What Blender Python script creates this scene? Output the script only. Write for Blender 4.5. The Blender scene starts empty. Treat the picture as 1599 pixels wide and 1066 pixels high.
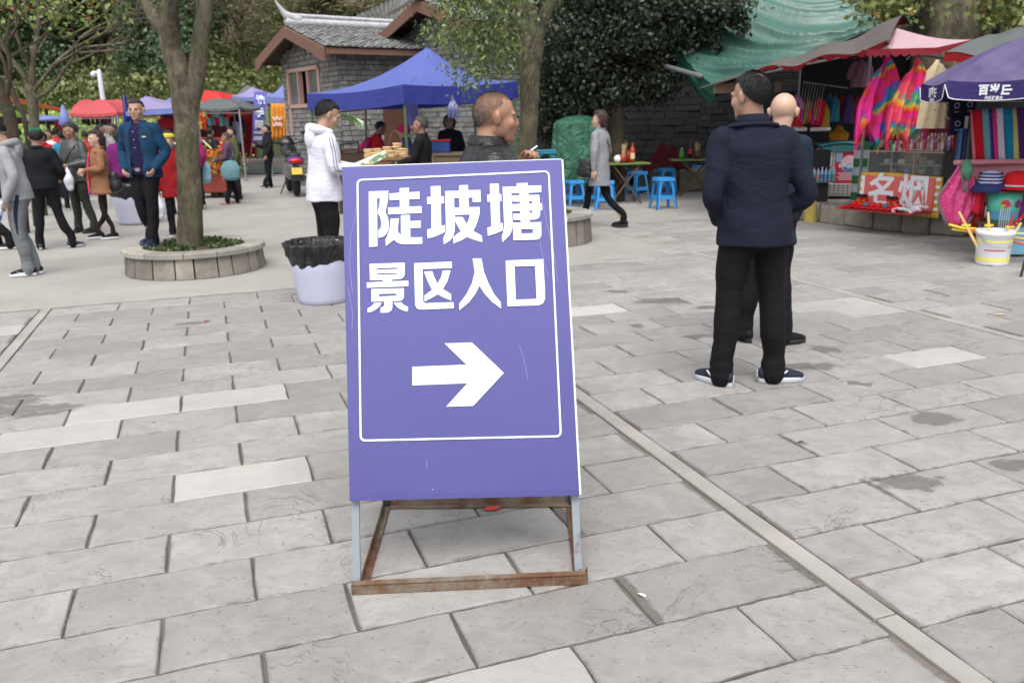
import bpy, bmesh, math, random
import numpy as np
from mathutils import Vector, Matrix, noise as mnoise
R = math.radians
rnd = random.Random(7)
S = bpy.context.scene
COL = S.collection

# ------------------------------------------------------------------ camera
FPX, CAMH = 1307.4, 1.522
PT, RO = R(14.95), R(-1.1)
_r0, _u0 = Vector((1, 0, 0)), Vector((0, math.sin(PT), math.cos(PT)))
FW = Vector((0, math.cos(PT), -math.sin(PT)))
RT = math.cos(RO) * _r0 + math.sin(RO) * _u0
UP = -math.sin(RO) * _r0 + math.cos(RO) * _u0
cam = bpy.data.cameras.new('camera')
cam.sensor_width = 36
cam.lens = FPX / 1599 * 36
cam.clip_start, cam.clip_end = 0.05, 600
cam.dof.use_dof = True
cam.dof.focus_distance = 3.1
cam.dof.aperture_fstop = 5.0
camo = bpy.data.objects.new('camera', cam)
COL.objects.link(camo)
camo.matrix_world = Matrix(((RT.x, UP.x, -FW.x, 0), (RT.y, UP.y, -FW.y, 0), (RT.z, UP.z, -FW.z, CAMH), (0, 0, 0, 1)))
S.camera = camo

# ------------------------------------------------------------------ overcast daylight
W = bpy.data.worlds.new('World'); S.world = W; W.use_nodes = True
nt = W.node_tree; nt.nodes.clear()
sky = nt.nodes.new('ShaderNodeTexSky'); sky.sky_type = 'NISHITA'; sky.sun_disc = False
sky.sun_elevation = R(58); sky.sun_rotation = R(200); sky.dust_density = 4.0; sky.air_density = 1.0
hs = nt.nodes.new('ShaderNodeHueSaturation'); hs.inputs['Saturation'].default_value = 0.22
bg = nt.nodes.new('ShaderNodeBackground'); bg.inputs['Strength'].default_value = 0.15
wo = nt.nodes.new('ShaderNodeOutputWorld')
nt.links.new(sky.outputs[0], hs.inputs['Color']); nt.links.new(hs.outputs[0], bg.inputs[0]); nt.links.new(bg.outputs[0], wo.inputs[0])
sl = bpy.data.lights.new('sun', 'SUN'); sl.energy = 1.1; sl.angle = R(30); sl.color = (1, .97, .93)
so = bpy.data.objects.new('sun', sl); COL.objects.link(so)
so.rotation_euler = (R(32), 0, R(200 - 180 + 0)) 
S.view_settings.view_transform = 'Standard'; S.view_settings.look = 'None'
S.view_settings.exposure = 0.83; S.view_settings.gamma = 1
S.view_settings.use_curve_mapping = False
S.cycles.max_bounces = 6; S.cycles.diffuse_bounces = 3; S.cycles.glossy_bounces = 2
S.cycles.transmission_bounces = 4; S.cycles.transparent_max_bounces = 8

# ------------------------------------------------------------------ placing by sight lines
def ray(x, y): return FW + RT * ((x - 799.5) / FPX) - UP * ((y - 533) / FPX)
def G(x, y, z=0.0):
    d = ray(x, y); t = (z - CAMH) / d.z
    return Vector((d.x * t, d.y * t, z))
def Q(x, y, Y):
    d = ray(x, y); t = Y / d.y
    return Vector((d.x * t, Y, CAMH + d.z * t))

# ------------------------------------------------------------------ materials
def lin(c): return tuple(((v / 255) / 12.92 if v / 255 <= .04045 else (((v / 255) + .055) / 1.055) ** 2.4) for v in c)
def C(r, g, b, k=1.0):
    return tuple(max(.004, min(.86, v * k)) for v in lin((r, g, b))) + (1,)
class NT:
    def __init__(s, name):
        s.m = bpy.data.materials.new(name); s.m.use_nodes = True
        s.t = s.m.node_tree; s.b = s.t.nodes['Principled BSDF']
    def n(s, typ, **kw):
        o = s.t.nodes.new(typ)
        for k, v in kw.items():
            if k.startswith('i_'):
                o.inputs[k[2:].replace('_', ' ')].default_value = v
            else: setattr(o, k, v)
        return o
    def l(s, a, b): s.t.links.new(a, b)
    def mix(s, fac, a, b, mode='MIX'):
        o = s.t.nodes.new('ShaderNodeMix'); o.data_type = 'RGBA'; o.blend_type = mode
        for i, v in ((0, fac), (6, a), (7, b)):
            if hasattr(v, 'is_output') or isinstance(v, bpy.types.NodeSocket): s.l(v, o.inputs[i])
            else: o.inputs[i].default_value = v
        return o.outputs[2]
    def math(s, op, a, b=0.0, clamp=False):
        o = s.t.nodes.new('ShaderNodeMath'); o.operation = op; o.use_clamp = clamp
        for i, v in ((0, a), (1, b)):
            if isinstance(v, bpy.types.NodeSocket): s.l(v, o.inputs[i])
            else: o.inputs[i].default_value = v
        return o.outputs[0]
    def ramp(s, f, stops):
        o = s.t.nodes.new('ShaderNodeValToRGB'); s.l(f, o.inputs[0])
        e = o.color_ramp.elements
        while len(e) < len(stops): e.new(.5)
        for k, (p, c) in zip(e, stops):
            k.position = p; k.color = c if len(c) == 4 else tuple(c) + (1,)
        return o.outputs[0]
    def coord(s, kind='Object'): return s.t.nodes.new('ShaderNodeTexCoord').outputs[kind]
    def mapping(s, v, scale=(1, 1, 1), rot=(0, 0, 0), loc=(0, 0, 0)):
        o = s.t.nodes.new('ShaderNodeMapping'); s.l(v, o.inputs[0])
        o.inputs['Scale'].default_value = scale; o.inputs['Rotation'].default_value = rot
        if isinstance(loc, bpy.types.NodeSocket): s.l(loc, o.inputs['Location'])
        else: o.inputs['Location'].default_value = loc
        return o.outputs[0]
    def noise(s, v, sc, det=4, rough=.55, dist=0.0, col=False):
        o = s.t.nodes.new('ShaderNodeTexNoise'); s.l(v, o.inputs['Vector'])
        o.inputs['Scale'].default_value = sc; o.inputs['Detail'].default_value = det
        o.inputs['Roughness'].default_value = rough; o.inputs['Distortion'].default_value = dist
        return o.outputs['Color' if col else 'Fac']
    def bump(s, h, st=.3, dist=.01):
        o = s.t.nodes.new('ShaderNodeBump'); s.l(h, o.inputs['Height'])
        o.inputs['Strength'].default_value = st; o.inputs['Distance'].default_value = dist
        s.l(o.outputs[0], s.b.inputs['Normal'])
    def base(s, c):
        if isinstance(c, bpy.types.NodeSocket): s.l(c, s.b.inputs['Base Color'])
        else: s.b.inputs['Base Color'].default_value = c
    def rough(s, c):
        if isinstance(c, bpy.types.NodeSocket): s.l(c, s.b.inputs['Roughness'])
        else: s.b.inputs['Roughness'].default_value = c
_mc = {}
def fabric(c, var=.18, sc=9, rough=.85, bump=.6, fold=.5, sheen=0.0):
    """cloth: colour with soft mottling, weave and creases"""
    key = ('fab', c, var, sc, rough, bump)
    if key in _mc: return _mc[key]
    m = NT('cloth'); v = m.coord()
    n1 = m.noise(v, sc, 4, .6); n2 = m.noise(v, sc * 28, 2, .6)
    d = tuple(x * (1 - var) for x in c[:3]) + (1,); e = tuple(min(.9, x * (1 + var * .7)) for x in c[:3]) + (1,)
    m.base(m.mix(m.math('ADD', m.math('MULTIPLY', n1, .7), m.math('MULTIPLY', n2, .3)), d, e)); m.rough(rough)
    cre = m.noise(m.mapping(v, (1.2, 1.2, 2.6)), 7, 5, .6, .7)
    m.bump(m.math('ADD', cre, m.math('MULTIPLY', n2, .08)), bump, .025); m.b.inputs['Specular IOR Level'].default_value = .18
    _mc[key] = m.m; return m.m
def plain(c, rough=.5, metal=0.0, var=.1, sc=12, bump=.1, coat=0.0, name='painted_surface', spec=None):
    key = ('pl', c, rough, metal, var, sc, bump, coat)
    if key in _mc: return _mc[key]
    m = NT(name); v = m.coord(); n1 = m.noise(v, sc, 5, .65)
    d = tuple(x * (1 - var) for x in c[:3]) + (1,); e = tuple(min(.9, x * (1 + var)) for x in c[:3]) + (1,)
    m.base(m.mix(n1, d, e)); m.b.inputs['Metallic'].default_value = metal
    m.rough(m.math('ADD', m.math('MULTIPLY', n1, .25), rough - .12))
    if coat: m.b.inputs['Coat Weight'].default_value = coat
    if bump: m.bump(n1, bump, .01)
    _mc[key] = m.m; return m.m
def skinmat(c):
    key = ('skin', c)
    if key in _mc: return _mc[key]
    m = NT('skin'); v = m.coord(); n1 = m.noise(v, 14, 4, .6); n2 = m.noise(v, 160, 3, .6)
    d = (c[0] * .86, c[1] * .74, c[2] * .7, 1)
    m.base(m.mix(n1, c, d)); m.rough(.46)
    m.b.inputs['Subsurface Weight'].default_value = .08
    m.b.inputs['Subsurface Radius'].default_value = (.01, .004, .002)
    m.bump(n2, .12, .003)
    _mc[key] = m.m; return m.m
def hairmat(c):
    key = ('hair', c)
    if key in _mc: return _mc[key]
    m = NT('hair'); v = m.coord(); n1 = m.noise(m.mapping(v, (1, 1, .25)), 120, 3, .7); n2 = m.noise(v, 30, 3)
    m.base(m.mix(n1, tuple(x * .5 for x in c[:3]) + (1,), tuple(min(.9, x * 1.7) for x in c[:3]) + (1,)))
    m.rough(.42); m.b.inputs['Specular IOR Level'].default_value = .45; m.bump(m.math('ADD', n1, n2), .8, .012)
    _mc[key] = m.m; return m.m
def plastic(c, rough=.38, var=.06): return plain(c, rough, 0, var, 6, .05, 0, 'plastic')
def stone(name, c, c2, sc=6, bump=.6, rough=.85, island=False):
    m = NT(name); v = m.coord()
    geo = m.n('ShaderNodeNewGeometry'); oi = m.n('ShaderNodeObjectInfo')
    rr = geo.outputs['Random Per Island'] if island else oi.outputs['Random']
    n1 = m.noise(v, sc, 7, .65, .3); n2 = m.noise(v, sc * 9, 4, .7)
    k = m.math('ADD', m.math('MULTIPLY', n1, .75), m.math('MULTIPLY', n2, .25))
    a = m.mix(m.ramp(k, [(.3, (0, 0, 0)), (.7, (1, 1, 1))]), c, c2)
    t = m.n('ShaderNodeMapRange'); m.l(rr, t.inputs[0]); t.inputs[3].default_value = .72; t.inputs[4].default_value = 1.22
    hsv = m.n('ShaderNodeHueSaturation'); m.l(a, hsv.inputs['Color']); m.l(t.outputs[0], hsv.inputs['Value'])
    m.base(hsv.outputs[0]); m.rough(rough); m.bump(k, bump, .02)
    return m.m

# ------------------------------------------------------------------ mesh building
def catmull(P, k=4):
    P = [Vector(p) for p in P]
    if len(P) < 3 or k <= 1: return P, [float(i) for i in range(len(P))]
    out, tt = [], []
    for i in range(len(P) - 1):
        p0 = P[i - 1] if i else P[0] * 2 - P[1]; p1, p2 = P[i], P[i + 1]
        p3 = P[i + 2] if i + 2 < len(P) else P[-1] * 2 - P[-2]
        for j in range(k):
            t = j / k
            out.append(.5 * ((2 * p1) + (p2 - p0) * t + (2 * p0 - 5 * p1 + 4 * p2 - p3) * t * t + (3 * p1 - p0 - 3 * p2 + p3) * t ** 3))
            tt.append(i + t)
    out.append(P[-1]); tt.append(float(len(P) - 1))
    return out, tt
class MB:
    def __init__(s): s.v = []; s.f = []
    def add(s, v, f):
        o = len(s.v); s.v += [tuple(p) for p in v]; s.f += [tuple(i + o for i in q) for q in f]; return s
    def box(s, c, d, rz=0.0, rx=0.0, ry=0.0, taper=1.0, bev=0.0):
        M = Matrix.Translation(Vector(c)) @ Matrix.Rotation(rz, 4, 'Z') @ Matrix.Rotation(ry, 4, 'Y') @ Matrix.Rotation(rx, 4, 'X')
        x, y, z = d[0] / 2, d[1] / 2, d[2] / 2
        if bev <= 0:
            v = [M @ Vector((sx * x * (taper if sz > 0 else 1), sy * y * (taper if sz > 0 else 1), sz * z)) for sz in (-1, 1) for sx, sy in ((-1, -1), (1, -1), (1, 1), (-1, 1))]
            return s.add(v, [(3, 2, 1, 0), (4, 5, 6, 7), (0, 1, 5, 4), (1, 2, 6, 5), (2, 3, 7, 6), (3, 0, 4, 7)])
        b = min(bev, x * .9, y * .9, z * .9)
        ring = []
        for zz, ins in ((-z, b), (-z + b, 0), (z - b, 0), (z, b)):
            k = taper if zz > 0 else 1
            a, bb = x * k - ins, y * k - ins
            for px, py in ((-a + (b if not ins else 0), -bb), (a - (b if not ins else 0), -bb), (a, -bb + (b if not ins else 0)), (a, bb - (b if not ins else 0)), (a - (b if not ins else 0), bb), (-a + (b if not ins else 0), bb), (-a, bb - (b if not ins else 0)), (-a, -bb + (b if not ins else 0))):
                ring.append(M @ Vector((px, py, zz)))
        f = [tuple(range(7, -1, -1)), tuple(range(24, 32))]
        for r in range(3):
            for i in range(8): f.append((r * 8 + i, r * 8 + (i + 1) % 8, r * 8 + 8 + (i + 1) % 8, r * 8 + 8 + i))
        return s.add(ring, f)
    def quad(s, a, b, c, d): return s.add([a, b, c, d], [(0, 1, 2, 3)])
    def slab(s, pts, th):
        """flat polygon (list of points) given thickness vector th"""
        n = len(pts); th = Vector(th)
        v = [Vector(p) for p in pts] + [Vector(p) + th for p in pts]
        return s.add(v, [tuple(range(n)), tuple(range(2 * n - 1, n - 1, -1))] + [(i + n, (i + 1) % n + n, (i + 1) % n, i) for i in range(n)])
    def tube(s, pts, rad, seg=10, side=(1, 0, 0), k=3, cap='round', wob=None):
        P, tt = catmull(pts, k if len(pts) > 2 else 1)
        rad = [((r, r) if not isinstance(r, tuple) else r) for r in (rad if isinstance(rad, list) else [rad] * len(pts))]
        def rr(t):
            i = min(int(t), len(rad) - 1); j = min(i + 1, len(rad) - 1); u = t - i; u = u * u * (3 - 2 * u)
            return rad[i][0] * (1 - u) + rad[j][0] * u, rad[i][1] * (1 - u) + rad[j][1] * u
        rings = []; sd = Vector(side); n = len(P)
        fr = []
        for i in range(n):
            t = (P[min(i + 1, n - 1)] - P[max(i - 1, 0)]).normalized()
            x = sd - t * sd.dot(t)
            if x.length < .15: x = Vector((0, 1, 0)) - t * t.y
            if x.length < .15: x = Vector((0, 0, 1)) - t * t.z
            x.normalize(); fr.append((t, x, t.cross(x)))
        def ring(p, x, y, a, b, ph=0): return [p + x * (a * math.cos(2 * math.pi * j / seg)) + y * (b * math.sin(2 * math.pi * j / seg)) for j in range(seg)]
        a0, b0 = rr(tt[0]); a1, b1 = rr(tt[-1])
        if cap == 'round':
            for ph in (70, 40):
                c = math.cos(R(ph)); rings.append(ring(P[0] - fr[0][0] * (min(a0, b0) * math.sin(R(ph))), fr[0][1], fr[0][2], a0 * c, b0 * c))
        for i in range(n):
            a, b = rr(tt[i])
            if wob: a *= wob(i, tt[i]); b *= wob(i, tt[i])
            rings.append(ring(P[i], fr[i][1], fr[i][2], a, b))
        if cap == 'round':
            for ph in (40, 70):
                c = math.cos(R(ph)); rings.append(ring(P[-1] + fr[-1][0] * (min(a1, b1) * math.sin(R(ph))), fr[-1][1], fr[-1][2], a1 * c, b1 * c))
        v = [p for r_ in rings for p in r_]; f = []
        for i in range(len(rings) - 1):
            for j in range(seg): f.append((i * seg + j, i * seg + (j + 1) % seg, (i + 1) * seg + (j + 1) % seg, (i + 1) * seg + j))
        if cap: f += [tuple(range(seg - 1, -1, -1)), tuple(range((len(rings) - 1) * seg, len(rings) * seg))]
        return s.add(v, f)
    def ell(s, c, r, M=None, nu=14, nv=9):
        v = []; f = []; c = Vector(c)
        for i in range(nv + 1):
            ph = math.pi * i / nv
            if i in (0, nv):
                p = Vector((0, 0, r[2] * math.cos(ph))); v.append(c + (M @ p if M else p)); continue
            for j in range(nu):
                th = 2 * math.pi * j / nu
                p = Vector((r[0] * math.sin(ph) * math.cos(th), r[1] * math.sin(ph) * math.sin(th), r[2] * math.cos(ph)))
                v.append(c + (M @ p if M else p))
        for j in range(nu): f.append((0, 1 + j, 1 + (j + 1) % nu))
        for i in range(nv - 2):
            for j in range(nu):
                a = 1 + i * nu + j; b = 1 + i * nu + (j + 1) % nu
                f.append((a, a + nu, b + nu, b))
        last = len(v) - 1; o = 1 + (nv - 2) * nu
        for j in range(nu): f.append((o + j, last, o + (j + 1) % nu))
        return s.add(v, f)
    def lathe(s, c, prof, seg=24, a=1.0, b=1.0, M=None, wob=None):
        """prof: (r,z) from bottom to top, open ends closed when r=0"""
        c = Vector(c); v = []; f = []
        for k_, (r_, z) in enumerate(prof):
            for j in range(seg):
                th = 2 * math.pi * j / seg; q = r_ * (wob(k_, th) if wob else 1)
                p = Vector((q * a * math.cos(th), q * b * math.sin(th), z)); v.append(c + (M @ p if M else p))
        for i in range(len(prof) - 1):
            for j in range(seg): f.append((i * seg + j, i * seg + (j + 1) % seg, (i + 1) * seg + (j + 1) % seg, (i + 1) * seg + j))
        return s.add(v, f)
    def grid(s, fn, nu, nv):
        v = [fn(i / nu, j / nv) for j in range(nv + 1) for i in range(nu + 1)]
        f = [(j * (nu + 1) + i, j * (nu + 1) + i + 1, (j + 1) * (nu + 1) + i + 1, (j + 1) * (nu + 1) + i) for j in range(nv) for i in range(nu)]
        return s.add(v, f)
    def build(s, name, mat, parent=None, smooth=False, solid=0.0, off=None, label=None, fix=True):
        me = bpy.data.meshes.new(name)
        v = s.v
        o = parent
        if off is not None: v = [(p[0] - off[0], p[1] - off[1], p[2] - off[2]) for p in v]
        me.from_pydata(v, [], s.f)
        if fix:
            b = bmesh.new(); b.from_mesh(me); bmesh.ops.recalc_face_normals(b, faces=b.faces); b.to_mesh(me); b.free()
        if smooth: me.shade_smooth()
        me.materials.append(mat)
        ob = bpy.data.objects.new(name, me); COL.objects.link(ob)
        if parent: ob.parent = parent
        if label: ob['label'] = label
        if solid:
            m = ob.modifiers.new('s', 'SOLIDIFY'); m.thickness = solid; m.offset = 0
        return ob
def tag(o, label=None, cat=None, group=None, kind=None):
    if label: o['label'] = label
    if cat: o['category'] = cat
    if group: o['group'] = group
    if kind: o['kind'] = kind
    return o
def thing(name, loc, label, cat, group=None, rz=0.0):
    o = bpy.data.objects.new(name, None); COL.objects.link(o); o.empty_display_size = .1
    o.location = loc; o.rotation_euler = (0, 0, rz)
    return tag(o, label, cat, group)
def copy_tree(o, parent=None):
    c = o.copy(); COL.objects.link(c); c.parent = parent
    for ch in o.children: copy_tree(ch, c)
    return c
def bulk(name, V, F, mat, parent=None, off=None, smooth=False):
    """numpy vertices (n,3) and quad faces (m,4)"""
    V = np.asarray(V, np.float32).reshape(-1, 3).copy(); F = np.asarray(F, np.int32)
    if off is not None: V -= np.array(off, np.float32)
    me = bpy.data.meshes.new(name); me.vertices.add(len(V)); me.vertices.foreach_set('co', V.ravel())
    k = F.shape[1]; me.loops.add(F.size); me.loops.foreach_set('vertex_index', F.ravel())
    me.polygons.add(len(F)); me.polygons.foreach_set('loop_start', np.arange(0, F.size, k, dtype=np.int32))
    me.update(calc_edges=True)
    me.materials.append(mat)
    if smooth: me.shade_smooth()
    o = bpy.data.objects.new(name, me); COL.objects.link(o)
    if parent: o.parent = parent
    return o
def text_mesh(body, size=1.0, bold=0.0, name='lettering', mat=None, parent=None, M=None, align='CENTER', th=.002, sx=1.0):
    cu = bpy.data.curves.new('t', 'FONT'); cu.body = body; cu.size = size; cu.offset = bold
    cu.align_x = align; cu.align_y = 'CENTER'; cu.resolution_u = 2; cu.extrude = th
    t = bpy.data.objects.new('t', cu); COL.objects.link(t)
    me = bpy.data.meshes.new_from_object(t.evaluated_get(bpy.context.evaluated_depsgraph_get()))
    bpy.data.objects.remove(t)
    me.name = name
    if sx != 1: me.transform(Matrix.Scale(sx, 4, (1, 0, 0)))
    if M is not None: me.transform(M)
    me.materials.clear(); me.materials.append(mat)
    o = bpy.data.objects.new(name, me); COL.objects.link(o); o.parent = parent
    return o
def frame(o, ex, ey):
    ex = Vector(ex).normalized(); ey = Vector(ey); ey = (ey - ex * ey.dot(ex)).normalized(); n = ex.cross(ey)
    return Matrix(((ex.x, ey.x, n.x, o[0]), (ex.y, ey.y, n.y, o[1]), (ex.z, ey.z, n.z, o[2]), (0, 0, 0, 1)))
def curve_shapes(name, shapes, mat, M, parent, th=.0012):
    """shapes: list of closed 2D outlines, holes inside others are cut"""
    cu = bpy.data.curves.new('c', 'CURVE'); cu.dimensions = '2D'; cu.fill_mode = 'BOTH'; cu.extrude = th
    for sh in shapes:
        sp = cu.splines.new('POLY'); sp.points.add(len(sh) - 1); sp.use_cyclic_u = True
        for p, q in zip(sp.points, sh): p.co = (q[0], q[1], 0, 1)
    t = bpy.data.objects.new('c', cu); COL.objects.link(t)
    me = bpy.data.meshes.new_from_object(t.evaluated_get(bpy.context.evaluated_depsgraph_get()))
    bpy.data.objects.remove(t); me.name = name; me.transform(M); me.materials.clear(); me.materials.append(mat)
    o = bpy.data.objects.new(name, me); COL.objects.link(o); o.parent = parent
    return o
# ================================================================== GROUND
AZ, V0, PA, U1, U2 = R(-19.27), 1.708, .579, 0.0, 2.212
def UVW(u, v, z=0.0):
    return Vector((u * math.cos(AZ) + v * math.sin(AZ), -u * math.sin(AZ) + v * math.cos(AZ), z))
def uvof(p): return p[0] * math.cos(AZ) - p[1] * math.sin(AZ), p[0] * math.sin(AZ) + p[1] * math.cos(AZ)

def paving_material(white=False, island=False):
    m = NT('pale_slab' if white else 'grey_slab')
    geo = m.n('ShaderNodeNewGeometry'); oi = m.n('ShaderNodeObjectInfo')
    rr = geo.outputs['Random Per Island'] if island else oi.outputs['Random']
    wp = geo.outputs['Position']
    sh = m.n('ShaderNodeVectorMath', operation='SCALE'); sh.inputs[0].default_value = (37, 19, 11); m.l(rr, sh.inputs['Scale'])
    ad = m.n('ShaderNodeVectorMath', operation='ADD'); m.l(wp, ad.inputs[0]); m.l(sh.outputs[0], ad.inputs[1])
    v = ad.outputs[0]
    vr = m.mapping(v, (1, 1.25, 1), (0, 0, AZ))
    big = m.noise(v, 1.7, 5, .6, .3); mid = m.noise(vr, 9, 7, .68, .6); fin = m.noise(v, 90, 5, .75)
    if white:
        c = m.mix(mid, C(194, 190, 184, .64), C(224, 221, 216, .66)); h = m.math('ADD', m.math('MULTIPLY', fin, .9), mid)
    else:
        c = m.mix(m.ramp(big, [(.3, (0, 0, 0)), (.7, (1, 1, 1))]), C(182, 177, 173, .61), C(204, 201, 198, .63))
        c = m.mix(m.ramp(mid, [(.35, (.55,) * 3), (.6, (0, 0, 0))]), c, C(160, 156, 150, .6))
        # layered flakes: thin contour lines where the stone has split
        ct = m.math('ABSOLUTE', m.math('SUBTRACT', m.noise(v, 2.3, 6, .62, 1.2), .5))
        msk = m.ramp(m.noise(v, 1.1, 2, .5), [(.55, (0, 0, 0)), (.64, (1, 1, 1))])
        line = m.math('MULTIPLY', m.ramp(ct, [(0, (1, 1, 1)), (.004, (0, 0, 0))]), msk)
        c = m.mix(m.math('MULTIPLY', line, .8), c, C(108, 100, 94, .6))
        step = m.math('MULTIPLY', m.ramp(m.noise(v, 2.3, 6, .62, 1.2), [(.494, (0, 0, 0)), (.506, (1, 1, 1))]), msk)
        h = m.math('ADD', m.math('ADD', m.math('MULTIPLY', mid, .8), m.math('MULTIPLY', fin, .25)), m.math('MULTIPLY', step, .9))
        pit = m.ramp(m.noise(v, 48, 3, .6), [(.64, (0, 0, 0)), (.70, (1, 1, 1))]); c = m.mix(m.math('MULTIPLY', pit, .35), c, C(120, 114, 106, .6)); c = m.mix(m.math('MULTIPLY', fin, .22), c, C(140, 136, 130, .6)); h = m.math('SUBTRACT', h, m.math('MULTIPLY', pit, .5))
        if not island:
            ob = m.n('ShaderNodeSeparateXYZ'); m.l(m.coord(), ob.inputs[0])
            dx = m.math('SUBTRACT', PA / 2, m.math('ABSOLUTE', ob.outputs[0])); dy = m.math('SUBTRACT', .15, m.math('ABSOLUTE', ob.outputs[1]))
            de = m.math('ADD', m.math('MINIMUM', dx, dy), m.math('MULTIPLY', m.math('SUBTRACT', m.noise(v, 7, 6, .75), .5), .055))
            c = m.mix(m.ramp(de, [(.0, (.7,) * 3), (.006, (.28,) * 3), (.014, (0, 0, 0))]), c, C(104, 94, 86, .6))
        sc = m.noise(m.mapping(v, (2, 26, 1), (0, 0, .7)), 3.2, 3, .5, .2)
        c = m.mix(m.ramp(sc, [(.66, (0, 0, 0)), (.74, (.22,) * 3)]), c, C(226, 224, 220, .65))
    t = m.n('ShaderNodeMapRange'); m.l(rr, t.inputs[0]); t.inputs[3].default_value = .83; t.inputs[4].default_value = 1.09
    hv = m.n('ShaderNodeHueSaturation'); m.l(c, hv.inputs['Color']); m.l(t.outputs[0], hv.inputs['Value'])
    c = hv.outputs[0]
    # wet or oily spots spilt on the stones, each where it lies
    sp = [((1290, 545), .10, .07), ((1035, 470), .26, .10), ((965, 455), .13, .06), ((990, 509), .08, .05), ((1100, 525), .16, .05), ((1460, 653), .13, .08), ((1415, 752), .17, .07), ((1265, 572), .22, .07), ((1190, 470), .2, .06), ((45, 640), .3, .1), ((15, 625), .24, .08), ((1250, 690), .03, .03), ((1340, 598), .1, .05), ((300, 505), .1, .05), ((1110, 480), .15, .06), ((1575, 725), .12, .05)]
    acc = None
    wn = m.noise(wp, 9, 4, .6); wn2 = m.noise(wp, 9.7, 3, .6)
    jx = m.n('ShaderNodeCombineXYZ'); m.l(m.math('MULTIPLY', m.math('SUBTRACT', wn, .5), .34), jx.inputs[0]); m.l(m.math('MULTIPLY', m.math('SUBTRACT', wn2, .5), .22), jx.inputs[1])
    wj = m.n('ShaderNodeVectorMath', operation='ADD'); m.l(wp, wj.inputs[0]); m.l(jx.outputs[0], wj.inputs[1])
    for (px, py), rx, ry in sp:
        g = G(px, py)
        q = m.n('ShaderNodeVectorMath', operation='SUBTRACT'); m.l(wj.outputs[0], q.inputs[0]); q.inputs[1].default_value = g
        q2 = m.n('ShaderNodeVectorMath', operation='MULTIPLY'); m.l(q.outputs[0], q2.inputs[0]); q2.inputs[1].default_value = (1 / rx, .8 / ry, 1)
        ln = m.n('ShaderNodeVectorMath', operation='LENGTH'); m.l(q2.outputs[0], ln.inputs[0])
        acc = ln.outputs['Value'] if acc is None else m.math('MINIMUM', acc, ln.outputs['Value'])
    wet = m.ramp(acc, [(.78, (.62,) * 3), (1.05, (0, 0, 0))])
    c = m.mix(wet, c, C(96, 92, 88, .6))
    # general traffic grime
    gr = m.ramp(m.noise(wp, .55, 6, .7, .5), [(.42, (0, 0, 0)), (.75, (.4,) * 3)])
    c = m.mix(gr, c, C(150, 146, 140, .6))
    m.base(c); m.rough(m.math('SUBTRACT', .66, m.math('MULTIPLY', wet, .3)))
    m.bump(h, .55 if not white else .35, .012)
    return m.m
M_slab = paving_material(); M_slabi = paving_material(island=True); M_white = paving_material(True)
m = NT('joint_dirt'); v = m.coord(); n = m.noise(v, 40, 5, .7); n2 = m.noise(v, 1.2, 3)
m.base(m.mix(m.ramp(n2, [(.35, (0, 0, 0)), (.65, (1, 1, 1))]), m.mix(n, C(52, 48, 44, .8), C(96, 90, 82, .8)), m.mix(n, C(104, 98, 88, .8), C(140, 132, 122, .8)))); m.rough(.95); m.bump(n, .6, .01)
M_dirt = m.m
m = NT('plaza_concrete'); v = m.coord(); n = m.noise(v, .8, 7, .7, .4); n2 = m.noise(v, 60, 4, .7); n3 = m.noise(m.mapping(v, (.25, 1, 1), (0, 0, .2)), 1.3, 5, .6)
c = m.mix(m.ramp(n, [(.32, (0, 0, 0)), (.68, (1, 1, 1))]), C(174, 170, 162, .62), C(199, 196, 190, .62))
c = m.mix(m.ramp(n3, [(.55, (0, 0, 0)), (.72, (.5,) * 3)]), c, C(160, 152, 140, .62))
c = m.mix(m.math('MULTIPLY', n2, .16), c, C(120, 115, 108, .6))
m.base(c); m.rough(.85); m.bump(n2, .25, .005); M_conc = m.m

base = MB(); base.quad((-90, -15, -.04), (90, -15, -.04), (90, 98, -.04), (-90, 98, -.04))
tag(base.build('ground', M_dirt), kind='structure')
jb = MB(); jb.quad((-14, -2, -.011), (24, -2, -.011), (24, 30, -.011), (-14, 30, -.011))
pavement = tag(jb.build('pavement', M_dirt), kind='structure')
# smooth concrete plaza behind the stone paving
VB = 8.05
a, b, c_ = UVW(-30, VB), UVW(4.9, VB + .12), G(1062, 392)
edge = [UVW(3.5, VB + .08), UVW(4.35, VB + .1), G(1035, 405), G(1062, 396), G(1072, 384), G(1062, 368), G(1020, 356), G(1075, 343), G(1130, 335)]
poly = [UVW(-30, VB)] + edge + [(4.0, 15.5, 0), (9, 17.5, 0), (30, 34, 0), (30, 60, 0), (-60, 60, 0)]
pz = MB(); pz.slab([(p[0], p[1], -.006) for p in poly], (0, 0, -.03))
plaza = tag(pz.build('plaza', M_conc), kind='structure')
# a slightly proud edging strip where the paving ends
M_strip = NT('pale_kerb_strip'); v = M_strip.coord(); n = M_strip.noise(v, 2.5, 5, .6); n2 = M_strip.noise(v, 60, 4, .7); n3 = M_strip.noise(v, 5, 4, .6)
c = M_strip.mix(M_strip.ramp(n, [(.3, (0, 0, 0)), (.7, (1, 1, 1))]), C(168, 163, 157, .62), C(196, 191, 185, .64))
c = M_strip.mix(M_strip.ramp(n3, [(.58, (0, 0, 0)), (.7, (.3,) * 3)]), c, C(206, 180, 150, .6))
M_strip.base(c); M_strip.rough(.7); M_strip.bump(n2, .3, .006); M_strip = M_strip.m

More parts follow.
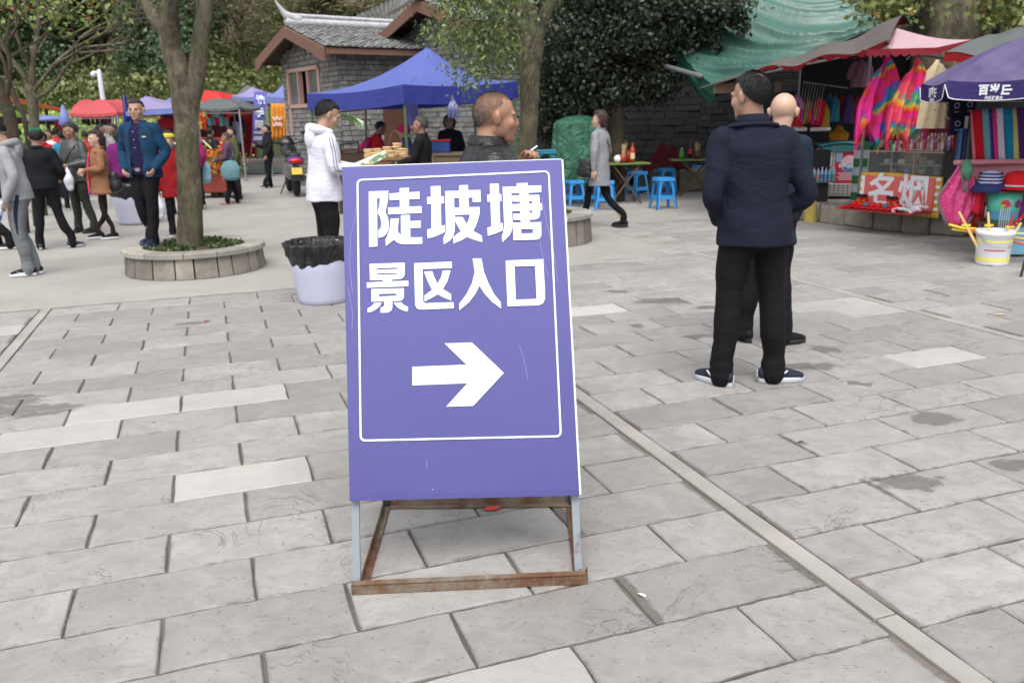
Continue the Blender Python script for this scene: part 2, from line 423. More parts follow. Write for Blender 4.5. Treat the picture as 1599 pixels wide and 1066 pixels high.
def slab_mesh(w, d, seed, mat, th=.045):
    """one dressed stone: uneven outline, worn arris"""
    r = random.Random(seed); n = 9; P = []
    def side(ax, ay, bx, by):
        for i in range(n if abs(ax - bx) > abs(ay - by) else 3):
            t = i / (n if abs(ax - bx) > abs(ay - by) else 3); j = r.uniform(-.0055, .0045) if i else r.uniform(-.002, .001)
            P.append((ax + (bx - ax) * t + (j if abs(ay - by) > abs(ax - bx) else 0), ay + (by - ay) * t + (j if abs(ax - bx) > abs(ay - by) else 0)))
    side(-w, -d, w, -d); side(w, -d, w, d); side(w, d, -w, d); side(-w, d, -w, -d)
    k = len(P); v = [(x, y, -th) for x, y in P] + [(x, y, -.006) for x, y in P] + [(x * (1 - .005 / w), y * (1 - .005 / d), 0) for x, y in P]
    f = [tuple(range(2 * k, 3 * k))] + [(q * k + i, q * k + (i + 1) % k, (q + 1) * k + (i + 1) % k, (q + 1) * k + i) for q in (0, 1) for i in range(k)]
    return v, f
gap = .0052
vf_full = [slab_mesh(PA / 2 - gap * .8, .15 - gap, 50 + i, None) for i in range(8)]
full = []
for i, (v, f) in enumerate(vf_full):
    me = bpy.data.meshes.new('slab'); me.from_pydata(v, [], f); me.materials.append(M_slab); full.append(me)
wfull = []
for i in range(3):
    v, f = slab_mesh(PA / 2 - gap * .8, .15 - gap, 90 + i, None)
    me = bpy.data.meshes.new('slab'); me.from_pydata(v, [], f); me.materials.append(M_white); wfull.append(me)
WHITE = [(-.6, 10), (-.02, 10), (-.87, 9), (-.01, 6), (.7, 0), (2.87, 14), (4.93, 11), (4.64, 12), (4.23, 7), (-1.8, 18), (4.3, 12)]
ents = []
def inplaza(p):
    x, y = p[0], p[1]; ins = False; n = len(poly)
    for i in range(n):
        x1, y1, x2, y2 = poly[i][0], poly[i][1], poly[(i + 1) % n][0], poly[(i + 1) % n][1]
        if (y1 > y) != (y2 > y) and x < (x2 - x1) * (y - y1) / (y2 - y1) + x1: ins = not ins
    return ins
bays = [(-12, -1.505, -1.55 - .012 * 0), (-1.415, 1.795, U1), (1.89, 5.055, U2), (5.15, 14, U2 + .4)]
for (ua, ub, off) in bays:
    for row in range(-2, 45):
        r = random.Random(row * 31 + int(ua * 10))
        o = off + (PA / 2 if row % 2 == 0 else 0)
        k = math.floor((ua - o) / PA)
        while o + k * PA < ub:
            u0, u1 = max(ua, o + k * PA), min(ub, o + (k + 1) * PA); k += 1
            if u0 == ua and 0 < o + k * PA - ua < .12: continue
            if u0 < ua + .13 and u0 > ua: u0 = ua
            if ub - u1 < .12: u1 = ub; k += 1
            if u1 - u0 < .05: continue
            uc, vc = (u0 + u1) / 2, V0 + .3 * (row + .5)
            p = UVW(uc, vc)
            if p.y < .8 or p.y > 19 or abs(p.x) > p.y * .68 + 1.2: continue
            if all(inplaza(UVW(uu, vv)) for uu in (u0, u1) for vv in (vc - .13, vc + .13)) or (vc > VB and p.x < 1.0): continue
            w = any(abs(uc - a_) < .3 and row == b_ for a_, b_ in WHITE)
            ents.append((p.y, uc, vc, u1 - u0, w, r.random()))
ents.sort(); n_single = 0; V = []; F = []
rs = random.Random(3)
for (y, uc, vc, w, white, q) in ents:
    p = UVW(uc, vc); vis = abs(p.x) < p.y * .66 + .25
    cut = abs(w - PA) > .02
    if (n_single < 270 and vis and y < 7.2) or white:
        if cut:
            v_, f_ = slab_mesh(w / 2 - gap, .15 - gap, int(q * 999), None)
            me = bpy.data.meshes.new('slab'); me.from_pydata(v_, [], f_); me.materials.append(M_white if white else M_slab)
        else: me = rs.choice(wfull if white else full)
        o = bpy.data.objects.new('slab', me); COL.objects.link(o); o.parent = pavement
        o.location = (p.x, p.y, rs.uniform(-.0015, .001)); o.rotation_euler = (rs.uniform(-.0025, .0025), rs.uniform(-.0015, .0015), -AZ + rs.choice((0, math.pi)) + rs.uniform(-.002, .002))
        n_single += 1
    else:
        v_, f_ = (slab_mesh(w / 2 - gap, .15 - gap, 5, None) if cut else vf_full[int(q * 8)])
        o0 = len(V); z = rs.uniform(-.0015, .001); dr = rs.uniform(-.002, .002)
        ca, sa = math.cos(-AZ + dr), math.sin(-AZ + dr)
        V += [(p.x + a_ * ca - b_ * sa, p.y + a_ * sa + b_ * ca, c2 + z) for a_, b_, c2 in v_]
        F += [tuple(i + o0 for i in g) for g in f_]
fm = MB(); fm.v = V; fm.f = F
tag(fm.build('slab', M_slabi, pavement, fix=False), kind='stuff')
# long narrow strips between the bays, in lengths of about 1.2 m
for ua, ub in ((1.805, 1.885), (-1.497, -1.42), (5.065, 5.14)):
    v_ = .6
    while v_ < (VB if ua < 4 else 13):
        ln = 1.19 if ua > 0 else 1.4
        b_ = MB(); b_.box((0, 0, -.02), (ub - ua, min(ln, (VB if ua < 4 else 13) - v_) - .008, .042), bev=.004)
        o = b_.build('edging_stone', M_strip, pavement); o.location = UVW((ua + ub) / 2, v_ + min(ln, (VB if ua < 4 else 13) - v_) / 2, 0); o.rotation_euler = (0, 0, -AZ)
        v_ += ln
b_ = MB(); b_.box((0, 0, -.02), (6.2, .05, .044), bev=.004)
for uc in (-5, -1.9 + 3.1 - .0, ):
    o = b_.build('edging_stone', M_strip, pavement); o.location = UVW(uc, VB + .03, 0.002); o.rotation_euler = (0, 0, -AZ)

# ------------------------------------------------------------------ hillside
def hz(x, y):
    y0 = 27 + .10 * abs(x + 10) if x < 6 else 30
    t = y - y0
    if t <= 0: return -.05
    h = .18 * t if t < 12 else 2.16 + (t - 12) * .62
    return h + .5 * mnoise.noise(Vector((x * .12, y * .12, 0))) * min(1, t / 4)
def hillfn(u, v):
    x = -75 + 150 * u; y = 26 + 46 * v * (.4 + .6 * v)
    return (x, y, hz(x, y) - .02)
m = NT('hillside_soil_and_crops'); v = m.coord(); n = m.noise(v, .35, 6, .7); n2 = m.noise(v, 3.5, 5, .7)
c = m.mix(m.ramp(n, [(.38, (0, 0, 0)), (.6, (1, 1, 1))]), C(96, 110, 58, .75), C(120, 104, 76, .7)); c = m.mix(n2, c, C(118, 142, 70, .7))
m.base(c); m.rough(1); m.bump(n2, 1, .2)
hb = MB(); hb.grid(hillfn, 110, 60); tag(hb.build('hillside', m.m, smooth=True), kind='structure')

def leafmat(c1, c2, c3=None, rough=.5, trans=.25, f3=.08):
    m = NT('leaves'); g = m.n('ShaderNodeNewGeometry'); oi = m.n('ShaderNodeObjectInfo')
    r_ = g.outputs['Random Per Island']
    st = [(0, c1), (.55, c2)]
    c = m.mix(m.ramp(r_, [(0, (0, 0, 0)), (1, (1, 1, 1))]), c1, c2)
    if c3: c = m.mix(m.ramp(r_, [(1 - f3, (0, 0, 0)), (1 - f3 + .01, (1, 1, 1))]), c, c3)
    mr = m.n('ShaderNodeMapRange'); m.l(oi.outputs['Random'], mr.inputs[0]); mr.inputs[3].default_value = .7; mr.inputs[4].default_value = 1.3
    hv = m.n('ShaderNodeHueSaturation'); m.l(c, hv.inputs['Color']); m.l(mr.outputs[0], hv.inputs['Value'])
    m.base(hv.outputs[0]); m.rough(rough)
    tr = m.n('ShaderNodeBsdfTranslucent'); m.l(hv.outputs[0], tr.inputs[0])
    mx = m.n('ShaderNodeMixShader'); mx.inputs[0].default_value = trans
    m.l(m.b.outputs[0], mx.inputs[1]); m.l(tr.outputs[0], mx.inputs[2]); m.l(mx.outputs[0], m.t.nodes['Material Output'].inputs[0])
    return m.m
def leaf_cloud(P, size, rng, droop=.0, aspect=.42, var=.5):
    """P (n,3) leaf positions -> two-triangle pointed leaves"""
    n = len(P); a = rng.normal(size=(n, 3)); a[:, 2] = a[:, 2] * .6 - droop; a /= np.linalg.norm(a, axis=1)[:, None]
    b = rng.normal(size=(n, 3)); b -= a * (a * b).sum(1)[:, None]; b /= np.linalg.norm(b, axis=1)[:, None] + 1e-9
    s = size * (1 + var * (rng.random(n) - .5) * 2)[:, None]
    c = np.cross(a, b)
    V = np.stack([P, P + a * s * .5 + b * s * aspect + c * s * .08, P + a * s, P + a * s * .5 - b * s * aspect + c * s * .08], 1).reshape(-1, 3)
    F = np.arange(4 * n).reshape(-1, 4)
    return V, F
def clumps(rng, centre, rad, ncl, nleaf, spread, shell=.55):
    """leaf positions in clumps spread over an ellipsoid"""
    d = rng.normal(size=(ncl, 3)); d /= np.linalg.norm(d, axis=1)[:, None]
    r_ = (shell + (1 - shell) * rng.random(ncl)) ** .6
    c = np.array(centre) + d * r_[:, None] * np.array(rad)
    k = rng.integers(0, ncl, nleaf)
    sp = spread * (.5 + rng.random(ncl))
    return c[k] + rng.normal(size=(nleaf, 3)) * sp[k][:, None] * np.array([1, 1, .6])
def barkmat(c1, c2, lich, sc=10, moss=.3):
    m = NT('bark'); v = m.coord(); n = m.noise(m.mapping(v, (1, 1, .35)), sc, 7, .7, .4); n2 = m.noise(v, 5, 4, .6); n3 = m.noise(m.mapping(v, (1, 1, .5)), sc * 5, 4, .7)
    c = m.mix(m.ramp(n, [(.35, (0, 0, 0)), (.62, (1, 1, 1))]), c1, c2)
    c = m.mix(m.ramp(n2, [(.48, (0, 0, 0)), (.62, (moss + .3,) * 3)]), c, lich); pl_ = m.noise(m.mapping(v, (1, 1, .6)), 3.2, 5, .7, .5); c = m.mix(m.ramp(pl_, [(.52, (0, 0, 0)), (.6, (.8,) * 3)]), c, tuple(min(.6, x * 1.45) for x in c2[:3]) + (1,)); c = m.mix(m.ramp(pl_, [(.36, (.7,) * 3), (.44, (0, 0, 0))]), c, tuple(x * .5 for x in c1[:3]) + (1,))
    m.base(m.mix(m.math('MULTIPLY', n3, .4), c, tuple(x * .4 for x in c1[:3]) + (1,))); m.rough(.95); m.bump(m.math('ADD', n, m.math('MULTIPLY', n3, .5)), 1, .045)
    return m.m
M_bark = barkmat(C(88, 80, 64, .65), C(142, 132, 112, .68), C(110, 116, 70, .68), sc=24)
M_barkd = barkmat(C(60, 50, 40, .7), C(96, 82, 66, .7), C(90, 88, 66, .7), sc=24)
# -- the wood on the slope: several kinds of tree, each its own object
def wood_tree(kind, mat, seed, h):
    rng = np.random.default_rng(seed); o = thing(kind, (0, 0, 0), None, 'tree')
    tb = MB(); tb.tube([(0, 0, -.5), (.1, 0, h * .4), (0, .1, h * .8)], [.16, .11, .05], 6); 
    for i in range(5):
        a = i * 1.3; tb.tube([(0, 0, h * (.35 + .08 * i)), (math.cos(a) * 1.1, math.sin(a) * 1.1, h * (.55 + .07 * i))], [.06, .02], 5)
    tb.build('trunk', M_barkd, o)
    if kind == 'conifer_tree': 
        z = rng.random(8000) ** .8; r_ = (1 - z) * 1.5 * (.55 + .45 * np.sin(z * 60) ** 2) * np.sqrt(rng.random(8000)); a = rng.random(8000) * 6.283
        P = np.stack([r_ * np.cos(a), r_ * np.sin(a), h * (.15 + .95 * z)], 1)
        V, F = leaf_cloud(P, .20, rng, .5, .28)
    elif kind == 'bare_tree':
        P = clumps(rng, (0, 0, h * .68), (1.7, 1.7, h * .36), 60, 4200, .3, .2)
        V, F = leaf_cloud(P, .34, rng, -.4, .05)
    else:
        P = clumps(rng, (0, 0, h * .66), (1.9, 1.9, h * .38), 110, 11000, .24, .35)
        V, F = leaf_cloud(P, .15, rng, .2, .42)
    bulk('crown', V, F, mat, o)
    return o
kinds = [wood_tree('conifer_tree', leafmat(C(66, 86, 62, .9), C(112, 136, 98, .9)), 1, 7.5),
         wood_tree('broadleaf_tree', leafmat(C(96, 116, 74, .95), C(156, 172, 122, .95)), 2, 6.5),
         wood_tree('broadleaf_tree', leafmat(C(70, 90, 58, .9), C(124, 142, 92, .9)), 3, 7.5),
         wood_tree('bare_tree', leafmat(C(114, 106, 84, .9), C(166, 154, 126, .9)), 4, 6),
         wood_tree('conifer_tree', leafmat(C(74, 98, 76, .9), C(118, 142, 110, .9)), 5, 9)]
lab = ['dark narrow conifer in the wood on the slope', 'pale green leafy tree in the wood on the slope', 'dark leafy tree in the wood on the slope', 'brown bare tree in the wood on the slope', 'tall bluish conifer in the wood on the slope']
grp = ['dark conifers on the wooded slope', 'pale leafy trees on the wooded slope', 'dark leafy trees on the wooded slope', 'bare brown trees on the wooded slope', 'tall conifers on the wooded slope']
used = [False] * 5
rr_ = random.Random(11)
for row, y in enumerate((40.5, 43, 46, 49.5, 53.5, 58, 63)):
    n = 13 + row
    for i in range(n):
        x = (-.70 + 1.0 * (i + rr_.uniform(.15, .85)) / n) * y
        if x > .12 * y: continue
        yy = y + rr_.uniform(-1, 1)
        if -.32 * y < x < -.05 * y: k = rr_.choice((3, 1, 3, 3, 1) if row < 3 else (3, 3, 2, 1))
        elif x < -.42 * y: k = rr_.choice((0, 2, 0, 4, 2))
        else: k = rr_.choice((4, 1, 2, 1, 0))
        if used[k]: o = copy_tree(kinds[k])
        else: o = kinds[k]; used[k] = True
        o.location = (x, yy, hz(x, yy) - .2); o.rotation_euler = (0, 0, rr_.uniform(0, 6.28)); s_ = rr_.uniform(.8, 1.25); o.scale = (s_, s_, s_ * rr_.uniform(.9, 1.1))
        o['label'] = lab[k]; o['group'] = grp[k]
# undergrowth and crops on the lower slope
rng = np.random.default_rng(9)
def scatter_cover(name, n, x0, x1, y0, y1, size, mat, hh, label):
    x = rng.uniform(x0, x1, n); y = rng.uniform(y0, y1, n); z = np.array([hz(a_, b_) for a_, b_ in zip(x, y)])
    P = np.stack([x, y, z + rng.random(n) * hh], 1); V, F = leaf_cloud(P, size, rng, -.9, .3)
    return tag(bulk(name, V, F, mat), label, name.replace('_', ' '), kind='stuff')
scatter_cover('crop_plants', 30000, -32, 0, 31.5, 39, .15, leafmat(C(122, 150, 72, .9), C(170, 190, 108, .9)), .3, 'bright green crops growing on the lower slope behind the tents')
scatter_cover('undergrowth', 60000, -36, 8, 38.5, 48, .22, leafmat(C(80, 96, 54, .85), C(140, 146, 92, .85)), 1.4, 'tangled dark undergrowth below the wood on the slope')

# ------------------------------------------------------------------ planters
M_pst = stone('planter_stone', C(118, 112, 102, .72), C(164, 158, 148, .72), 5, .8)
M_pcap = stone('planter_cap', C(150, 145, 134, .72), C(182, 178, 168, .72), 5, .6)
m = NT('planter_soil'); v = m.coord(); n = m.noise(v, 30, 5, .7); m.base(m.mix(n, C(58, 50, 38), C(92, 84, 62))); m.rough(1); m.bump(n, 1, .03); M_soil = m.m
M_ivy = leafmat(C(52, 72, 40, .9), C(92, 116, 62, .9), C(140, 120, 70, .8), f3=.1)
def planter(c, r, h, label, rin=.52):
    o = thing('stone_planter', (c[0], c[1], 0), label, 'planter', 'round stone planters round the plaza trees')
    n = 22; rg = random.Random(int(c[1] * 10))
    ang = 0; cuts = [0]
    while ang < 2 * math.pi - .1: ang += rg.uniform(.2, .36); cuts.append(ang)
    cuts[-1] = 2 * math.pi
    M0 = stone('x', (0, 0, 0, 1), (0, 0, 0, 1)) if False else None
    for a0, a1 in zip(cuts, cuts[1:]):
        b = MB(); g = .008 / r; k = 3; dr = rg.uniform(-.008, .008); top = h - .055
        ring = []
        for (rad_, z) in ((r + dr, 0), (r + dr, top), (r - .14, top), (r - .14, 0)):
            ring.append([((rad_ - .02 * (z / top)) * math.cos(a0 + g + (a1 - a0 - 2 * g) * i / k), (rad_ - .02 * (z / top)) * math.sin(a0 + g + (a1 - a0 - 2 * g) * i / k), z) for i in range(k + 1)])
        v = [p for q in ring for p in q]; f = []
        for q in range(4):
            for i in range(k): f.append((q * (k + 1) + i, q * (k + 1) + i + 1, ((q + 1) % 4) * (k + 1) + i + 1, ((q + 1) % 4) * (k + 1) + i))
        f += [tuple(q * (k + 1) for q in range(4)), tuple(q * (k + 1) + k for q in (3, 2, 1, 0))]
        b.add(v, f); b.build('stone_block', M_pst, o)
    cuts = [i * 2 * math.pi / 13 + rg.uniform(-.08, .08) for i in range(13)]
    for i in range(13):
        a0, a1 = cuts[i], cuts[(i + 1) % 13] + (2 * math.pi if i == 12 else 0); g = .004 / r; k = 4; b = MB()
        prof = [(r + .015, h - .055), (r + .012, h - .012), (r - .005, h), (rin + .015, h), (rin, h - .012), (rin, h - .055)]
        v = [(q * math.cos(a0 + g + (a1 - a0 - 2 * g) * j / k), q * math.sin(a0 + g + (a1 - a0 - 2 * g) * j / k), z) for q, z in prof for j in range(k + 1)]
        f = [(q * (k + 1) + j, q * (k + 1) + j + 1, ((q + 1) % 6) * (k + 1) + j + 1, ((q + 1) % 6) * (k + 1) + j) for q in range(6) for j in range(k)]
        f += [tuple(q * (k + 1) for q in range(6)), tuple(q * (k + 1) + k for q in range(5, -1, -1))]
        b.add(v, f); b.build('cap_stone', M_pcap, o)
    b = MB(); b.lathe((0, 0, 0), [(r - .05, 0.01), (rin + .02, h - .06), (rin * .5, h - .035), (0.001, h - .02)], 24); b.build('soil', M_soil, o, smooth=True)
    rg2 = np.random.default_rng(int(c[1])); n = 2200; a = rg2.random(n) * 6.283; q = rin * np.sqrt(rg2.random(n)) * .98
    keep = (np.sin(a * 3 + q * 4) > -.6); a, q = a[keep], q[keep]
    P = np.stack([q * np.cos(a), q * np.sin(a), h - .045 + rg2.random(len(a)) * .05], 1); V, F = leaf_cloud(P, .035, rg2, -.6, .4)
    tag(bulk('ground_ivy', V, F, M_ivy, o), kind='stuff')
    return o
PC = Vector((-3.42, 9.06, 0)); PC2 = Vector((.27, 10.72, 0))
planter(PC, .72, .265, 'round stone planter of grey blocks around the forked tree on the left')
planter(PC2, .775, .36, 'round stone planter half hidden behind the purple sign')
# ------------------------------------------------------------------ the plaza trees
def tree(name, parts, mat, label, cat='tree', seg=12, k=5):
    """parts: list of (points, radii) limbs joined as one trunk"""
    o = thing(name, parts[0][0][0], label, cat); b = MB(); rg = random.Random(len(parts))
    for pts, rad in parts:
        ph = rg.uniform(0, 6)
        b.tube(pts, rad, seg, k=k, wob=lambda i, t, ph=ph: 1 + .035 * math.sin(i * 1.9 + ph) + .02 * math.sin(i * 4.1))
    b.build('trunk', mat, o, smooth=True, off=parts[0][0][0]); return o
def twigs(b, p0, d, ln, r, depth, rg, up=.25):
    """recursive branchlets"""
    p = Vector(p0); d = Vector(d).normalized(); P = [p.copy()]
    for i in range(3):
        d = (d + Vector((rg.uniform(-.35, .35), rg.uniform(-.35, .35), rg.uniform(-.2, .35) * up * 2))).normalized(); p = p + d * ln / 3; P.append(p.copy())
    b.tube(P, [r, r * .8, r * .6, r * .35], 5 if depth > 1 else 4, k=2 if depth > 1 else 1)
    if depth:
        for i in range(rg.choice((2, 3, 3))):
            q = P[rg.choice((1, 2, 3))]; dd = (d + Vector((rg.uniform(-.9, .9), rg.uniform(-.9, .9), rg.uniform(-.3, .8)))).normalized()
            twigs(b, q, dd, ln * rg.uniform(.6, .8), r * .5, depth - 1, rg, up)
Y = 9.06
t1 = tree('forked_tree', [
    ([Q(296, 388, Y), Q(297, 330, Y), Q(294, 250, Y), Q(291, 190, Y), Q(290, 150, Y)], [.145, .128, .122, .125, .135]),
    ([Q(288, 170, Y), Q(279, 110, Y), Q(266, 70, Y), Q(266, 20, Y - .1), Q(268, -60, Y - .2), Q(262, -260, Y)], [.12, .115, .105, .085, .08, .04]),
    ([Q(276, 95, Y), Q(258, 55, Y), Q(238, 22, Y + .1), Q(222, -15, Y + .2), Q(190, -120, Y + .3)], [.09, .07, .065, .06, .03]),
    ([Q(296, 165, Y), Q(306, 125, Y), Q(312, 70, Y), Q(319, 20, Y), Q(323, -60, Y + .1), Q(345, -260, Y + .1)], [.10, .092, .085, .082, .08, .035]),
    ], M_bark, 'grey barked tree with two upright forks in the round stone planter', 'tree')
# hanging autumn leaves of its crown at the top left
rng = np.random.default_rng(21)
def leaf_spray(cells, n, size, mat, parent, spread=.12, Y0=9.0, name='crown', droop=.5, aspect=.3, off=None):
    P = []
    for (px, py, dy) in cells:
        c = Q(px, py, Y0 + dy); P.append(np.array(c) + rng.normal(size=(n, 3)) * np.array([spread, spread, spread * .7]))
    V, F = leaf_cloud(np.concatenate(P), size, rng, droop, aspect)
    return bulk(name, V, F, mat, parent, off=off)
M_aut = leafmat(C(112, 126, 56, .9), C(140, 156, 82, .9), C(196, 90, 56, .9), f3=.07)
cells = [(rnd.uniform(-40, 215), rnd.uniform(-60, 24) * (1 if i % 3 else .5), rnd.uniform(-1.2, 1.4)) for i in range(30)] + [(55, 28, 0), (48, 10, .1), (100, 33, 0), (85, 30, .2), (165, 12, 0), (190, 20, .3)]
leaf_spray(cells, 20, .055, M_aut, t1, .14, 9, off=t1.location)
for i in range(8):
    b = MB(); 
p0 = Q(222, -15, Y + .2); b = MB(); rg = random.Random(4)
for (x, y) in ((150, -10), (60, 5), (110, 20), (20, -20), (190, 8)):
    b.tube([p0, Q((222 + x) / 2, y - 40, Y), Q(x, y, Y - .2)], [.03, .02, .008], 5)
b.build('branch', M_bark, t1, off=t1.location, smooth=True)
Y = 10.72
t2 = tree('plaza_tree', [
    ([PC2 + Vector((0, 0, .3)), Q(822, 260, Y), Q(826, 190, Y), Q(827, 130, Y), Q(828, 90, Y)], [.135, .115, .112, .12, .125]),
    ([Q(822, 100, Y), Q(818, 60, Y), Q(810, 20, Y), Q(804, -40, Y), Q(790, -220, Y)], [.12, .105, .09, .085, .04]),
    ([Q(833, 95, Y), Q(840, 55, Y), Q(852, 20, Y), Q(866, -20, Y), Q(900, -200, Y)], [.11, .08, .075, .07, .03]),
    ([Q(826, 75, Y), Q(828, 30, Y + .1), Q(826, -60, Y + .2)], [.09, .07, .06])],
    M_bark, 'mossy tree with a three way fork behind the man in the leather jacket')
M_lf = leafmat(C(58, 78, 42, .9), C(118, 138, 84, .9), C(150, 160, 96, .9), rough=.35, f3=.15)
cells = []
for (x0, x1, y0, y1, k) in ((690, 800, -40, 55, 46), (715, 790, 50, 95, 14), (712, 740, 90, 125, 6), (690, 730, 30, 60, 8), (755, 800, 80, 110, 7), (700, 900, -80, 10, 22)):
    cells += [(rnd.uniform(x0, x1), rnd.uniform(y0, y1), rnd.uniform(-1.6, -.2)) for _ in range(k)]
leaf_spray(cells, 48, .062, M_lf, t2, .14, Y, droop=.9, aspect=.22, off=t2.location)
b = MB()
for (x, y) in ((700, 40), (730, 20), (722, 100), (770, 60), (690, 0), (760, 90)):
    b.tube([Q(810, -30, Y), Q((800 + x) / 2, y - 60, Y - .4), Q(x, y, Y - .8)], [.03, .02, .006], 5)
b.build('branch', M_bark, t2, off=t2.location, smooth=True)
# bare trees far left
rg = random.Random(14)
def bare(label, parts, seed, mat, depth=3, tips=()):
    o = tree('bare_tree', parts, mat, label); b = MB(); rg = random.Random(seed)
    for (p, d, ln, r) in tips: twigs(b, p, d, ln, r, depth, rg)
    b.build('branch', mat, o, off=parts[0][0][0]); return o
Y = 15.0
def T(px, py, dx, dz, ln, r=.024, dy=0): return (Q(px, py, Y + dy), (dx, rg.uniform(-.5, .5), dz), ln, r)
bt = bare('bare limbed tree with spreading twigs left of the lamp post', [
    ([Vector((Q(56, 285, Y).x, Y, 0)), Q(54, 200, Y), Q(50, 150, Y), Q(47, 138, Y)], [0.104, 0.080, 0.088, 0.088]),
    ([Q(48, 145, Y), Q(38, 120, Y), Q(20, 95, Y), Q(0, 70, Y), Q(-40, 20, Y)], [0.056, 0.040, 0.036, 0.028, 0.016]),
    ([Q(50, 145, Y), Q(62, 130, Y), Q(85, 100, Y), Q(110, 78, Y + .3), Q(130, 55, Y + .5)], [0.048, 0.036, 0.028, 0.024, 0.012]),
    ([Q(50, 140, Y), Q(52, 90, Y), Q(60, 40, Y), Q(58, -20, Y)], [0.056, 0.044, 0.032, 0.016]),
    ([Q(48, 140, Y), Q(44, 100, Y), Q(28, 60, Y - .3), Q(22, 10, Y - .4)], [0.048, 0.032, 0.024, 0.012]),
    ([Q(54, 155, Y), Q(80, 138, Y), Q(100, 110, Y), Q(120, 82, Y)], [0.040, 0.032, 0.024, 0.016]),
    ([Q(50, 150, Y), Q(30, 138, Y), Q(10, 122, Y), Q(-20, 118, Y)], [0.040, 0.024, 0.020, 0.016])], 5, M_bark, 3,
    [T(110, 78, 1, .3, 1.1), T(125, 60, 1, .5, 1.0), T(85, 100, 1, .35, 1.1), T(60, 40, .6, .7, 1.2), T(60, 60, -.4, .7, 1), T(28, 60, -.6, .6, 1), T(0, 70, -.5, .6, .9), T(52, 90, .5, .6, 1.1), T(120, 82, 1, .1, 1), T(130, 55, .8, .2, 1.2), T(62, 20, 1, .3, 1.3), T(95, 110, .9, .5, .9), T(20, 95, .1, .8, 1), T(10, 122, -.8, .3, .9), T(100, 60, 1, .25, 1.2), T(125, 75, 1, .1, 1.2)])
Y = 12.5
bare('leaning dark trunk at the far left edge', [
    ([Vector((Q(24, 300, Y).x, Y, 0)), Q(18, 200, Y), Q(8, 165, Y), Q(-14, 110, Y), Q(-40, 40, Y)], [0.104, 0.088, 0.088, 0.080, 0.064]),
    ([Q(6, 165, Y), Q(16, 118, Y), Q(12, 70, Y), Q(16, 20, Y)], [0.048, 0.028, 0.024, 0.016])], 6, M_barkd, 3,
    [T(16, 60, .4, .7, .8), T(14, 90, .6, .4, .8)])
Y = 13.4
bare('thin bent trunk between the two bare trees on the left', [
    ([Vector((Q(48, 300, Y).x, Y, 0)), Q(40, 195, Y), Q(26, 160, Y), Q(14, 125, Y), Q(4, 90, Y)], [0.040, 0.036, 0.036, 0.032, 0.024])], 8, M_barkd, 2, [T(10, 110, -.2, .8, .8)])
# dark evergreen in the middle
Y = 15.6
M_dark = leafmat(C(42, 54, 40, .85), C(92, 104, 80, .85), C(136, 136, 112, .8), rough=.42, f3=.05)
dt = tree('evergreen_tree', [
    ([Q(962, 330, Y), Q(962, 220, Y), Q(964, 130, Y), Q(966, 60, Y), Q(960, -60, Y)], [.17, .15, .14, .12, .08]),
    ([Q(964, 110, Y), Q(1010, 60, Y), Q(1060, 20, Y), Q(1120, -10, Y)], [.08, .06, .04, .02]),
    ([Q(964, 120, Y), Q(920, 80, Y), Q(880, 50, Y), Q(850, 0, Y)], [.08, .06, .04, .02])], M_barkd, 'dark evergreen tree with a drooping crown over the plastic stools')
rng = np.random.default_rng(33)
P = []
def blob(px, py, dy, rx, rz, n, sp=.14):
    c = np.array(Q(px, py, Y + dy)); ry = rx
    n = int(n * 1.9); P.append(clumps(rng, c, (rx, ry, rz), max(6, int(n / 70)), n, sp, .3))
for a in ((900, 50, 0, .95, .9, 6500), (985, 40, 0, 1.0, .85, 7000), (1060, 20, -.2, .8, .6, 4200), (930, 130, .1, .7, .5, 4000), (1000, 115, .2, .7, .5, 4200), (880, 130, .5, .5, .6, 2400), (1110, 5, -.5, .6, .32, 2600), (870, 190, .7, .45, .5, 1800), (940, -30, 0, 1.5, .8, 4500), (1040, 75, 0, .5, .3, 1800), (905, 165, .2, .4, .3, 1300)): blob(*a)
# drooping sprays against the tarpaulin
for (px, py) in ((1075, 55), (1100, 40), (1125, 30), (1150, 20), (1160, 30), (1118, 55), (1140, 8)):
    for j in range(9):
        c = np.array(Q(px + rnd.uniform(-8, 8), py + j * 3.5 - 8, Y - .6)); P.append(c + rng.normal(size=(26, 3)) * np.array([.032, .035, .035]))
V, F = leaf_cloud(np.concatenate(P), .062, rng, .7, .36, .7)
bulk('crown', V, F, M_dark, dt, off=dt.location)
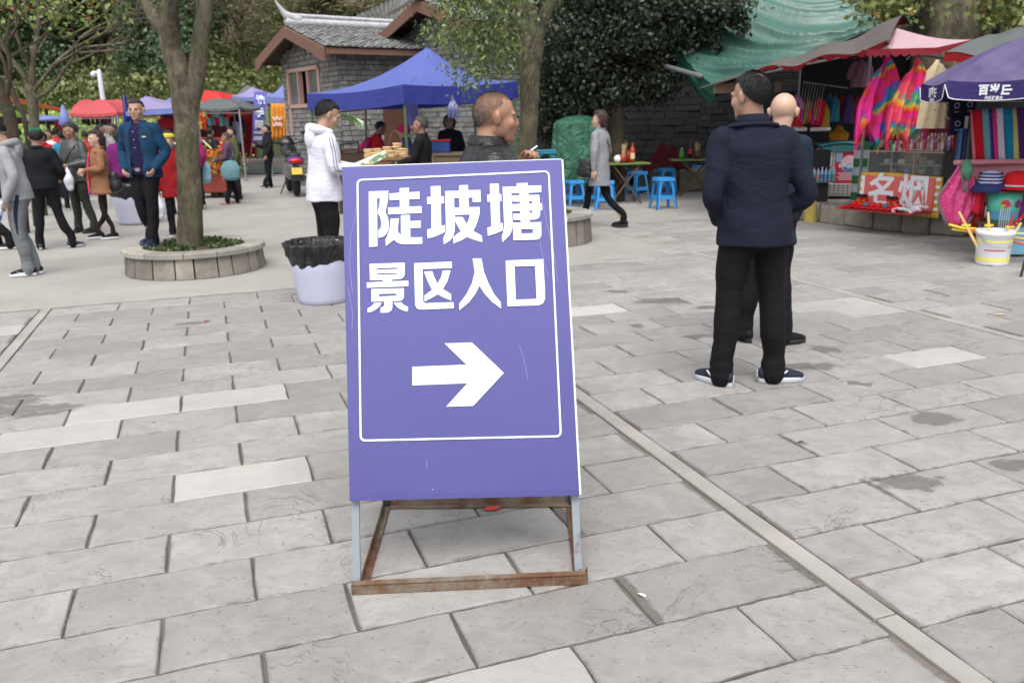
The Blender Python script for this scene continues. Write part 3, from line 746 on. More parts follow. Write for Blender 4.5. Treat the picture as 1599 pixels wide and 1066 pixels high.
# ================================================================== HOUSES
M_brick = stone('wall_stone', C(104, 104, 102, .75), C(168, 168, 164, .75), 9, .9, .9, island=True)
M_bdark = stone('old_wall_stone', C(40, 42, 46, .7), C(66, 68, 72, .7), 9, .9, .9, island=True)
m = NT('mortar'); n = m.noise(m.coord(), 12, 4); m.base(m.mix(n, C(58, 56, 54, .8), C(92, 88, 84, .8))); m.rough(1); M_mort = m.m
M_fascia = plain(C(122, 88, 74, .8), .8, 0, .3, 8, .4)
M_tile = stone('roof_tile', C(84, 86, 84, .75), C(150, 152, 148, .75), 12, .6, .85, island=True)
M_ridge = stone('ridge_plaster', C(150, 150, 152, .8), C(206, 206, 210, .8), 9, .5, .8)
def brick_wall(name, p0, p1, ztop, parent, mat, z0=0.0, course=.105, ln=.26, holes=(), off=None):
    """courses of rough stones standing proud of a mortar face, from p0 to p1"""
    p0, p1 = Vector((p0[0], p0[1], 0)), Vector((p1[0], p1[1], 0)); L = (p1 - p0).length; d = (p1 - p0) / L; nrm = Vector((d.y, -d.x, 0))
    off = Vector(off) if off is not None else Vector((0, 0, 0))
    r = random.Random(int(L * 100) + int(p0.x * 7)); b = MB(); z = z0; k = 0
    zf = ztop if callable(ztop) else (lambda t: ztop)
    while z < max(zf(0), zf(L), zf(L / 2)):
        h = course * r.uniform(.85, 1.15); x = -ln * r.random()
        while x < L:
            w = ln * r.uniform(.6, 1.35); a, e = max(x + .006, 0), min(x + w - .006, L); x += w
            if e - a < .03: continue
            mid = (a + e) / 2; zt = min(z + h - .012, zf(mid))
            if zt - z < .03: continue
            if any(ha < mid < hb and za < z + h / 2 < zb for ha, hb, za, zb in holes): continue
            dp = r.uniform(.012, .04); c = p0 + d * mid + nrm * (dp / 2) + Vector((0, 0, (z + zt) / 2)) - off
            b.box(c, (e - a, dp, zt - z), rz=math.atan2(d.y, d.x), bev=.006)
        z += h; k += 1
    tag(b.build(name, mat, parent, fix=False), kind='stuff')
    bb = MB(); n = max(1, int(L / .12)); bk = -nrm * .2
    for i in range(n):
        a, e = L * i / n, L * (i + 1) / n; mid = (a + e) / 2
        segs = [(z0, zf(mid))]
        for ha, hb, za, zb in holes:
            if ha < mid < hb: segs = [(z0, za), (zb, zf(mid))]
        for za, zb in segs: bb.slab([p0 + d * a + Vector((0, 0, za)) - off, p0 + d * e + Vector((0, 0, za)) - off, p0 + d * e + Vector((0, 0, zb)) - off, p0 + d * a + Vector((0, 0, zb)) - off], bk)
    bb.build('wall_core', M_mort, parent)
def tile_roof(a, b_, c, d, parent, off, cols=.15, rows=.16, name='roof_tiles'):
    """curved tiles in courses: a-b ridge, d-c eave"""
    a, b_, c, d = [Vector(p) - Vector(off) for p in (a, b_, c, d)]
    nu = max(3, round((b_ - a).length / cols)); nv = max(3, round((d - a).length / rows)); r = random.Random(nu * nv); mb = MB()
    nrm = (b_ - a).cross(d - a).normalized(); nrm = nrm if nrm.z > 0 else -nrm
    def P(u, v, h): return (a * (1 - u) + b_ * u) * (1 - v) + (d * (1 - u) + c * u) * v + nrm * h
    for i in range(nu):
        for j in range(nv):
            v0, v1 = j / nv, min(1.02, (j + 1.18) / nv); jit = r.uniform(-.01, .01)
            row = []
            for (vv, hh) in ((v0, .012), (v1, .034)):
                row.append([P((i + q) / nu, vv, hh + jit + .045 * math.sin(math.pi * min(1, max(0, q)))) for q in (-.05, .22, .5, .78, 1.05)])
            v = row[0] + row[1]; mb.add(v, [(q, q + 1, q + 6, q + 5) for q in range(4)] + [(5, 6, 7, 8, 9)])
    tag(mb.build(name, M_tile, parent, fix=False), kind='stuff')
    s = MB(); s.slab([a, b_, c, d], nrm * -.06); s.build('roof_deck', M_bdarkw, parent)
M_bdarkw = plain(C(58, 44, 38), .9, 0, .2, 10, .3)
rd = Vector((math.cos(R(35)), math.sin(R(35)), 0)); gd = Vector((-rd.y, rd.x, 0)); Zv = Vector((0, 0, 1))
def gable_house(B, w, roofL, zr, ze, wallL, label, horn=True, holes=(), over=.45, side=.45, frontholes=(), rs=True):
    B = Vector((B[0], B[1], 0)); Mid = B + gd * (w / 2)
    o = thing('stone_house', (B.x, B.y, 0), label, 'house'); off = o.location
    sl = (zr - ze) / (w / 2 + side)
    zt = lambda t: ze + sl * side + sl * (w / 2 - abs(t - w / 2)) - .1
    brick_wall('wall_stones', B + gd * w, B, zt, o, M_brick, holes=[(w - b_, w - a_, c_, d_) for a_, b_, c_, d_ in holes], off=off)
    brick_wall('wall_stones', B, B + rd * wallL, ze + sl * side - .1, o, M_brick, holes=frontholes, off=off)
    pk = Mid - rd * over; 
    hw = w / 2 + side
    r0, r1 = pk + Zv * zr, pk + rd * roofL + Zv * zr
    eR0, eR1 = pk - gd * hw + Zv * ze, pk - gd * hw + rd * roofL + Zv * ze
    eL0, eL1 = pk + gd * hw + Zv * ze, pk + gd * hw + rd * roofL + Zv * ze
    tile_roof(r0, r1, eR1, eR0, o, off)
    tile_roof(r1, r0, eL0, eL1, o, off)
    for s_ in (1, -1):
        e = eL0 if s_ > 0 else eR0
        q = (e - r0); b = MB(); dn = Vector((0, 0, -.24)); L = q.length; qd = q / L
        pts = [r0, r0 + q * 1.0, r0 + q * 1.0 + dn * 1.15, r0 + q * .84 + dn * 1.2, r0 + q * .80 + dn, r0 + dn]
        b.slab([p - off - rd * .02 for p in pts], -rd * .05); b.build('bargeboard', M_fascia, o)
        b = MB(); b.slab([p - off for p in (eR0 if s_ < 0 else eL0, eR1 if s_ < 0 else eL1, (eR1 if s_ < 0 else eL1) - Zv * .12, (eR0 if s_ < 0 else eL0) - Zv * .12)], -gd * s_ * .04); b.build('eaves_board', M_fascia, o)
    b = MB(); c0 = r0 + Zv * .1 - off; c1 = r1 + Zv * .1 - off
    b.tube([c0, (c0 + c1) / 2, c1], (.11, .10), 8, cap='flat'); b.tube([c0 + Zv * .14, (c0 + c1) / 2 + Zv * .13, c1 + Zv * .12], (.06, .05), 8)
    if horn: b.tube([c0 + rd * .3 + Zv * .05, c0 + rd * .05 + Zv * .12, c0 - rd * .08 + Zv * .26, c0 - rd * .20 + Zv * .42], [.11, .10, .05, .02], 8)
    b.build('ridge_cap', M_ridge, o, smooth=True)
    return o
h1 = gable_house((-3.64, 19.0), 3.3, 3.4, 3.6, 3.0, 3.2, 'stone house with grey tiled gable, horned ridge and an open window', holes=[(.99, 2.9, 1.88, 2.7)])
off = h1.location
def onwall(w, z, out=0.0): return Vector((-3.64, 19.0, 0)) + gd * w - rd * out + Zv * z
# window in the gable wall
M_wframe = plain(C(196, 160, 148, .8), .6, 0, .12)
M_glass = NT('window_glass'); M_glass.base(C(150, 160, 164, .6)); M_glass.rough(.12); M_glass.b.inputs['Transmission Weight'].default_value = .55; M_glass = M_glass.m
b = MB()
for (a_, b_, z0, z1) in ((.96, 1.06, 1.84, 2.74), (2.83, 2.93, 1.2, 2.74), (.96, 2.93, 2.66, 2.74), (.96, 2.93, 1.84, 1.92), (1.62, 1.68, 1.9, 2.68), (2.2, 2.25, 1.9, 2.68)):
    b.slab([onwall(a_, z0, .06) - off, onwall(b_, z0, .06) - off, onwall(b_, z1, .06) - off, onwall(a_, z1, .06) - off], rd * .12)
wf = b.build('window', M_wframe, h1)
for a_, b_ in ((1.07, 1.61), (2.26, 2.82)):
    b = MB(); b.slab([onwall(a_, 1.93, .0) - off, onwall(b_, 1.93, .0) - off, onwall(b_, 2.65, .0) - off, onwall(a_, 2.65, .0) - off], rd * .01); b.build('pane', M_glass, wf)
b = MB(); b.slab([onwall(.9, 1.8, -.25) - off, onwall(3.0, 1.8, -.25) - off, onwall(3.0, 2.8, -.25) - off, onwall(.9, 2.8, -.25) - off], rd * .02); b.build('room_behind_window', plain(C(120, 84, 62, .7), .8), h1)
h2 = gable_house((-.40, 17.9), 3.6, 3.6, 3.98, 3.32, 3.0, 'stone house with the higher red brown gable behind the blue canopy', horn=False, over=.5)
off = h2.location
b = MB(); k = Vector((-1.9, 19.0, 4.02)) - off
b.box(k + Vector((.05, 0, .2)), (.34, .4, .5), rz=R(35), bev=.03); b.tube([k + rd * .2 + Zv * .2, k + rd * 1.2 + Zv * .16, k + rd * 3 + Zv * .16], (.14, .12), 8)
b.build('ridge_block', M_ridge, h2, smooth=True)
h3 = thing('stone_house', (-2, 22.5, 0), 'upper roof of grey tiles rising behind the two gables', 'house'); off = h3.location
tl, tr, br, bl = Q(534, 38, 24.5), Q(690, -32, 26), Q(652, 26, 23.4), Q(566, 43, 22.2)
tile_roof(tl, tr, br, bl, h3, off)
b = MB(); b.slab([p - off for p in (bl, br, br - Zv * .18, bl - Zv * .18)], (0, .05, 0)); b.build('eaves_board', M_fascia, h3)
b = MB(); a_ = Q(620, -5, 25.3) - off; b.tube([a_, Q(700, -30, 26) - off + Zv * .1], (.16, .16), 8); b.build('ridge_cap', M_ridge, h3)
b = MB(); b.slab([p - off for p in (bl + Vector((.2, .4, -.2)), br + Vector((-.2, .4, -.2)), Vector((br.x - .2, br.y + .4, 0)), Vector((bl.x + .2, bl.y + .4, 0)))], (0, .2, 0)); b.build('wall_core', M_mort, h3)
# little pent roof between the gables
p_ = thing('pent_roof', (-2.8, 19.4, 0), 'small tiled pent roof under the eaves between the gables', 'roof'); off = p_.location
tile_roof(Q(549, 104, 19.9), Q(600, 88, 20.6), Q(590, 98, 19.6), Q(548, 110, 19.3), p_, off)
b = MB(); b.slab([q - off for q in (Q(547, 112, 19.3), Q(592, 101, 19.6), Q(592, 108, 19.6), Q(547, 119, 19.3))], (0, .3, 0)); b.build('plaster_band', M_ridge, p_)
# doorway and dark wood door in the recess
b = MB(); b.box((-2.62, 19.72, 1.05), (.5, .12, 2.1), rz=R(35)); 
tag(b.build('door', plain(C(84, 52, 40), .7)), 'dark brown wooden door in the wall behind the canopy post', 'door')
# the old dark wall along the back of the eating place and stalls
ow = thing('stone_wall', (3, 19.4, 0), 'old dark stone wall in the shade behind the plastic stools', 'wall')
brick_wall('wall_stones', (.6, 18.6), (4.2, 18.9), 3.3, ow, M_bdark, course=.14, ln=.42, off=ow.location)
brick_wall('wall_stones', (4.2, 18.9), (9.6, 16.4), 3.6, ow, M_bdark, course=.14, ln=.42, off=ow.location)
# low stone ledge under the table
M_ledge = stone('ledge_stone', C(112, 106, 96, .72), C(158, 152, 140, .72), 5, .8)
lg = thing('stone_ledge', (2.5, 17.6, 0), 'low ledge of rough stones behind the folding tables', 'ledge')
x = .7; i = 0
while x < 5.2:
    w = rnd.uniform(.45, .75); b = MB(); b.box((0, 0, 0), (w - .02, .5, .44), bev=.04); o = b.build('stone_block', M_ledge, lg); o.location = (x + w / 2 - 2.5, rnd.uniform(-.03, .03) - .06 * (x - 2.5), .22); x += w; i += 1

# ================================================================== CANOPIES
def clothmat(c, c2=None, rough=.6, tr=.25, stripe=None):
    m = NT('canopy_cloth'); v = m.coord(); n = m.noise(v, 1.3, 4, .6); n2 = m.noise(m.mapping(v, (1, 1, 3)), 5, 4, .6, .6)
    c2 = c2 or tuple(min(.88, x * 1.25) for x in c[:3]) + (1,)
    col = m.mix(n, c, c2); m.base(col); m.rough(rough); m.bump(n2, .4, .03)
    t = m.n('ShaderNodeBsdfTranslucent'); m.l(col, t.inputs[0]); x = m.n('ShaderNodeMixShader'); x.inputs[0].default_value = tr
    m.l(m.b.outputs[0], x.inputs[1]); m.l(t.outputs[0], x.inputs[2]); m.l(x.outputs[0], m.t.nodes['Material Output'].inputs[0]); return m.m
M_steel = plain(C(170, 172, 176, .7), .4, .7, .15)
M_greenpole = plain(C(74, 98, 64, .8), .5, .1, .2)
def canopy(label, cs, peak, mat, vmat=None, val=.28, posts=(0, 1, 2, 3), pm=None, cat='canopy', group=None, name='canopy_tent', sag=.06, ph=None, hip=0.0, foot=0.0):
    """four eave corners, a peak (or two with hip>0), hanging valance, legs"""
    cs = [Vector(c) for c in cs]; peak = Vector(peak); c0 = sum(cs, Vector()) / 4; o = thing(name, (c0.x, c0.y, 0), label, cat, group); off = o.location
    b = MB()
    for i in range(4):
        a, e = cs[i] - off, cs[(i + 1) % 4] - off; pk = peak - off
        dirv = (e - a) * hip / 2
        pa, pb = (pk - dirv, pk + dirv) if i % 2 == 0 else (pk - (cs[(i + 2) % 4] - cs[(i + 1) % 4]) * 0, pk)
        def fn(u, v, a=a, e=e, pa=pa, pb=pb):
            top = pa.lerp(pb, u); bot = a.lerp(e, u); s_ = 4 * u * (1 - u)
            p = bot.lerp(top, v); cur = math.sin(math.pi * v)
            p = p - Zv * (sag * cur * (2.2 - s_) * .6) - Zv * (.05 * s_ * (1 - v) ** 3)
            return p + Zv * (.012 * math.sin(u * 30 + v * 9) * (1 - v) * v * 2)
        b.grid(fn, 14, 10)
    b.build('canopy_top', mat, o, smooth=True, fix=False)
    vb = MB(); 
    for i in range(4):
        a, e = cs[i] - off, cs[(i + 1) % 4] - off; nrm = (e - a).cross(Zv).normalized()
        def fv(u, v, a=a, e=e, nrm=nrm):
            p = a.lerp(e, u) - Zv * (.05 * 4 * u * (1 - u)) - Zv * val * v
            return p + nrm * (.012 * math.sin(u * 34 + 2 * v) * v)
        vb.grid(fv, 24, 3)
    vb.build('valance', vmat or mat, o, smooth=True, fix=False)
    for i in posts:
        p = cs[i] - off; d = -p * .02; l = MB(); l.box((p.x * .97, p.y * .97, (p.z - .02 + foot) / 2), (.04, .04, p.z - .02 - foot)); l.box((p.x * .97, p.y * .97, foot + .01), (.1, .1, .02)); l.build('leg', pm or M_steel, o)
        f = MB(); q = cs[(i + 1) % 4] - off; q = q; pz = Vector((0, 0, -.12)); f.tube([p * .98 + pz, q * .98 + pz], .012, 5, cap=None)
        f.build('frame_bar', pm or M_steel, o)
    return o
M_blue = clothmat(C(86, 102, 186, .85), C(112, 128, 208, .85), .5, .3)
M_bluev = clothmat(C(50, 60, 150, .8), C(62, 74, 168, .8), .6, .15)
nearc, leftc, rightc, backc = Q(629, 132, 12.8), Q(479, 146, 15.3), Q(808, 127, 15.0), Q(742, 140, 17.4)
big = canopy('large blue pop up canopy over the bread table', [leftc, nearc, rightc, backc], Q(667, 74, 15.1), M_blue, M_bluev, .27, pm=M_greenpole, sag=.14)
# ---- left stalls
M_red = clothmat(C(212, 84, 92, .8), C(236, 116, 120, .8), .6, .35); M_lil = clothmat(C(156, 146, 200, .8), C(186, 176, 220, .8), .6, .3)
M_grey = clothmat(C(84, 92, 92, .75), C(112, 118, 116, .75), .7, .1); M_white = clothmat(C(214, 218, 232, .8), None, .6, .3)
M_lblue = clothmat(C(120, 136, 206, .8), C(150, 164, 222, .8), .6, .3); M_dkblue = clothmat(C(44, 62, 110, .8), None, .6, .1)
M_brightred = clothmat(C(206, 34, 36, .8), C(228, 60, 56, .8), .6, .2)
def px_canopy(label, x0, x1, ytop, yval, ypk, Y, dep, mat, vmat=None, vh=None, pkx=None, posts=(0, 1), sag=.04, cat='canopy'):
    a, b_ = Q(x0, yval, Y), Q(x1, yval, Y); h = a.z; v = (Q(x0, ytop, Y).z - h)
    a.z = b_.z = Q(x0, ytop, Y).z; c = b_ + Vector((0, dep, 0)); d = a + Vector((0, dep, 0)); pk = Q(pkx or (x0 + x1) / 2, ypk, Y + dep / 2)
    return canopy(label, [a, b_, c, d], pk, mat, vmat, max(.06, v), posts=posts, sag=sag, group='canopies of the souvenir stalls on the left')
px_canopy('rounded red canopy farthest left beside the lamp post', 109, 183, 176, 181, 158, 22, 3, M_red, sag=-.12)
px_canopy('second red canopy just right of the rounded one', 160, 205, 174, 178, 154, 25.5, 3, M_red)
px_canopy('lilac canopy with blue valance behind the man in blue', 178, 278, 169, 178, 150, 23, 3, M_lil, M_lblue)
px_canopy('blue and red canopy partly behind the tree trunk', 240, 305, 163, 170, 148, 26, 3, M_lblue, M_brightred)
px_canopy('red canopy right of the tree trunk', 296, 352, 158, 162, 141, 25.2, 3, M_brightred, M_white, sag=-.05)
px_canopy('dark grey awning over the hanging clothes', 306, 374, 168, 172, 154, 23.2, 2, M_grey, sag=-.05)
px_canopy('grey peaked canopy behind the vertical sign', 352, 420, 158, 164, 132, 29, 3, M_grey)
px_canopy('striped lilac and white canopy with blue fringe', 362, 425, 150, 156, 136, 26.4, 2.4, M_lil, M_lblue)
px_canopy('pale blue canopy beside the stone house', 414, 474, 150, 161, 130, 25, 3.2, M_lblue, M_lblue, sag=.06)
px_canopy('red canopy top poking up behind the grey one', 378, 402, 146, 149, 136, 31, 2, M_brightred)
# raised kerb platform
M_plat = stone('platform_concrete', C(150, 148, 140, .72), C(184, 182, 174, .72), 3, .5)
b = MB(); b.box((-8.0, 29.0, .21), (4.6, 6, .42), bev=.02); tag(b.build('raised_platform', M_plat), kind='structure')
b = MB(); b.box((-8.0, 25.96, .1), (4.7, .05, .16), bev=.01); tag(b.build('kerb', plain(C(120, 140, 136, .7), .8)), kind='structure')
# red walled booth
bo = thing('market_booth', (-8.6, 27.4, .42), 'booth with deep red walls behind the woman in a pale apron', 'stall'); off = bo.location
M_rw = plain(C(150, 18, 26, .8), .8, 0, .15)
for nm, q in (('back_wall', [Q(352, 160, 28.4), Q(398, 160, 28.4), Q(398, 245, 28.4), Q(352, 245, 28.4)]), ('side_wall', [Q(398, 160, 28.4), Q(400, 160, 26.6), Q(400, 248, 26.6), Q(398, 245, 28.4)])):
    b = MB(); b.slab([p - off for p in q], (0, .05, 0)); b.build(nm, M_rw, bo)
b = MB(); b.box(Q(327, 235, 24) - off, (1.3, .8, .7), bev=.02); b.build('counter', plain(C(176, 40, 40, .8), .7), bo)
b = MB(); b.slab([p - off for p in (Q(250, 172, 26), Q(352, 166, 26), Q(352, 250, 26), Q(250, 250, 26))], (0, .04, 0)); b.build('back_wall', plain(C(92, 30, 34), .8), bo)
def goods(cells, parent_label, cat, Y, sz, cols, group, name='garment', seed=2):
    r = random.Random(seed)
    for (px, py) in cells:
        c = Q(px, py, Y + r.uniform(-.2, .2)); w, h = sz[0] * r.uniform(.8, 1.1), sz[1] * r.uniform(.85, 1.15); b = MB()
        pts = [(-w * .5, h * .32), (-w * .24, h * .5), (w * .24, h * .5), (w * .5, h * .32), (w * .38, h * .1), (w * .3, h * .2), (w * .34, -h * .5), (-w * .34, -h * .5), (-w * .3, h * .2), (-w * .38, h * .1)]
        b.slab([(x + c.x * 0, .0 + .02 * math.sin(x * 40), z) for x, z in pts], (0, .04, 0))
        o = b.build(name, r.choice(cols)); o.location = c; tag(o, parent_label, cat, group)
redw = [fabric(C(200, 40, 44, .8)), fabric(C(214, 84, 60, .8)), fabric(C(222, 190, 60, .8)), fabric(C(120, 190, 200, .8)), fabric(C(150, 204, 216, .8)), fabric(C(196, 30, 60, .8))]
goods([(x, y) for x in (312, 319) for y in (176, 186, 196)], 'small red and yellow garments hung under the dark awning', 'clothing', 24, (.16, .22), redw[:3], 'red garments under the dark awning')
goods([(x, y) for x in (327, 333, 339, 345, 351) for y in (177, 189)], 'small turquoise and red garments hung under the dark awning', 'clothing', 24, (.14, .24), redw[3:], 'turquoise garments under the dark awning', seed=5)
goods([(130 + 7 * i, 186) for i in range(7)], 'dark trinkets hung in a row under the rounded red canopy', 'goods', 22.6, (.12, .3), [fabric(C(70, 70, 84)), fabric(C(100, 96, 104))], 'dark trinkets under the rounded canopy', seed=8, name='hanging_trinket')
b = MB()
for x in (121, 176): b.tube([Q(x, 182, 22.05), Q(x, 300, 22.05)], .03, 6)
b.box(Q(148, 181, 22.3), (1.1, .05, .08)); b.box(Q(148, 200, 22.3), (1.1, .4, .05))
tag(b.build('display_rack', M_steel), 'white metal display rack under the rounded red canopy', 'rack')
for i, (x0, x1, y0, y1, Y_, l) in enumerate(((85, 111, 186, 206, 21.5, 'small red banner at the back of the stalls left of the lamp post'), (246, 273, 186, 200, 24.5, 'red shop banner with pale writing behind the man in blue'))):
    th_ = thing('banner', Q((x0 + x1) / 2, (y0 + y1) / 2, Y_), l, 'banner'); b = MB()
    b.slab([Q(x0, y0, Y_) - th_.location, Q(x1, y0, Y_) - th_.location, Q(x1, y1, Y_) - th_.location, Q(x0, y1, Y_) - th_.location], (0, .02, 0)); b.build('cloth', M_brightred, th_)
# low stall walls and stock seen between the people
M_stock = [fabric(C(*c, .8)) for c in ((190, 60, 60), (220, 200, 190), (90, 120, 150), (60, 60, 70), (200, 150, 60), (120, 60, 110))]
for i in range(22):
    px = 62 + i * 11 + rnd.uniform(-3, 3); Y_ = rnd.uniform(22.5, 24.5); b = MB(); w = rnd.uniform(.2, .4); h_ = rnd.uniform(.15, .35)
    b.box((0, 0, h_ / 2), (w, .3, h_), bev=.03); o = b.build('goods_box', rnd.choice(M_stock)); g = Q(px, 215, Y_); o.location = (g.x, g.y, .8)
    tag(o, 'small coloured box of goods on the far souvenir tables', 'box', 'boxes on the far souvenir tables')
b = MB(); g0, g1 = Q(55, 240, 23.5), Q(310, 240, 23.5); b.box(((g0.x + g1.x) / 2, 23.5, .77), (g1.x - g0.x, 1.6, .06)); b.box(((g0.x + g1.x) / 2, 23.0, .4), (g1.x - g0.x, .04, .72))
tag(b.build('souvenir_table', M_brightred), 'long low red cloth table behind the crowd on the left', 'table')
# vertical notice banner
vb_ = thing('sign_banner', Q(404, 245, 25.6), 'tall purple and white vertical notice banner for the washroom', 'sign'); off = vb_.location
M_purp = plain(C(98, 100, 186, .85), .6, 0, .06, 5, .05)
c4 = [Q(397, 143, 25.6), Q(416, 144, 25.6), Q(411, 222, 25.5), Q(393, 222, 25.5)]
b = MB(); b.slab([p - off for p in c4], (0, .04, 0)); b.build('board', M_purp, vb_)
M_wpaint = plain(C(228, 232, 240, .9), .5, 0, .04, 5, 0, name='white_print')
exv, eyv = c4[1] - c4[0], c4[0] - c4[3]
for ch, yy in (('洗', 157), ('手', 177), ('间', 196)):
    text_mesh(ch, .26, .012, 'lettering', M_wpaint, vb_, frame(Q(406.5 - (yy - 157) * .05, yy, 25.5) - off, exv, eyv))
for yy, hh in ((207, 2.2), (216, 3)):
    b = MB(); b.slab([Q(396, yy - hh, 25.5) - off, Q(409, yy - hh, 25.5) - off, Q(409, yy + hh, 25.5) - off, Q(395.5, yy + hh, 25.5) - off], (0, .02, 0)); b.build('print_line', M_wpaint, vb_)
b = MB(); b.tube([Q(394, 222, 25.6) - off, Q(391, 248, 25.6) - off], .02, 5); b.tube([Q(411, 222, 25.6) - off, Q(412, 248, 25.6) - off], .02, 5); b.tube([Q(402, 218, 25.7) - off, Q(402, 248, 26.1) - off], .02, 5); b.build('stand', M_steel, vb_)
# orange printed curtain and white side curtain
oc = thing('printed_curtain', Q(433, 240, 24.6), 'orange printed curtain with pale writing at the side of a stall', 'curtain'); off = oc.location
def drape(x0, x1, y0, y1, Y, amp, k, sl=0, x2=None, x3=None):
    x2 = x0 if x2 is None else x2; x3 = x1 if x3 is None else x3
    def fn(u, v):
        a = Q(x0 + (x1 - x0) * u, y0, Y); b_ = Q(x2 + (x3 - x2) * u, y1, Y + sl); p = a.lerp(b_, v); p.y += amp * math.sin(u * k * 6.28 + v * 1.3) * (.4 + .6 * v); return p
    return fn
b = MB(); f = drape(423, 450, 162, 218, 24.6, .05, 4.5); b.grid(lambda u, v: f(u, v) - off, 40, 8); b.build('cloth', fabric(C(226, 150, 62, .85)), oc, smooth=True, solid=.01, fix=False)
for q in range(14):
    b = MB(); b.box(Q(427 + (q % 7) * 2.1, 184 + 9 * (q // 7) + (q * 5 % 3), 24.5) - off, (.035 if q % 3 else .05, .012, .11 if q % 2 else .07), ry=R((q * 37) % 50 - 25)); b.build('faded_print', plain(C(232, 200, 186, .85), .6), oc)
b = MB(); f = drape(449, 474, 153, 232, 24.2, .06, 3, .2, 446, 476); tag(b.build('x', M_white) if False else (b.grid(f, 36, 10).build('white_curtain', clothmat(C(208, 212, 222, .85), None, .7, .2), smooth=True, solid=.01, fix=False)), 'white sheet hung as a side curtain beside the stone house', 'curtain')
# open sided shed at far left
sh = thing('open_shed', (-12.5, 22, 0), 'open shed with orange edged flat roof at the far left', 'shed'); off = sh.location
b = MB(); b.slab([p - off for p in (Q(-60, 137, 19), Q(97, 171, 22), Q(97, 171, 26), Q(-60, 137, 26))], (0, 0, -.08)); b.build('roof', plain(C(96, 84, 76, .7), .8), sh)
b = MB(); b.slab([p - off for p in (Q(-60, 134, 18.96), Q(97, 169.5, 21.96), Q(97, 174.5, 21.96), Q(-60, 145, 18.96))], (0, -.04, 0)); b.build('fascia', plain(C(206, 116, 64, .8), .6), sh)
for x in (72, 20, 95): b = MB(); b.tube([Q(x, 172, 22.4) - off, Vector((Q(x, 172, 22.4).x, 22.4, 0)) - off], .04, 6); b.build('post', M_bdarkw, sh)
b = MB(); b.slab([p - off for p in (Q(-60, 178, 26), Q(97, 188, 26), Q(97, 196, 26), Q(-60, 190, 26))], (0, .1, 0)); b.build('beam', M_bdarkw, sh)
def parasol(label, px, yrim, ytop, Y, r, mat, ph=0, n=8, closed=False):
    c = Q(px, yrim, Y); tz = Q(px, ytop, Y).z; o = thing('parasol', (c.x, c.y, 0), label, 'parasol'); b = MB()
    if closed: b.lathe((0, 0, 0), [(.05, c.z), (.14, c.z + .1), (.1, (c.z + tz) / 2), (.02, tz)], 12, wob=lambda k, th: 1 + .25 * math.sin(th * 6))
    else: b.lathe((0, 0, 0), [(r, c.z), (r * .97, c.z + .06), (r * .6, c.z + (tz - c.z) * .7), (.02, tz)], 16)
    b.build('canopy_top', mat, o, smooth=True, solid=.01, fix=False); b = MB(); b.tube([(0, 0, 0), (0, 0, tz)], .02, 6); b.build('pole', M_steel, o)
parasol('small blue parasol open behind the bare trees', 71, 189, 180, 21, .5, M_lblue)
parasol('pale blue parasol furled beside the red banner', 103, 200, 165, 20.5, .3, M_lblue, closed=True)
fl = thing('flag', Q(203, 195, 17), 'dark blue flag with a round emblem behind the man in blue', 'flag'); off = fl.location
def ff(u, v): p = Q(190 + 20 * u + 2 * v, 152 + 46 * v - 12 * u * (1 - v) + 26 * u * v * 0, 17); p.y += .05 * math.sin(u * 8 + v * 3); return p - off
b = MB(); b.grid(lambda u, v: ff(u * (.35 + .65 * v), v), 10, 12).build('cloth', fabric(C(48, 50, 130, .8)), fl, smooth=True, solid=.006, fix=False)
b = MB(); b.tube([Q(193, 150, 17) - off, Vector((Q(196, 200, 17).x, 17, 0)) - off], .012, 5); b.build('pole', M_steel, fl)
b = MB(); b.ell(Q(200, 178, 16.9) - off, (.05, .004, .05)); b.build('emblem', plain(C(120, 140, 190, .8), .6), fl)
# lamp post with dome camera
lp = thing('camera_post', (Q(163, 165, 27).x, 27, 0), 'white post with a dome camera on a short arm', 'camera post'); off = lp.location
top = Q(154.5, 112, 27) - off; b = MB(); b.tube([(0, 0, 0), Vector((0, 0, 0)).lerp(top, .5), top], [.1, .085, .07], 10); b.build('pole', plain(C(214, 218, 226, .85), .4), lp, smooth=True)
b = MB(); b.tube([top - Zv * .05, top + Vector((-.17, 0, 0)), top + Vector((-.18, 0, -.02))], .03, 8); b.ell(top + Vector((-.19, 0, -.08)), (.08, .08, .09)); b.build('camera_dome', plain(C(220, 222, 228, .85), .25), lp, smooth=True)
b = MB(); b.tube([top, top + Zv * .18], .008, 5); b.build('aerial', M_steel, lp)
# ================================================================== THE SIGN
def rustmat(c, amount=.5, name='rusty_steel', sc=9):
    m = NT(name); v = m.coord(); n = m.noise(v, sc, 7, .72, .5); n2 = m.noise(v, 120, 4, .7); n3 = m.noise(m.mapping(v, (1, 1, 1)), 3, 4, .6)
    k = m.math('ADD', m.math('MULTIPLY', n, .6), m.math('MULTIPLY', n3, .4))
    k = m.math('ADD', m.math('MULTIPLY', k, .85), m.math('MULTIPLY', n2, .15)); f = m.ramp(k, [(.58 - amount * .3, (0, 0, 0)), (.72 - amount * .3, (1, 1, 1))])
    r_ = m.mix(n2, C(78, 50, 36, .75), C(140, 106, 74, .75)); r_ = m.mix(m.ramp(n3, [(.4, (0, 0, 0)), (.6, (1, 1, 1))]), r_, C(104, 62, 42, .8))
    m.base(m.mix(f, m.mix(m.math('MULTIPLY', n2, .4), c, tuple(x * .7 for x in c[:3]) + (1,)), r_)); m.rough(m.math('ADD', m.math('MULTIPLY', f, .4), .45)); m.bump(m.math('ADD', n2, f), .4, .004)
    return m.m
SO = Vector((-0.1593, 2.5048, 0.035)); SX = Vector((0.99862, 0.05218, -0.00555)); SU = Vector((-0.01982, 0.3641, 0.93115)).normalized(); SN = SX.cross(SU).normalized()
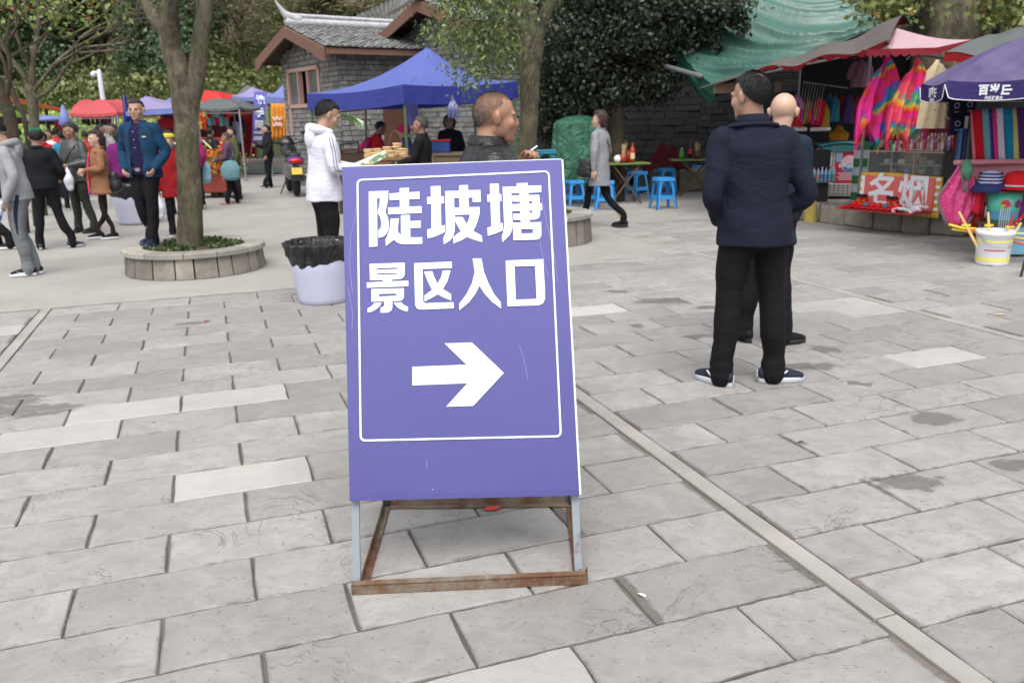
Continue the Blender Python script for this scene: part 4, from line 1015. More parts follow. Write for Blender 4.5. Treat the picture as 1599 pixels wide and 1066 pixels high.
sign = thing('sign_board', (SO.x, SO.y, 0), 'purple standing sign with white characters and a right pointing arrow', 'sign'); off = sign.location
def sp(u, w, n=0.0): return SO + SX * u + SU * w + SN * n - off
# printed fabric face: fine weave, painted-in light, scratches
m = NT('printed_sign_fabric'); v = m.coord(); 
wv = m.t.nodes.new('ShaderNodeTexWave'); m.l(m.mapping(v, (1, 1, 1), (0, 0, 0)), wv.inputs[0]); wv.inputs['Scale'].default_value = 95; wv.bands_direction = 'Z'; wv.inputs['Distortion'].default_value = 1.5; wv.inputs['Detail'].default_value = 3
n = m.noise(v, 1.6, 5, .6); n2 = m.noise(m.mapping(v, (3, 1, 60)), 6, 3, .6); n3 = m.noise(v, 300, 2, .7)
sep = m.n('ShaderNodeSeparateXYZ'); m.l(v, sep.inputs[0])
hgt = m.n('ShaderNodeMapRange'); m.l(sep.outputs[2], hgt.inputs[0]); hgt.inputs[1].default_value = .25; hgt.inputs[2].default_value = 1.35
c = m.mix(hgt.outputs[0], C(54, 54, 126, .70), C(88, 90, 162, .72))  # lighter towards the top: lighting on the panel put into the colour
c = m.mix(m.math('MULTIPLY', n, .35), c, C(78, 78, 148, .75))
c = m.mix(m.math('MULTIPLY', n2, .35), c, C(98, 96, 166, .75))
c = m.mix(m.math('MULTIPLY', wv.outputs['Fac'], .22), c, C(122, 118, 186, .8))
dirt = m.ramp(m.noise(v, 14, 5, .7), [(.68, (0, 0, 0)), (.76, (.5,) * 3)]); c = m.mix(dirt, c, C(90, 84, 140, .8))
spk = m.ramp(m.noise(v, 55, 2, .5), [(.80, (0, 0, 0)), (.83, (.8,) * 3)]); c = m.mix(spk, c, C(206, 206, 230, .85))
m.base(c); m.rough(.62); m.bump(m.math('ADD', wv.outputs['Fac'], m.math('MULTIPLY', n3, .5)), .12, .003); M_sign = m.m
m = NT('white_print'); v = m.coord(); wv = m.t.nodes.new('ShaderNodeTexWave'); m.l(v, wv.inputs[0]); wv.inputs['Scale'].default_value = 95; wv.bands_direction = 'Z'; wv.inputs['Distortion'].default_value = 1.5
m.base(m.mix(m.math('MULTIPLY', m.noise(v, 20, 4, .7), .35), C(232, 240, 248, .93), C(204, 212, 232, .93))); m.rough(.6); m.bump(wv.outputs['Fac'], .12, .003); M_print = m.m
M_white_edge = plain(C(226, 230, 240, .9), .6, 0, .05, 6, .05)
pc = [(-0.3981, 1.4262), (0.3761, 1.4414), (0.3837, 0.2609), (-0.391, 0.2703)]
def face(u, w):
    a = Vector(pc[3]).lerp(Vector(pc[2]), u); e = Vector(pc[0]).lerp(Vector(pc[1]), u); q = a.lerp(e, w)
    return sp(q.x, q.y, .0012 * math.sin(u * 9 + w * 5) * math.sin(w * 11) + .001)
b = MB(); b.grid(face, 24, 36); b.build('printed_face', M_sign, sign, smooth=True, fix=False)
b = MB(); b.slab([sp(q[0], q[1], -.001) for q in pc], SN * -.022); b.build('panel', M_white_edge, sign)
b = MB(); b.slab([sp(.3771, 1.4418, -.0005), sp(.3838, 1.4412, -.003), sp(.3918, .2648, -.003), sp(.3848, .2609, -.0005)], SN * -.02); b.build('edge_strip', M_white_edge, sign)
b = MB(); b.slab([sp(-.3985, 1.4264, 0), sp(.3761, 1.4416, 0), sp(.3761, 1.4455, -.004), sp(-.3985, 1.4303, -.004)], SN * -.018); b.build('edge_strip', M_white_edge, sign)
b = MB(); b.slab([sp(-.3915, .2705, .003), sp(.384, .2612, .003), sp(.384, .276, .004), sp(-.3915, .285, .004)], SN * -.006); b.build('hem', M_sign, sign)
FM = frame(SO - off + SN * .0032, SX, SU)
GL = [[[(-0.3145,1.3357),(-0.246,1.3366),(-0.2477,1.305),(-0.2576,1.2601),(-0.2499,1.2433),(-0.2463,1.2219),(-0.2483,1.1984),(-0.2554,1.182),(-0.2682,1.1718),(-0.2831,1.1691),(-0.2827,1.1974),(-0.2746,1.2038),(-0.2725,1.2226),(-0.2752,1.2416),(-0.2852,1.2592),(-0.2791,1.282),(-0.2753,1.3104),(-0.2861,1.3102),(-0.287,1.1387),(-0.3161,1.1374)],[(-0.2423,1.3267),(-0.2069,1.329),(-0.2066,1.3457),(-0.1742,1.3466),(-0.1745,1.3298),(-0.1375,1.3316),(-0.138,1.3051),(-0.1743,1.3043),(-0.1748,1.2782),(-0.1316,1.2792),(-0.1314,1.2545),(-0.2486,1.252),(-0.2482,1.2765),(-0.2074,1.2773),(-0.2069,1.3039),(-0.242,1.3032)],[(-0.2401,1.236),(-0.2109,1.2371),(-0.2156,1.2022),(-0.2152,1.1892),(-0.205,1.1764),(-0.2042,1.2485),(-0.1726,1.2484),(-0.1724,1.2266),(-0.135,1.2273),(-0.136,1.202),(-0.1722,1.2018),(-0.1723,1.168),(-0.1316,1.1685),(-0.1314,1.1452),(-0.1884,1.1444),(-0.209,1.1466),(-0.2204,1.1528),(-0.2294,1.1613),(-0.2387,1.1545),(-0.2577,1.1393),(-0.2592,1.161),(-0.2509,1.1796),(-0.2436,1.203)]],[[(-0.0979,1.35),(-0.0635,1.3511),(-0.0637,1.3135),(-0.0523,1.3137),(-0.0522,1.2882),(-0.0638,1.2873),(-0.0641,1.2076),(-0.0522,1.2097),(-0.0524,1.1848),(-0.0745,1.1748),(-0.0955,1.1671),(-0.1128,1.1645),(-0.1137,1.1952),(-0.0987,1.1991),(-0.0974,1.2869),(-0.1118,1.2861),(-0.1112,1.3116),(-0.098,1.312)],[(-0.0477,1.3318),(0.0012,1.3322),(0.0021,1.3519),(0.0331,1.3526),(0.0333,1.3338),(0.0765,1.334),(0.0769,1.2904),(0.0482,1.2909),(0.0477,1.3067),(0.0335,1.3063),(0.0338,1.2721),(0.0717,1.2724),(0.071,1.2469),(0.062,1.2162),(0.0472,1.1869),(0.0768,1.1688),(0.0781,1.1463),(0.0498,1.1548),(0.0246,1.1662),(0.0058,1.1549),(-0.0229,1.1439),(-0.0235,1.1663),(0.0044,1.1869),(-0.0067,1.2061),(-0.0162,1.2254),(-0.0176,1.1886),(-0.0239,1.1687),(-0.0358,1.1537),(-0.0569,1.1413),(-0.0575,1.1649),(-0.049,1.1812),(-0.0476,1.2214)],[(-0.0169,1.3064),(0.0012,1.3064),(0.0019,1.2713),(-0.0167,1.271)],[(-0.0157,1.2451),(0.0372,1.2461),(0.0333,1.2288),(0.0247,1.2112),(0.0115,1.2377),(-0.0159,1.2379)]],[[(0.1104,1.3551),(0.142,1.3558),(0.1425,1.3176),(0.1497,1.3179),(0.1501,1.2923),(0.1423,1.2913),(0.1429,1.2113),(0.1516,1.2134),(0.1523,1.1873),(0.1295,1.1772),(0.0978,1.1678),(0.0971,1.1975),(0.1111,1.2014),(0.1108,1.2904),(0.1003,1.2906),(0.1004,1.3163),(0.1104,1.3167)],[(0.1552,1.343),(0.2049,1.3444),(0.2058,1.3557),(0.2445,1.3565),(0.2444,1.3459),(0.2926,1.3464),(0.2917,1.3216),(0.2463,1.3203),(0.2465,1.3122),(0.2836,1.3122),(0.2853,1.2812),(0.2923,1.281),(0.2926,1.2563),(0.285,1.256),(0.2839,1.2386),(0.2794,1.2292),(0.2686,1.2235),(0.2475,1.2224),(0.2472,1.2138),(0.287,1.2139),(0.2864,1.167),(0.2802,1.1553),(0.2683,1.1509),(0.1868,1.1507),(0.1869,1.203),(0.1834,1.1888),(0.1758,1.17),(0.1482,1.144),(0.147,1.166),(0.1529,1.1825),(0.1564,1.2038)],[(0.1853,1.3194),(0.2146,1.3194),(0.2139,1.3123),(0.1886,1.3117),(0.189,1.2894),(0.2147,1.2887),(0.215,1.2811),(0.1864,1.2799)],[(0.1855,1.2548),(0.2152,1.2552),(0.2149,1.2464),(0.1899,1.2458),(0.1903,1.2227),(0.2153,1.2225),(0.215,1.2141),(0.1865,1.2137)],[(0.2469,1.2894),(0.2581,1.2896),(0.2578,1.2807),(0.2466,1.281)],[(0.2468,1.2551),(0.2576,1.256),(0.2567,1.2501),(0.2519,1.2461),(0.2468,1.2467)],[(0.216,1.1898),(0.2569,1.1899),(0.2568,1.1745),(0.2159,1.1732)]],[[(-0.3154,1.0778),(-0.1939,1.0792),(-0.194,1.0403),(-0.1979,1.0288),(-0.2074,1.0221),(-0.2385,1.0204),(-0.2382,1.0151),(-0.1826,1.015),(-0.183,0.9959),(-0.3258,0.9939),(-0.3256,1.0125),(-0.2697,1.0146),(-0.2692,1.0197),(-0.3147,1.0202)],[(-0.2897,1.0618),(-0.2191,1.0623),(-0.2192,1.0574),(-0.2894,1.0565)],[(-0.2896,1.0431),(-0.2215,1.0437),(-0.2216,1.0394),(-0.2894,1.0385)],[(-0.3104,0.9894),(-0.198,0.9896),(-0.1985,0.9622),(-0.2014,0.9518),(-0.2098,0.9461),(-0.2388,0.9451),(-0.2391,0.9235),(-0.2435,0.9121),(-0.2559,0.9056),(-0.2796,0.9059),(-0.2794,0.9243),(-0.2721,0.9256),(-0.2675,0.9296),(-0.2667,0.9449),(-0.3106,0.945)],[(-0.2842,0.9712),(-0.2255,0.9715),(-0.2256,0.9641),(-0.2844,0.9623)],[(-0.3008,0.9405),(-0.2756,0.941),(-0.2824,0.929),(-0.2949,0.9179),(-0.3105,0.91),(-0.3245,0.9077),(-0.3243,0.922),(-0.3112,0.9289)],[(-0.2347,0.9402),(-0.2078,0.9408),(-0.1997,0.9307),(-0.1854,0.9239),(-0.1857,0.9077),(-0.2022,0.9118),(-0.2185,0.9207),(-0.2287,0.9316)]],[[(-0.1618,1.0766),(-0.0308,1.0792),(-0.0307,1.0568),(-0.1326,1.0551),(-0.1329,0.9433),(-0.1303,0.9369),(-0.1241,0.935),(-0.0285,0.9363),(-0.028,0.9147),(-0.1422,0.9135),(-0.1545,0.9177),(-0.1605,0.9284)],[(-0.1276,1.0464),(-0.0994,1.0471),(-0.092,1.0246),(-0.0821,1.002),(-0.069,1.026),(-0.0623,1.0481),(-0.0355,1.0484),(-0.0475,1.0105),(-0.0638,0.9834),(-0.0361,0.9646),(-0.0356,0.9424),(-0.0624,0.9538),(-0.0819,0.9654),(-0.0998,0.9549),(-0.1277,0.941),(-0.1277,0.9621),(-0.1013,0.9814),(-0.1152,1.0104)]],[[(0.0423,1.0885),(0.0731,1.0882),(0.0802,1.0415),(0.0947,1.0006),(0.1144,0.9596),(0.1361,0.9314),(0.1359,0.9099),(0.1053,0.9345),(0.081,0.9628),(0.0634,0.992),(0.0497,0.9659),(0.0259,0.9349),(-0.0086,0.9074),(-0.0086,0.93),(0.0184,0.9647),(0.0382,1.0023),(0.0483,1.0424)]],[[(0.1574,1.0788),(0.2895,1.081),(0.2915,0.9648),(0.2901,0.9394),(0.2833,0.9247),(0.2683,0.9178),(0.1587,0.9174)],[(0.1879,1.0571),(0.2597,1.057),(0.2614,0.9466),(0.2576,0.9404),(0.1886,0.9398)]],[[(-0.1748,0.716),(0.0112,0.7177),(-0.0624,0.7935),(0.0315,0.794),(0.1388,0.6858),(0.03,0.576),(-0.0622,0.5759),(0.0122,0.6538),(-0.176,0.6524)]]]
for g in GL: curve_shapes('character' if g is not GL[-1] else 'arrow', g, M_print, FM, sign, .0008)
def rrect(c, r=.018, n=5):
    out = []
    for i, (p, a0) in enumerate(zip(c, (90, 0, -90, -180))):
        sx = 1 if i in (1, 2) else -1; sy = 1 if i in (0, 1) else -1
        ctr = (p[0] - sx * r, p[1] - sy * r); st = {0: 180, 1: 90, 2: 0, 3: -90}[i]
        for k in range(n + 1): a = R(st - 90 * k / n); out.append((ctr[0] + r * math.cos(a), ctr[1] + r * math.sin(a)))
    return out
bc = [(-0.3563, 1.3812), (0.3241, 1.4002), (0.3302, 0.4604), (-0.3565, 0.4677)]
wd = .0062; inn = [(bc[0][0] + wd, bc[0][1] - wd), (bc[1][0] - wd, bc[1][1] - wd), (bc[2][0] - wd, bc[2][1] + wd), (bc[3][0] + wd, bc[3][1] + wd)]
curve_shapes('border_line', [rrect(bc), rrect(inn, .013)], M_print, FM, sign, .0008)
# hairline scratches
M_scr = plain(C(196, 192, 224, .9), .6, 0, .05)
for pts in ([(-.345, 1.33), (-.355, 1.25), (-.372, 1.18), (-.378, 1.08), (-.37, .98)], [(.30, 1.30), (.315, 1.2), (.335, 1.1), (.343, 1.0)], [(.285, 1.18), (.292, 1.1), (.31, 1.02)], [(.20, .78), (.215, .72), (.225, .66)], [(-.385, 1.0), (-.37, .9), (-.374, .85)], [(-.13, .40), (-.131, .365)]):
    b = MB()
    for a, e in zip(pts, pts[1:]): b.slab([sp(a[0], a[1], .0028), sp(a[0] + .0006, a[1], .0028), sp(e[0] + .0006, e[1], .0028), sp(e[0], e[1], .0028)], SN * .0004)
    b.build('scratch', M_scr, sign)
# frame
M_leg = rustmat(C(150, 160, 168, .7), .12, 'galvanised_steel'); M_rust = rustmat(C(158, 150, 134, .62), .58); M_rust2 = rustmat(C(150, 132, 108, .6), .8)
for u, nm in ((-.378, 'front_leg'), (.374, 'front_leg')):
    b = MB(); p, q = sp(u, .0, -.03), sp(u - (.006 if u > 0 else -.004), 1.40, -.03); d = (q - p)
    b.slab([p - SX * .0125, p + SX * .0125, q + SX * .0125, q - SX * .0125], -SN * .02); b.build(nm, M_leg, sign)
rl, rr2 = G(600, 790) - off, G(893, 787) - off
fl_, fr_ = sp(-.385, -.03, -.02), sp(.385, -.03, -.02); fl_.z = fr_.z = 0
fl2, fr2 = sp(-.3905, -.03, 0), sp(.3965, -.035, 0)
b = MB(); y0 = fl2.y - .0; 
b.slab([Vector((fl2.x, fl2.y, .002)), Vector((fr2.x, fr2.y, .002)), Vector((fr2.x, fr2.y, .036)), Vector((fl2.x, fl2.y, .036))], (0, .004, 0))
b.slab([Vector((fl2.x, fl2.y, .032)), Vector((fr2.x, fr2.y, .032)), Vector((fr2.x, fr2.y + .03, .032)), Vector((fl2.x, fl2.y + .03, .032))], (0, 0, .004)); b.build('front_bar', M_rust, sign)
b = MB(); b.slab([Vector((fr2.x - .004, fr2.y + .001, 0.003)), Vector((fr2.x + .002, fr2.y + .001, .003)), Vector((fr2.x + .002, fr2.y + .001, .05)), Vector((fr2.x - .004, fr2.y + .001, .04))], (0, .03, 0)); b.build('bracket', M_rust2, sign)
b = MB(); b.slab([rl + Zv * .003, rr2 + Zv * .003, rr2 + Zv * .036, rl + Zv * .036], (0, .004, 0)); b.slab([rl + Zv * .004, rr2 + Zv * .004, rr2 + Vector((0, -.03, .004)), rl + Vector((0, -.03, .004))], (0, 0, .004)); b.build('rear_bar', M_rust, sign)
for s_, (a, e) in ((1, (fl2 + Vector((.022, .02, 0)), rl)), (-1, (fr2 + Vector((-.018, .02, 0)), rr2))):
    a = Vector((a.x, a.y, .004)); e = Vector((e.x, e.y - .03, .004)); b = MB(); w = Vector((s_ * .026, 0, 0))
    b.slab([a, e, e + w, a + w], (0, 0, .004)); b.slab([a, e, e + Zv * .03, a + Zv * .03], (s_ * .004, 0, 0)); b.build('side_rail', M_rust2 if s_ < 0 else M_rust, sign)
M_dkp = rustmat(C(70, 72, 66, .6), .2, 'old_green_paint')
for q, u in ((rl, -.33), (rr2, .33)):
    b = MB(); t_ = sp(u, 1.3, -.06); p = Vector((q.x + (.01 if u < 0 else -.0), q.y - .02, 0.005)); b.slab([p - SX * .013, p + SX * .013, t_ + SX * .013, t_ - SX * .013], (0, .024, 0)); b.build('rear_leg', M_dkp, sign)
b = MB(); b.slab([sp(-.37, .9, -.03), sp(.37, .9, -.03), sp(.37, .93, -.03), sp(-.37, .93, -.03)], -SN * .02); b.build('cross_bar', M_leg, sign)
# ---- small litter on the stones
def flake(name, p, sz, mat, label, cat, rz=0, seed=1):
    r = random.Random(seed); b = MB(); n = 7
    pts = [Vector((math.cos(i * 6.283 / n) * sz * r.uniform(.6, 1.1), math.sin(i * 6.283 / n) * sz * .5 * r.uniform(.6, 1.1), .003 + r.uniform(0, .006))) for i in range(n)]
    b.slab(pts, (0, 0, .0012)); o = b.build(name, mat); o.location = (p.x, p.y, .001); o.rotation_euler = (0, 0, rz); tag(o, label, cat); return o
M_paper = plain(C(224, 222, 216, .9), .8, 0, .05)
flake('paper_scrap', G(1003, 931), .02, M_paper, 'small white scrap of paper in a joint right of the sign', 'litter', -.6)
flake('red_leaf', G(323, 502), .035, plain(C(196, 60, 44, .8), .7), 'small red leaf on the paving left of the white bin', 'leaf', .4, 4)
flake('red_wrapper', G(768, 796), .04, plain(C(214, 70, 60, .8), .6), 'flat red wrapper beneath the sign frame', 'litter', .1, 5)
flake('dry_leaf', G(1561, 492), .045, plain(C(226, 190, 150, .85), .7), 'pale tan leaf on the paving at the right', 'leaf', .2, 6)
flake('dark_crumb', G(1250, 691), .02, plain(C(60, 56, 50, .8), .9), 'tiny dark twig on the paving right of the sign', 'litter', .2, 7)

# ================================================================== BINS
M_binw = NT('pale_plastic'); v = M_binw.coord(); n = M_binw.noise(v, 4, 5, .65); n2 = M_binw.noise(v, 22, 3, .6)
c = M_binw.mix(n, C(178, 180, 206, .84), C(204, 206, 226, .84)); c = M_binw.mix(M_binw.ramp(n2, [(.68, (0, 0, 0)), (.74, (.7,) * 3)]), c, C(140, 132, 120, .8))
M_binw.base(c); M_binw.rough(.42); M_binw.b.inputs['Subsurface Weight'].default_value = .1; M_binw.b.inputs['Subsurface Radius'].default_value = (.02, .02, .03); M_binw = M_binw.m
m = NT('black_bin_bag'); v = m.coord(); n = m.noise(m.mapping(v, (1.5, 1.5, .5)), 9, 4, .6, 1.6); m.base((.012, .012, .014, 1)); m.rough(.28); m.bump(n, 1, .05); M_bag = m.m
def bin_(loc, r, h, label, group='plastic rubbish bins with black liners'):
    o = thing('rubbish_bin', loc, label, 'bin', group)
    b = MB(); b.lathe((0, 0, 0), [(.001, .01), (r * .70, 0), (r * .74, .01), (r * .76, .05), (r * .86, h * .5), (r * .865, h * .52), (r * .95, h * .93), (r * .93, h * .94), (r * .7, .03), (.001, .025)], 40); b.build('tub', M_binw, o, smooth=True)
    ph = [rnd.uniform(0, 6) for _ in range(4)]
    def wob(k, th): return 1 + (.028 * math.sin(th * 9 + ph[0] + k * .5) + .022 * math.sin(th * 17 + ph[1] - k * .8)) * (1 if 1 < k < 8 else .3)
    b = MB(); low = h * .66
    prof = [(r * .86 + .008, low), (r * .90 + .014, low + .05), (r * .93 + .018, h * .80), (r * .97 + .014, h * .90), (r * 1.03, h * .955), (r * 1.05, h * .985), (r * 1.0, h), (r * .93, h * .965), (r * .82, h * .82), (r * .74, h * .55), (r * .4, h * .42), (.001, h * .40)]
    v0 = len(b.v); b.lathe((0, 0, 0), prof, 72, wob=wob)
    nv = []
    for i, p in enumerate(b.v):
        th = math.atan2(p[1], p[0])
        if i // 72 == 0: p = (p[0], p[1], p[2] + .02 * math.sin(th * 2 + ph[2]) + .008 * math.sin(th * 13))
        nv.append(p)
    b.v = nv; b.build('liner_bag', M_bag, o, smooth=True, fix=False)
    return o
bin_((-1.64, 7.22, 0), .30, .53, 'pale plastic bin with a black liner just left of the sign')
bin_((-5.98, 13.5, 0), .36, .62, 'pale plastic bin with a black liner behind the woman in the camel coat')

# ================================================================== STOOLS, TABLES
M_stool = plastic(C(58, 150, 220, .88), .32); M_stool2 = plastic(C(26, 128, 150, .7), .35)
def stool(mat=M_stool):
    o = thing('plastic_stool', (0, 0, 0), '', 'stool'); h = .45; w0, w1 = .155, .115
    b = MB(); b.box((0, 0, h - .01), (.26, .26, .022), bev=.01); b.box((0, 0, h - .035), (.27, .27, .03), bev=.008); b.build('seat', mat, o)
    for sx in (-1, 1):
        for sy in (-1, 1):
            b = MB(); p = Vector((sx * w1, sy * w1, h - .04)); q = Vector((sx * w0 * 1.06, sy * w0 * 1.06, 0)); a = Vector((-sx * .045, 0, 0)); c = Vector((0, -sy * .045, 0))
            b.slab([p, p + a, q + a * .8, q], (0, -sy * .012, 0)); b.slab([p, p + c, q + c * .8, q], (-sx * .012, 0, 0)); b.build('leg', mat, o)
    # aprons with the arched opening on each side
    for k in range(4):
        ca, sa = math.cos(k * math.pi / 2), math.sin(k * math.pi / 2)
        T_ = lambda x, y, z: Vector((x * ca - y * sa, x * sa + y * ca, z))
        b = MB(); n = 10; L = []
        for i in range(n + 1):
            x = -.105 + .21 * i / n; top = h - .045; arch = h - .05 - .035 * (abs(x) / .075) ** 2.2 if abs(x) < .075 else h - .05 - .035 * (abs(x) / .075) ** 2.2
            L.append((x, top, max(arch, h - .16)))
        for (x0, t0, a0), (x1, t1_, a1) in zip(L, L[1:]):
            yy = -w1 - .004
            b.slab([T_(x0, yy, t0), T_(x1, yy, t1_), T_(x1, yy - .006, a1), T_(x0, yy - .006, a0)], T_(0, .008, 0))
        z = .14; yy = -.148
        b.slab([T_(-.12, yy, z), T_(.12, yy, z), T_(.116, yy + .003, z + .06), T_(-.116, yy + .003, z + .06)], T_(0, .008, 0)); b.build('apron', mat, o)
    return o
st0 = stool(); first = True
SL = [((1035, 325), 1.13, .2, 'blue plastic stool nearest and in front of the group of three'), ((994, 310), 1.12, .5, 'blue plastic stool left of the folding table legs'), ((1040, 303), 1.12, .1, 'blue plastic stool behind the front stool on the right'), ((1019, 297), 1.12, .7, 'blue plastic stool farthest back by the ledge'),
      ((897, 323), 1.0, .3, 'blue plastic stool left of the walking woman and right of the sign'), ((946, 327), 1.05, -.2, 'blue plastic stool seen between the legs of the walking woman'), ((932, 322), 1.0, .6, 'blue plastic stool behind the legs of the walking woman'), ((1092, 292), 1.0, .1, 'blue plastic stool under the right hand table near the man in navy'), ((1078, 262), 1.0, .4, 'blue plastic stool standing up on the ledge behind the right table')]
for (px, s_, rz, l) in SL[:8]:
    o = st0 if first else copy_tree(st0); first = False
    o.location = G(*px); o.scale = (s_, s_, s_); o.rotation_euler = (0, 0, rz); o['label'] = l; o['group'] = 'blue plastic stools around the folding tables'
for i, (px, l) in enumerate((((852, 300), 'teal plastic stool standing behind the raised hand of the man in leather'),)):
    o = stool(M_stool2); g = Q(px[0], 250, 13.5); o.location = (g.x, 13.5, 0.0); o.scale = (1.25, 1.25, 1.75); o['label'] = l
    o.scale = (1.3, 1.3, 1.3); o.location.z = .44
st_h = MB(); g = Q(852, 250, 13.5); st_h.box((g.x, 13.5, .22), (.5, .5, .44), bev=.02); tag(st_h.build('stone_block', M_ledge), 'squared stone block under the teal stool', 'block')
M_gtop = plain(C(112, 130, 62, .75), .5, 0, .2); M_bwood = plain(C(96, 76, 56, .7), .7, 0, .25, 14, .3)
def table(loc, h, w, d, label, rz):
    o = thing('folding_table', loc, label, 'table', rz=rz); b = MB(); b.box((0, 0, h), (w, d, .03), bev=.006); b.build('tabletop', M_gtop, o)
    for sy in (-1, 1):
        for s_ in (-1, 1):
            b = MB(); b.tube([(s_ * w * .32, sy * d * .4, 0.015), (-s_ * w * .28, sy * d * .4, h - .02)], .016, 6); b.build('leg', M_bwood, o)
    for s_ in (-1, 1): b = MB(); b.tube([(s_ * w * .3, -d * .4, .1), (s_ * w * .3, d * .4, .1)], .012, 5); b.build('rail', M_bwood, o)
    return o
TA = G(976, 318); TA.z = 0; ta = table((TA.x - .02, TA.y + .1, 0), .70, .85, .5, 'green topped folding table with sauces and chopsticks', .12)
TB_ = G(1085, 305); tb_ = table((TB_.x, TB_.y, 0), .68, 1.0, .5, 'green topped folding table with a cola bottle, half hidden by the man in navy', -.05)
def bottle(loc, h, r, col, cap, label, group=None, name='bottle', lab2=None, trans=0):
    o = thing(name, loc, label, 'bottle', group); b = MB(); b.lathe((0, 0, 0), [(.001, .001), (r, 0), (r, h * .6), (r * .8, h * .72), (r * .36, h * .84), (r * .36, h * .92)], 10); b.build('glass', plastic(col, .15), o, smooth=True)
    b = MB(); b.lathe((0, 0, 0), [(r * .42, h * .9), (r * .42, h), (.001, h)], 8); b.build('cap', plastic(cap), o)
    if lab2: b = MB(); b.lathe((0, 0, 0), [(r * 1.02, h * .2), (r * 1.02, h * .5)], 10); b.build('label_wrap', plain(lab2, .5), o, smooth=True)
    return o
tz = .716
def on_table(T_, px, z=tz): q = Q(px, 250, T_.y - .1); return (q.x, T_.y - .05, z)
bottle(on_table(TA, 988), .34, .045, C(196, 70, 36, .8), C(210, 30, 30, .8), 'sauce bottle with red cap and cream label on the left table', lab2=C(230, 200, 160, .8))
bottle(on_table(TA, 982), .24, .04, C(150, 40, 30, .8), C(40, 40, 40), 'shorter dark red sauce jar beside the sauce bottle')
bottle(on_table(TB_, 1078), .34, .035, C(50, 14, 16), C(190, 20, 26, .8), 'cola coloured bottle with a red label on the right table', lab2=C(206, 24, 34, .8))
bottle(on_table(TB_, 1065, .7), .20, .05, C(90, 150, 60, .8), C(226, 226, 220, .8), 'small green jar on the right table')
def cupof(loc, r, h, mat, n, label, seed=1, L=.24, sm=None):
    o = thing('chopstick_holder', loc, label, 'holder'); b = MB(); b.lathe((0, 0, 0), [(.001, .002), (r, 0), (r * 1.05, h), (r * .97, h), (r * .9, .01), (.001, .008)], 12); b.build('cup', mat, o, smooth=True)
    rg = random.Random(seed)
    for i in range(n):
        b = MB(); a = rg.uniform(0, 6.28); q = rg.uniform(0, r * .6); t = rg.uniform(-.035, .035), rg.uniform(-.035, .035)
        b.tube([(q * math.cos(a), q * math.sin(a), .01), (q * math.cos(a) + t[0], q * math.sin(a) + t[1], L * rg.uniform(.9, 1.05))], .0045, 4, cap='flat'); b.build('chopstick', sm or plain(C(206, 176, 130, .85), .7), o)
    return o
cupof(on_table(TA, 973), .07, .15, plain(C(150, 60, 40, .8), .5), 14, 'red brown cup of chopsticks on the left table', 3, .32)
cupof(on_table(TB_, 1089, .7), .07, .14, plain(C(90, 60, 50, .8), .5), 12, 'dark cup of chopsticks on the right table', 4, .30)
b = MB(); b.ell((0, 0, .07), (.08, .06, .07)); o = b.build('napkin_pack', M_paper, smooth=True); o.location = on_table(TA, 966); tag(o, 'crumpled white plastic napkin pack on the left table', 'napkins')
# white paint pail on the ledge
pl = thing('paint_pail', (Q(1039, 255, 17.5).x, 17.55, .44), 'white pail with a blue label standing on the stone ledge', 'pail')
b = MB(); b.lathe((0, 0, 0), [(.001, .003), (.115, 0), (.13, .26), (.145, .265), (.145, .30), (.001, .305)], 20); b.build('tub', plastic(C(206, 212, 220, .85)), pl, smooth=True)
b = MB(); b.lathe((0, 0, 0), [(.122, .05), (.131, .21)], 20); b.build('label_wrap', plain(C(40, 84, 170, .8), .5), pl, smooth=True)
# heap under a green sheet
gs = thing('covered_trolley', (G(900, 300).x - .22, 15.3, 0), 'trolley wrapped in a creased green plastic sheet', 'cover'); off = gs.location
m = NT('green_sheeting'); v = m.coord(); n = m.noise(v, 5, 5, .65, 1.2); m.base(m.mix(m.ramp(n, [(.35, (0, 0, 0)), (.65, (1, 1, 1))]), C(34, 98, 72, .75), C(84, 148, 116, .75))); m.rough(.38); m.bump(n, 1, .12); m.b.inputs['Transmission Weight'].default_value = .15; M_gsheet = m.m
def gfn(u, v):
    th = 2 * math.pi * u; w, d = .46 - .06 * v, .34; x = w * (abs(math.cos(th)) ** .5) * (1 if math.cos(th) > 0 else -1); y = d * (abs(math.sin(th)) ** .5) * (1 if math.sin(th) > 0 else -1)
    z = .35 + 1.25 * v; k = max(0, (v - .86) / .14); x *= 1 - k * .96; y *= 1 - k * .96; z = min(z, 1.50 + .05 * k)
    q = mnoise.noise(Vector((x * 3, y * 3, z * 1.6))) * .07 + .03 * math.sin(th * 9 + z * 2)
    return (x * (1 + q * 1.4) + (v - .5) * .14, y * (1 + q * 1.4), z + .04 * q)
b = MB(); b.grid(gfn, 64, 30); b.build('sheet', M_gsheet, gs, smooth=True, fix=False)
for sx, sy in ((-1, -1), (1, -1), (1, 1), (-1, 1)): b = MB(); b.tube([(sx * .38, sy * .26, 0.02), (sx * .38, sy * .26, .7)], .02, 6); b.build('leg', M_steel, gs)
# plank heap / slumped red tarp in shade
b = MB(); b.grid(lambda u, v: (3.35 + .9 * u - .45 * 1 - .2, 17.2 - .3 * v, .45 + .5 * math.sin(math.pi * u) * (1 - v * .9) + .05 * math.sin(u * 20 + v * 9)), 24, 10)
tag(b.build('red_tarp', fabric(C(96, 30, 44, .8)), smooth=True, solid=.01, fix=False), 'dull red tarp slumped against the dark wall', 'tarp')

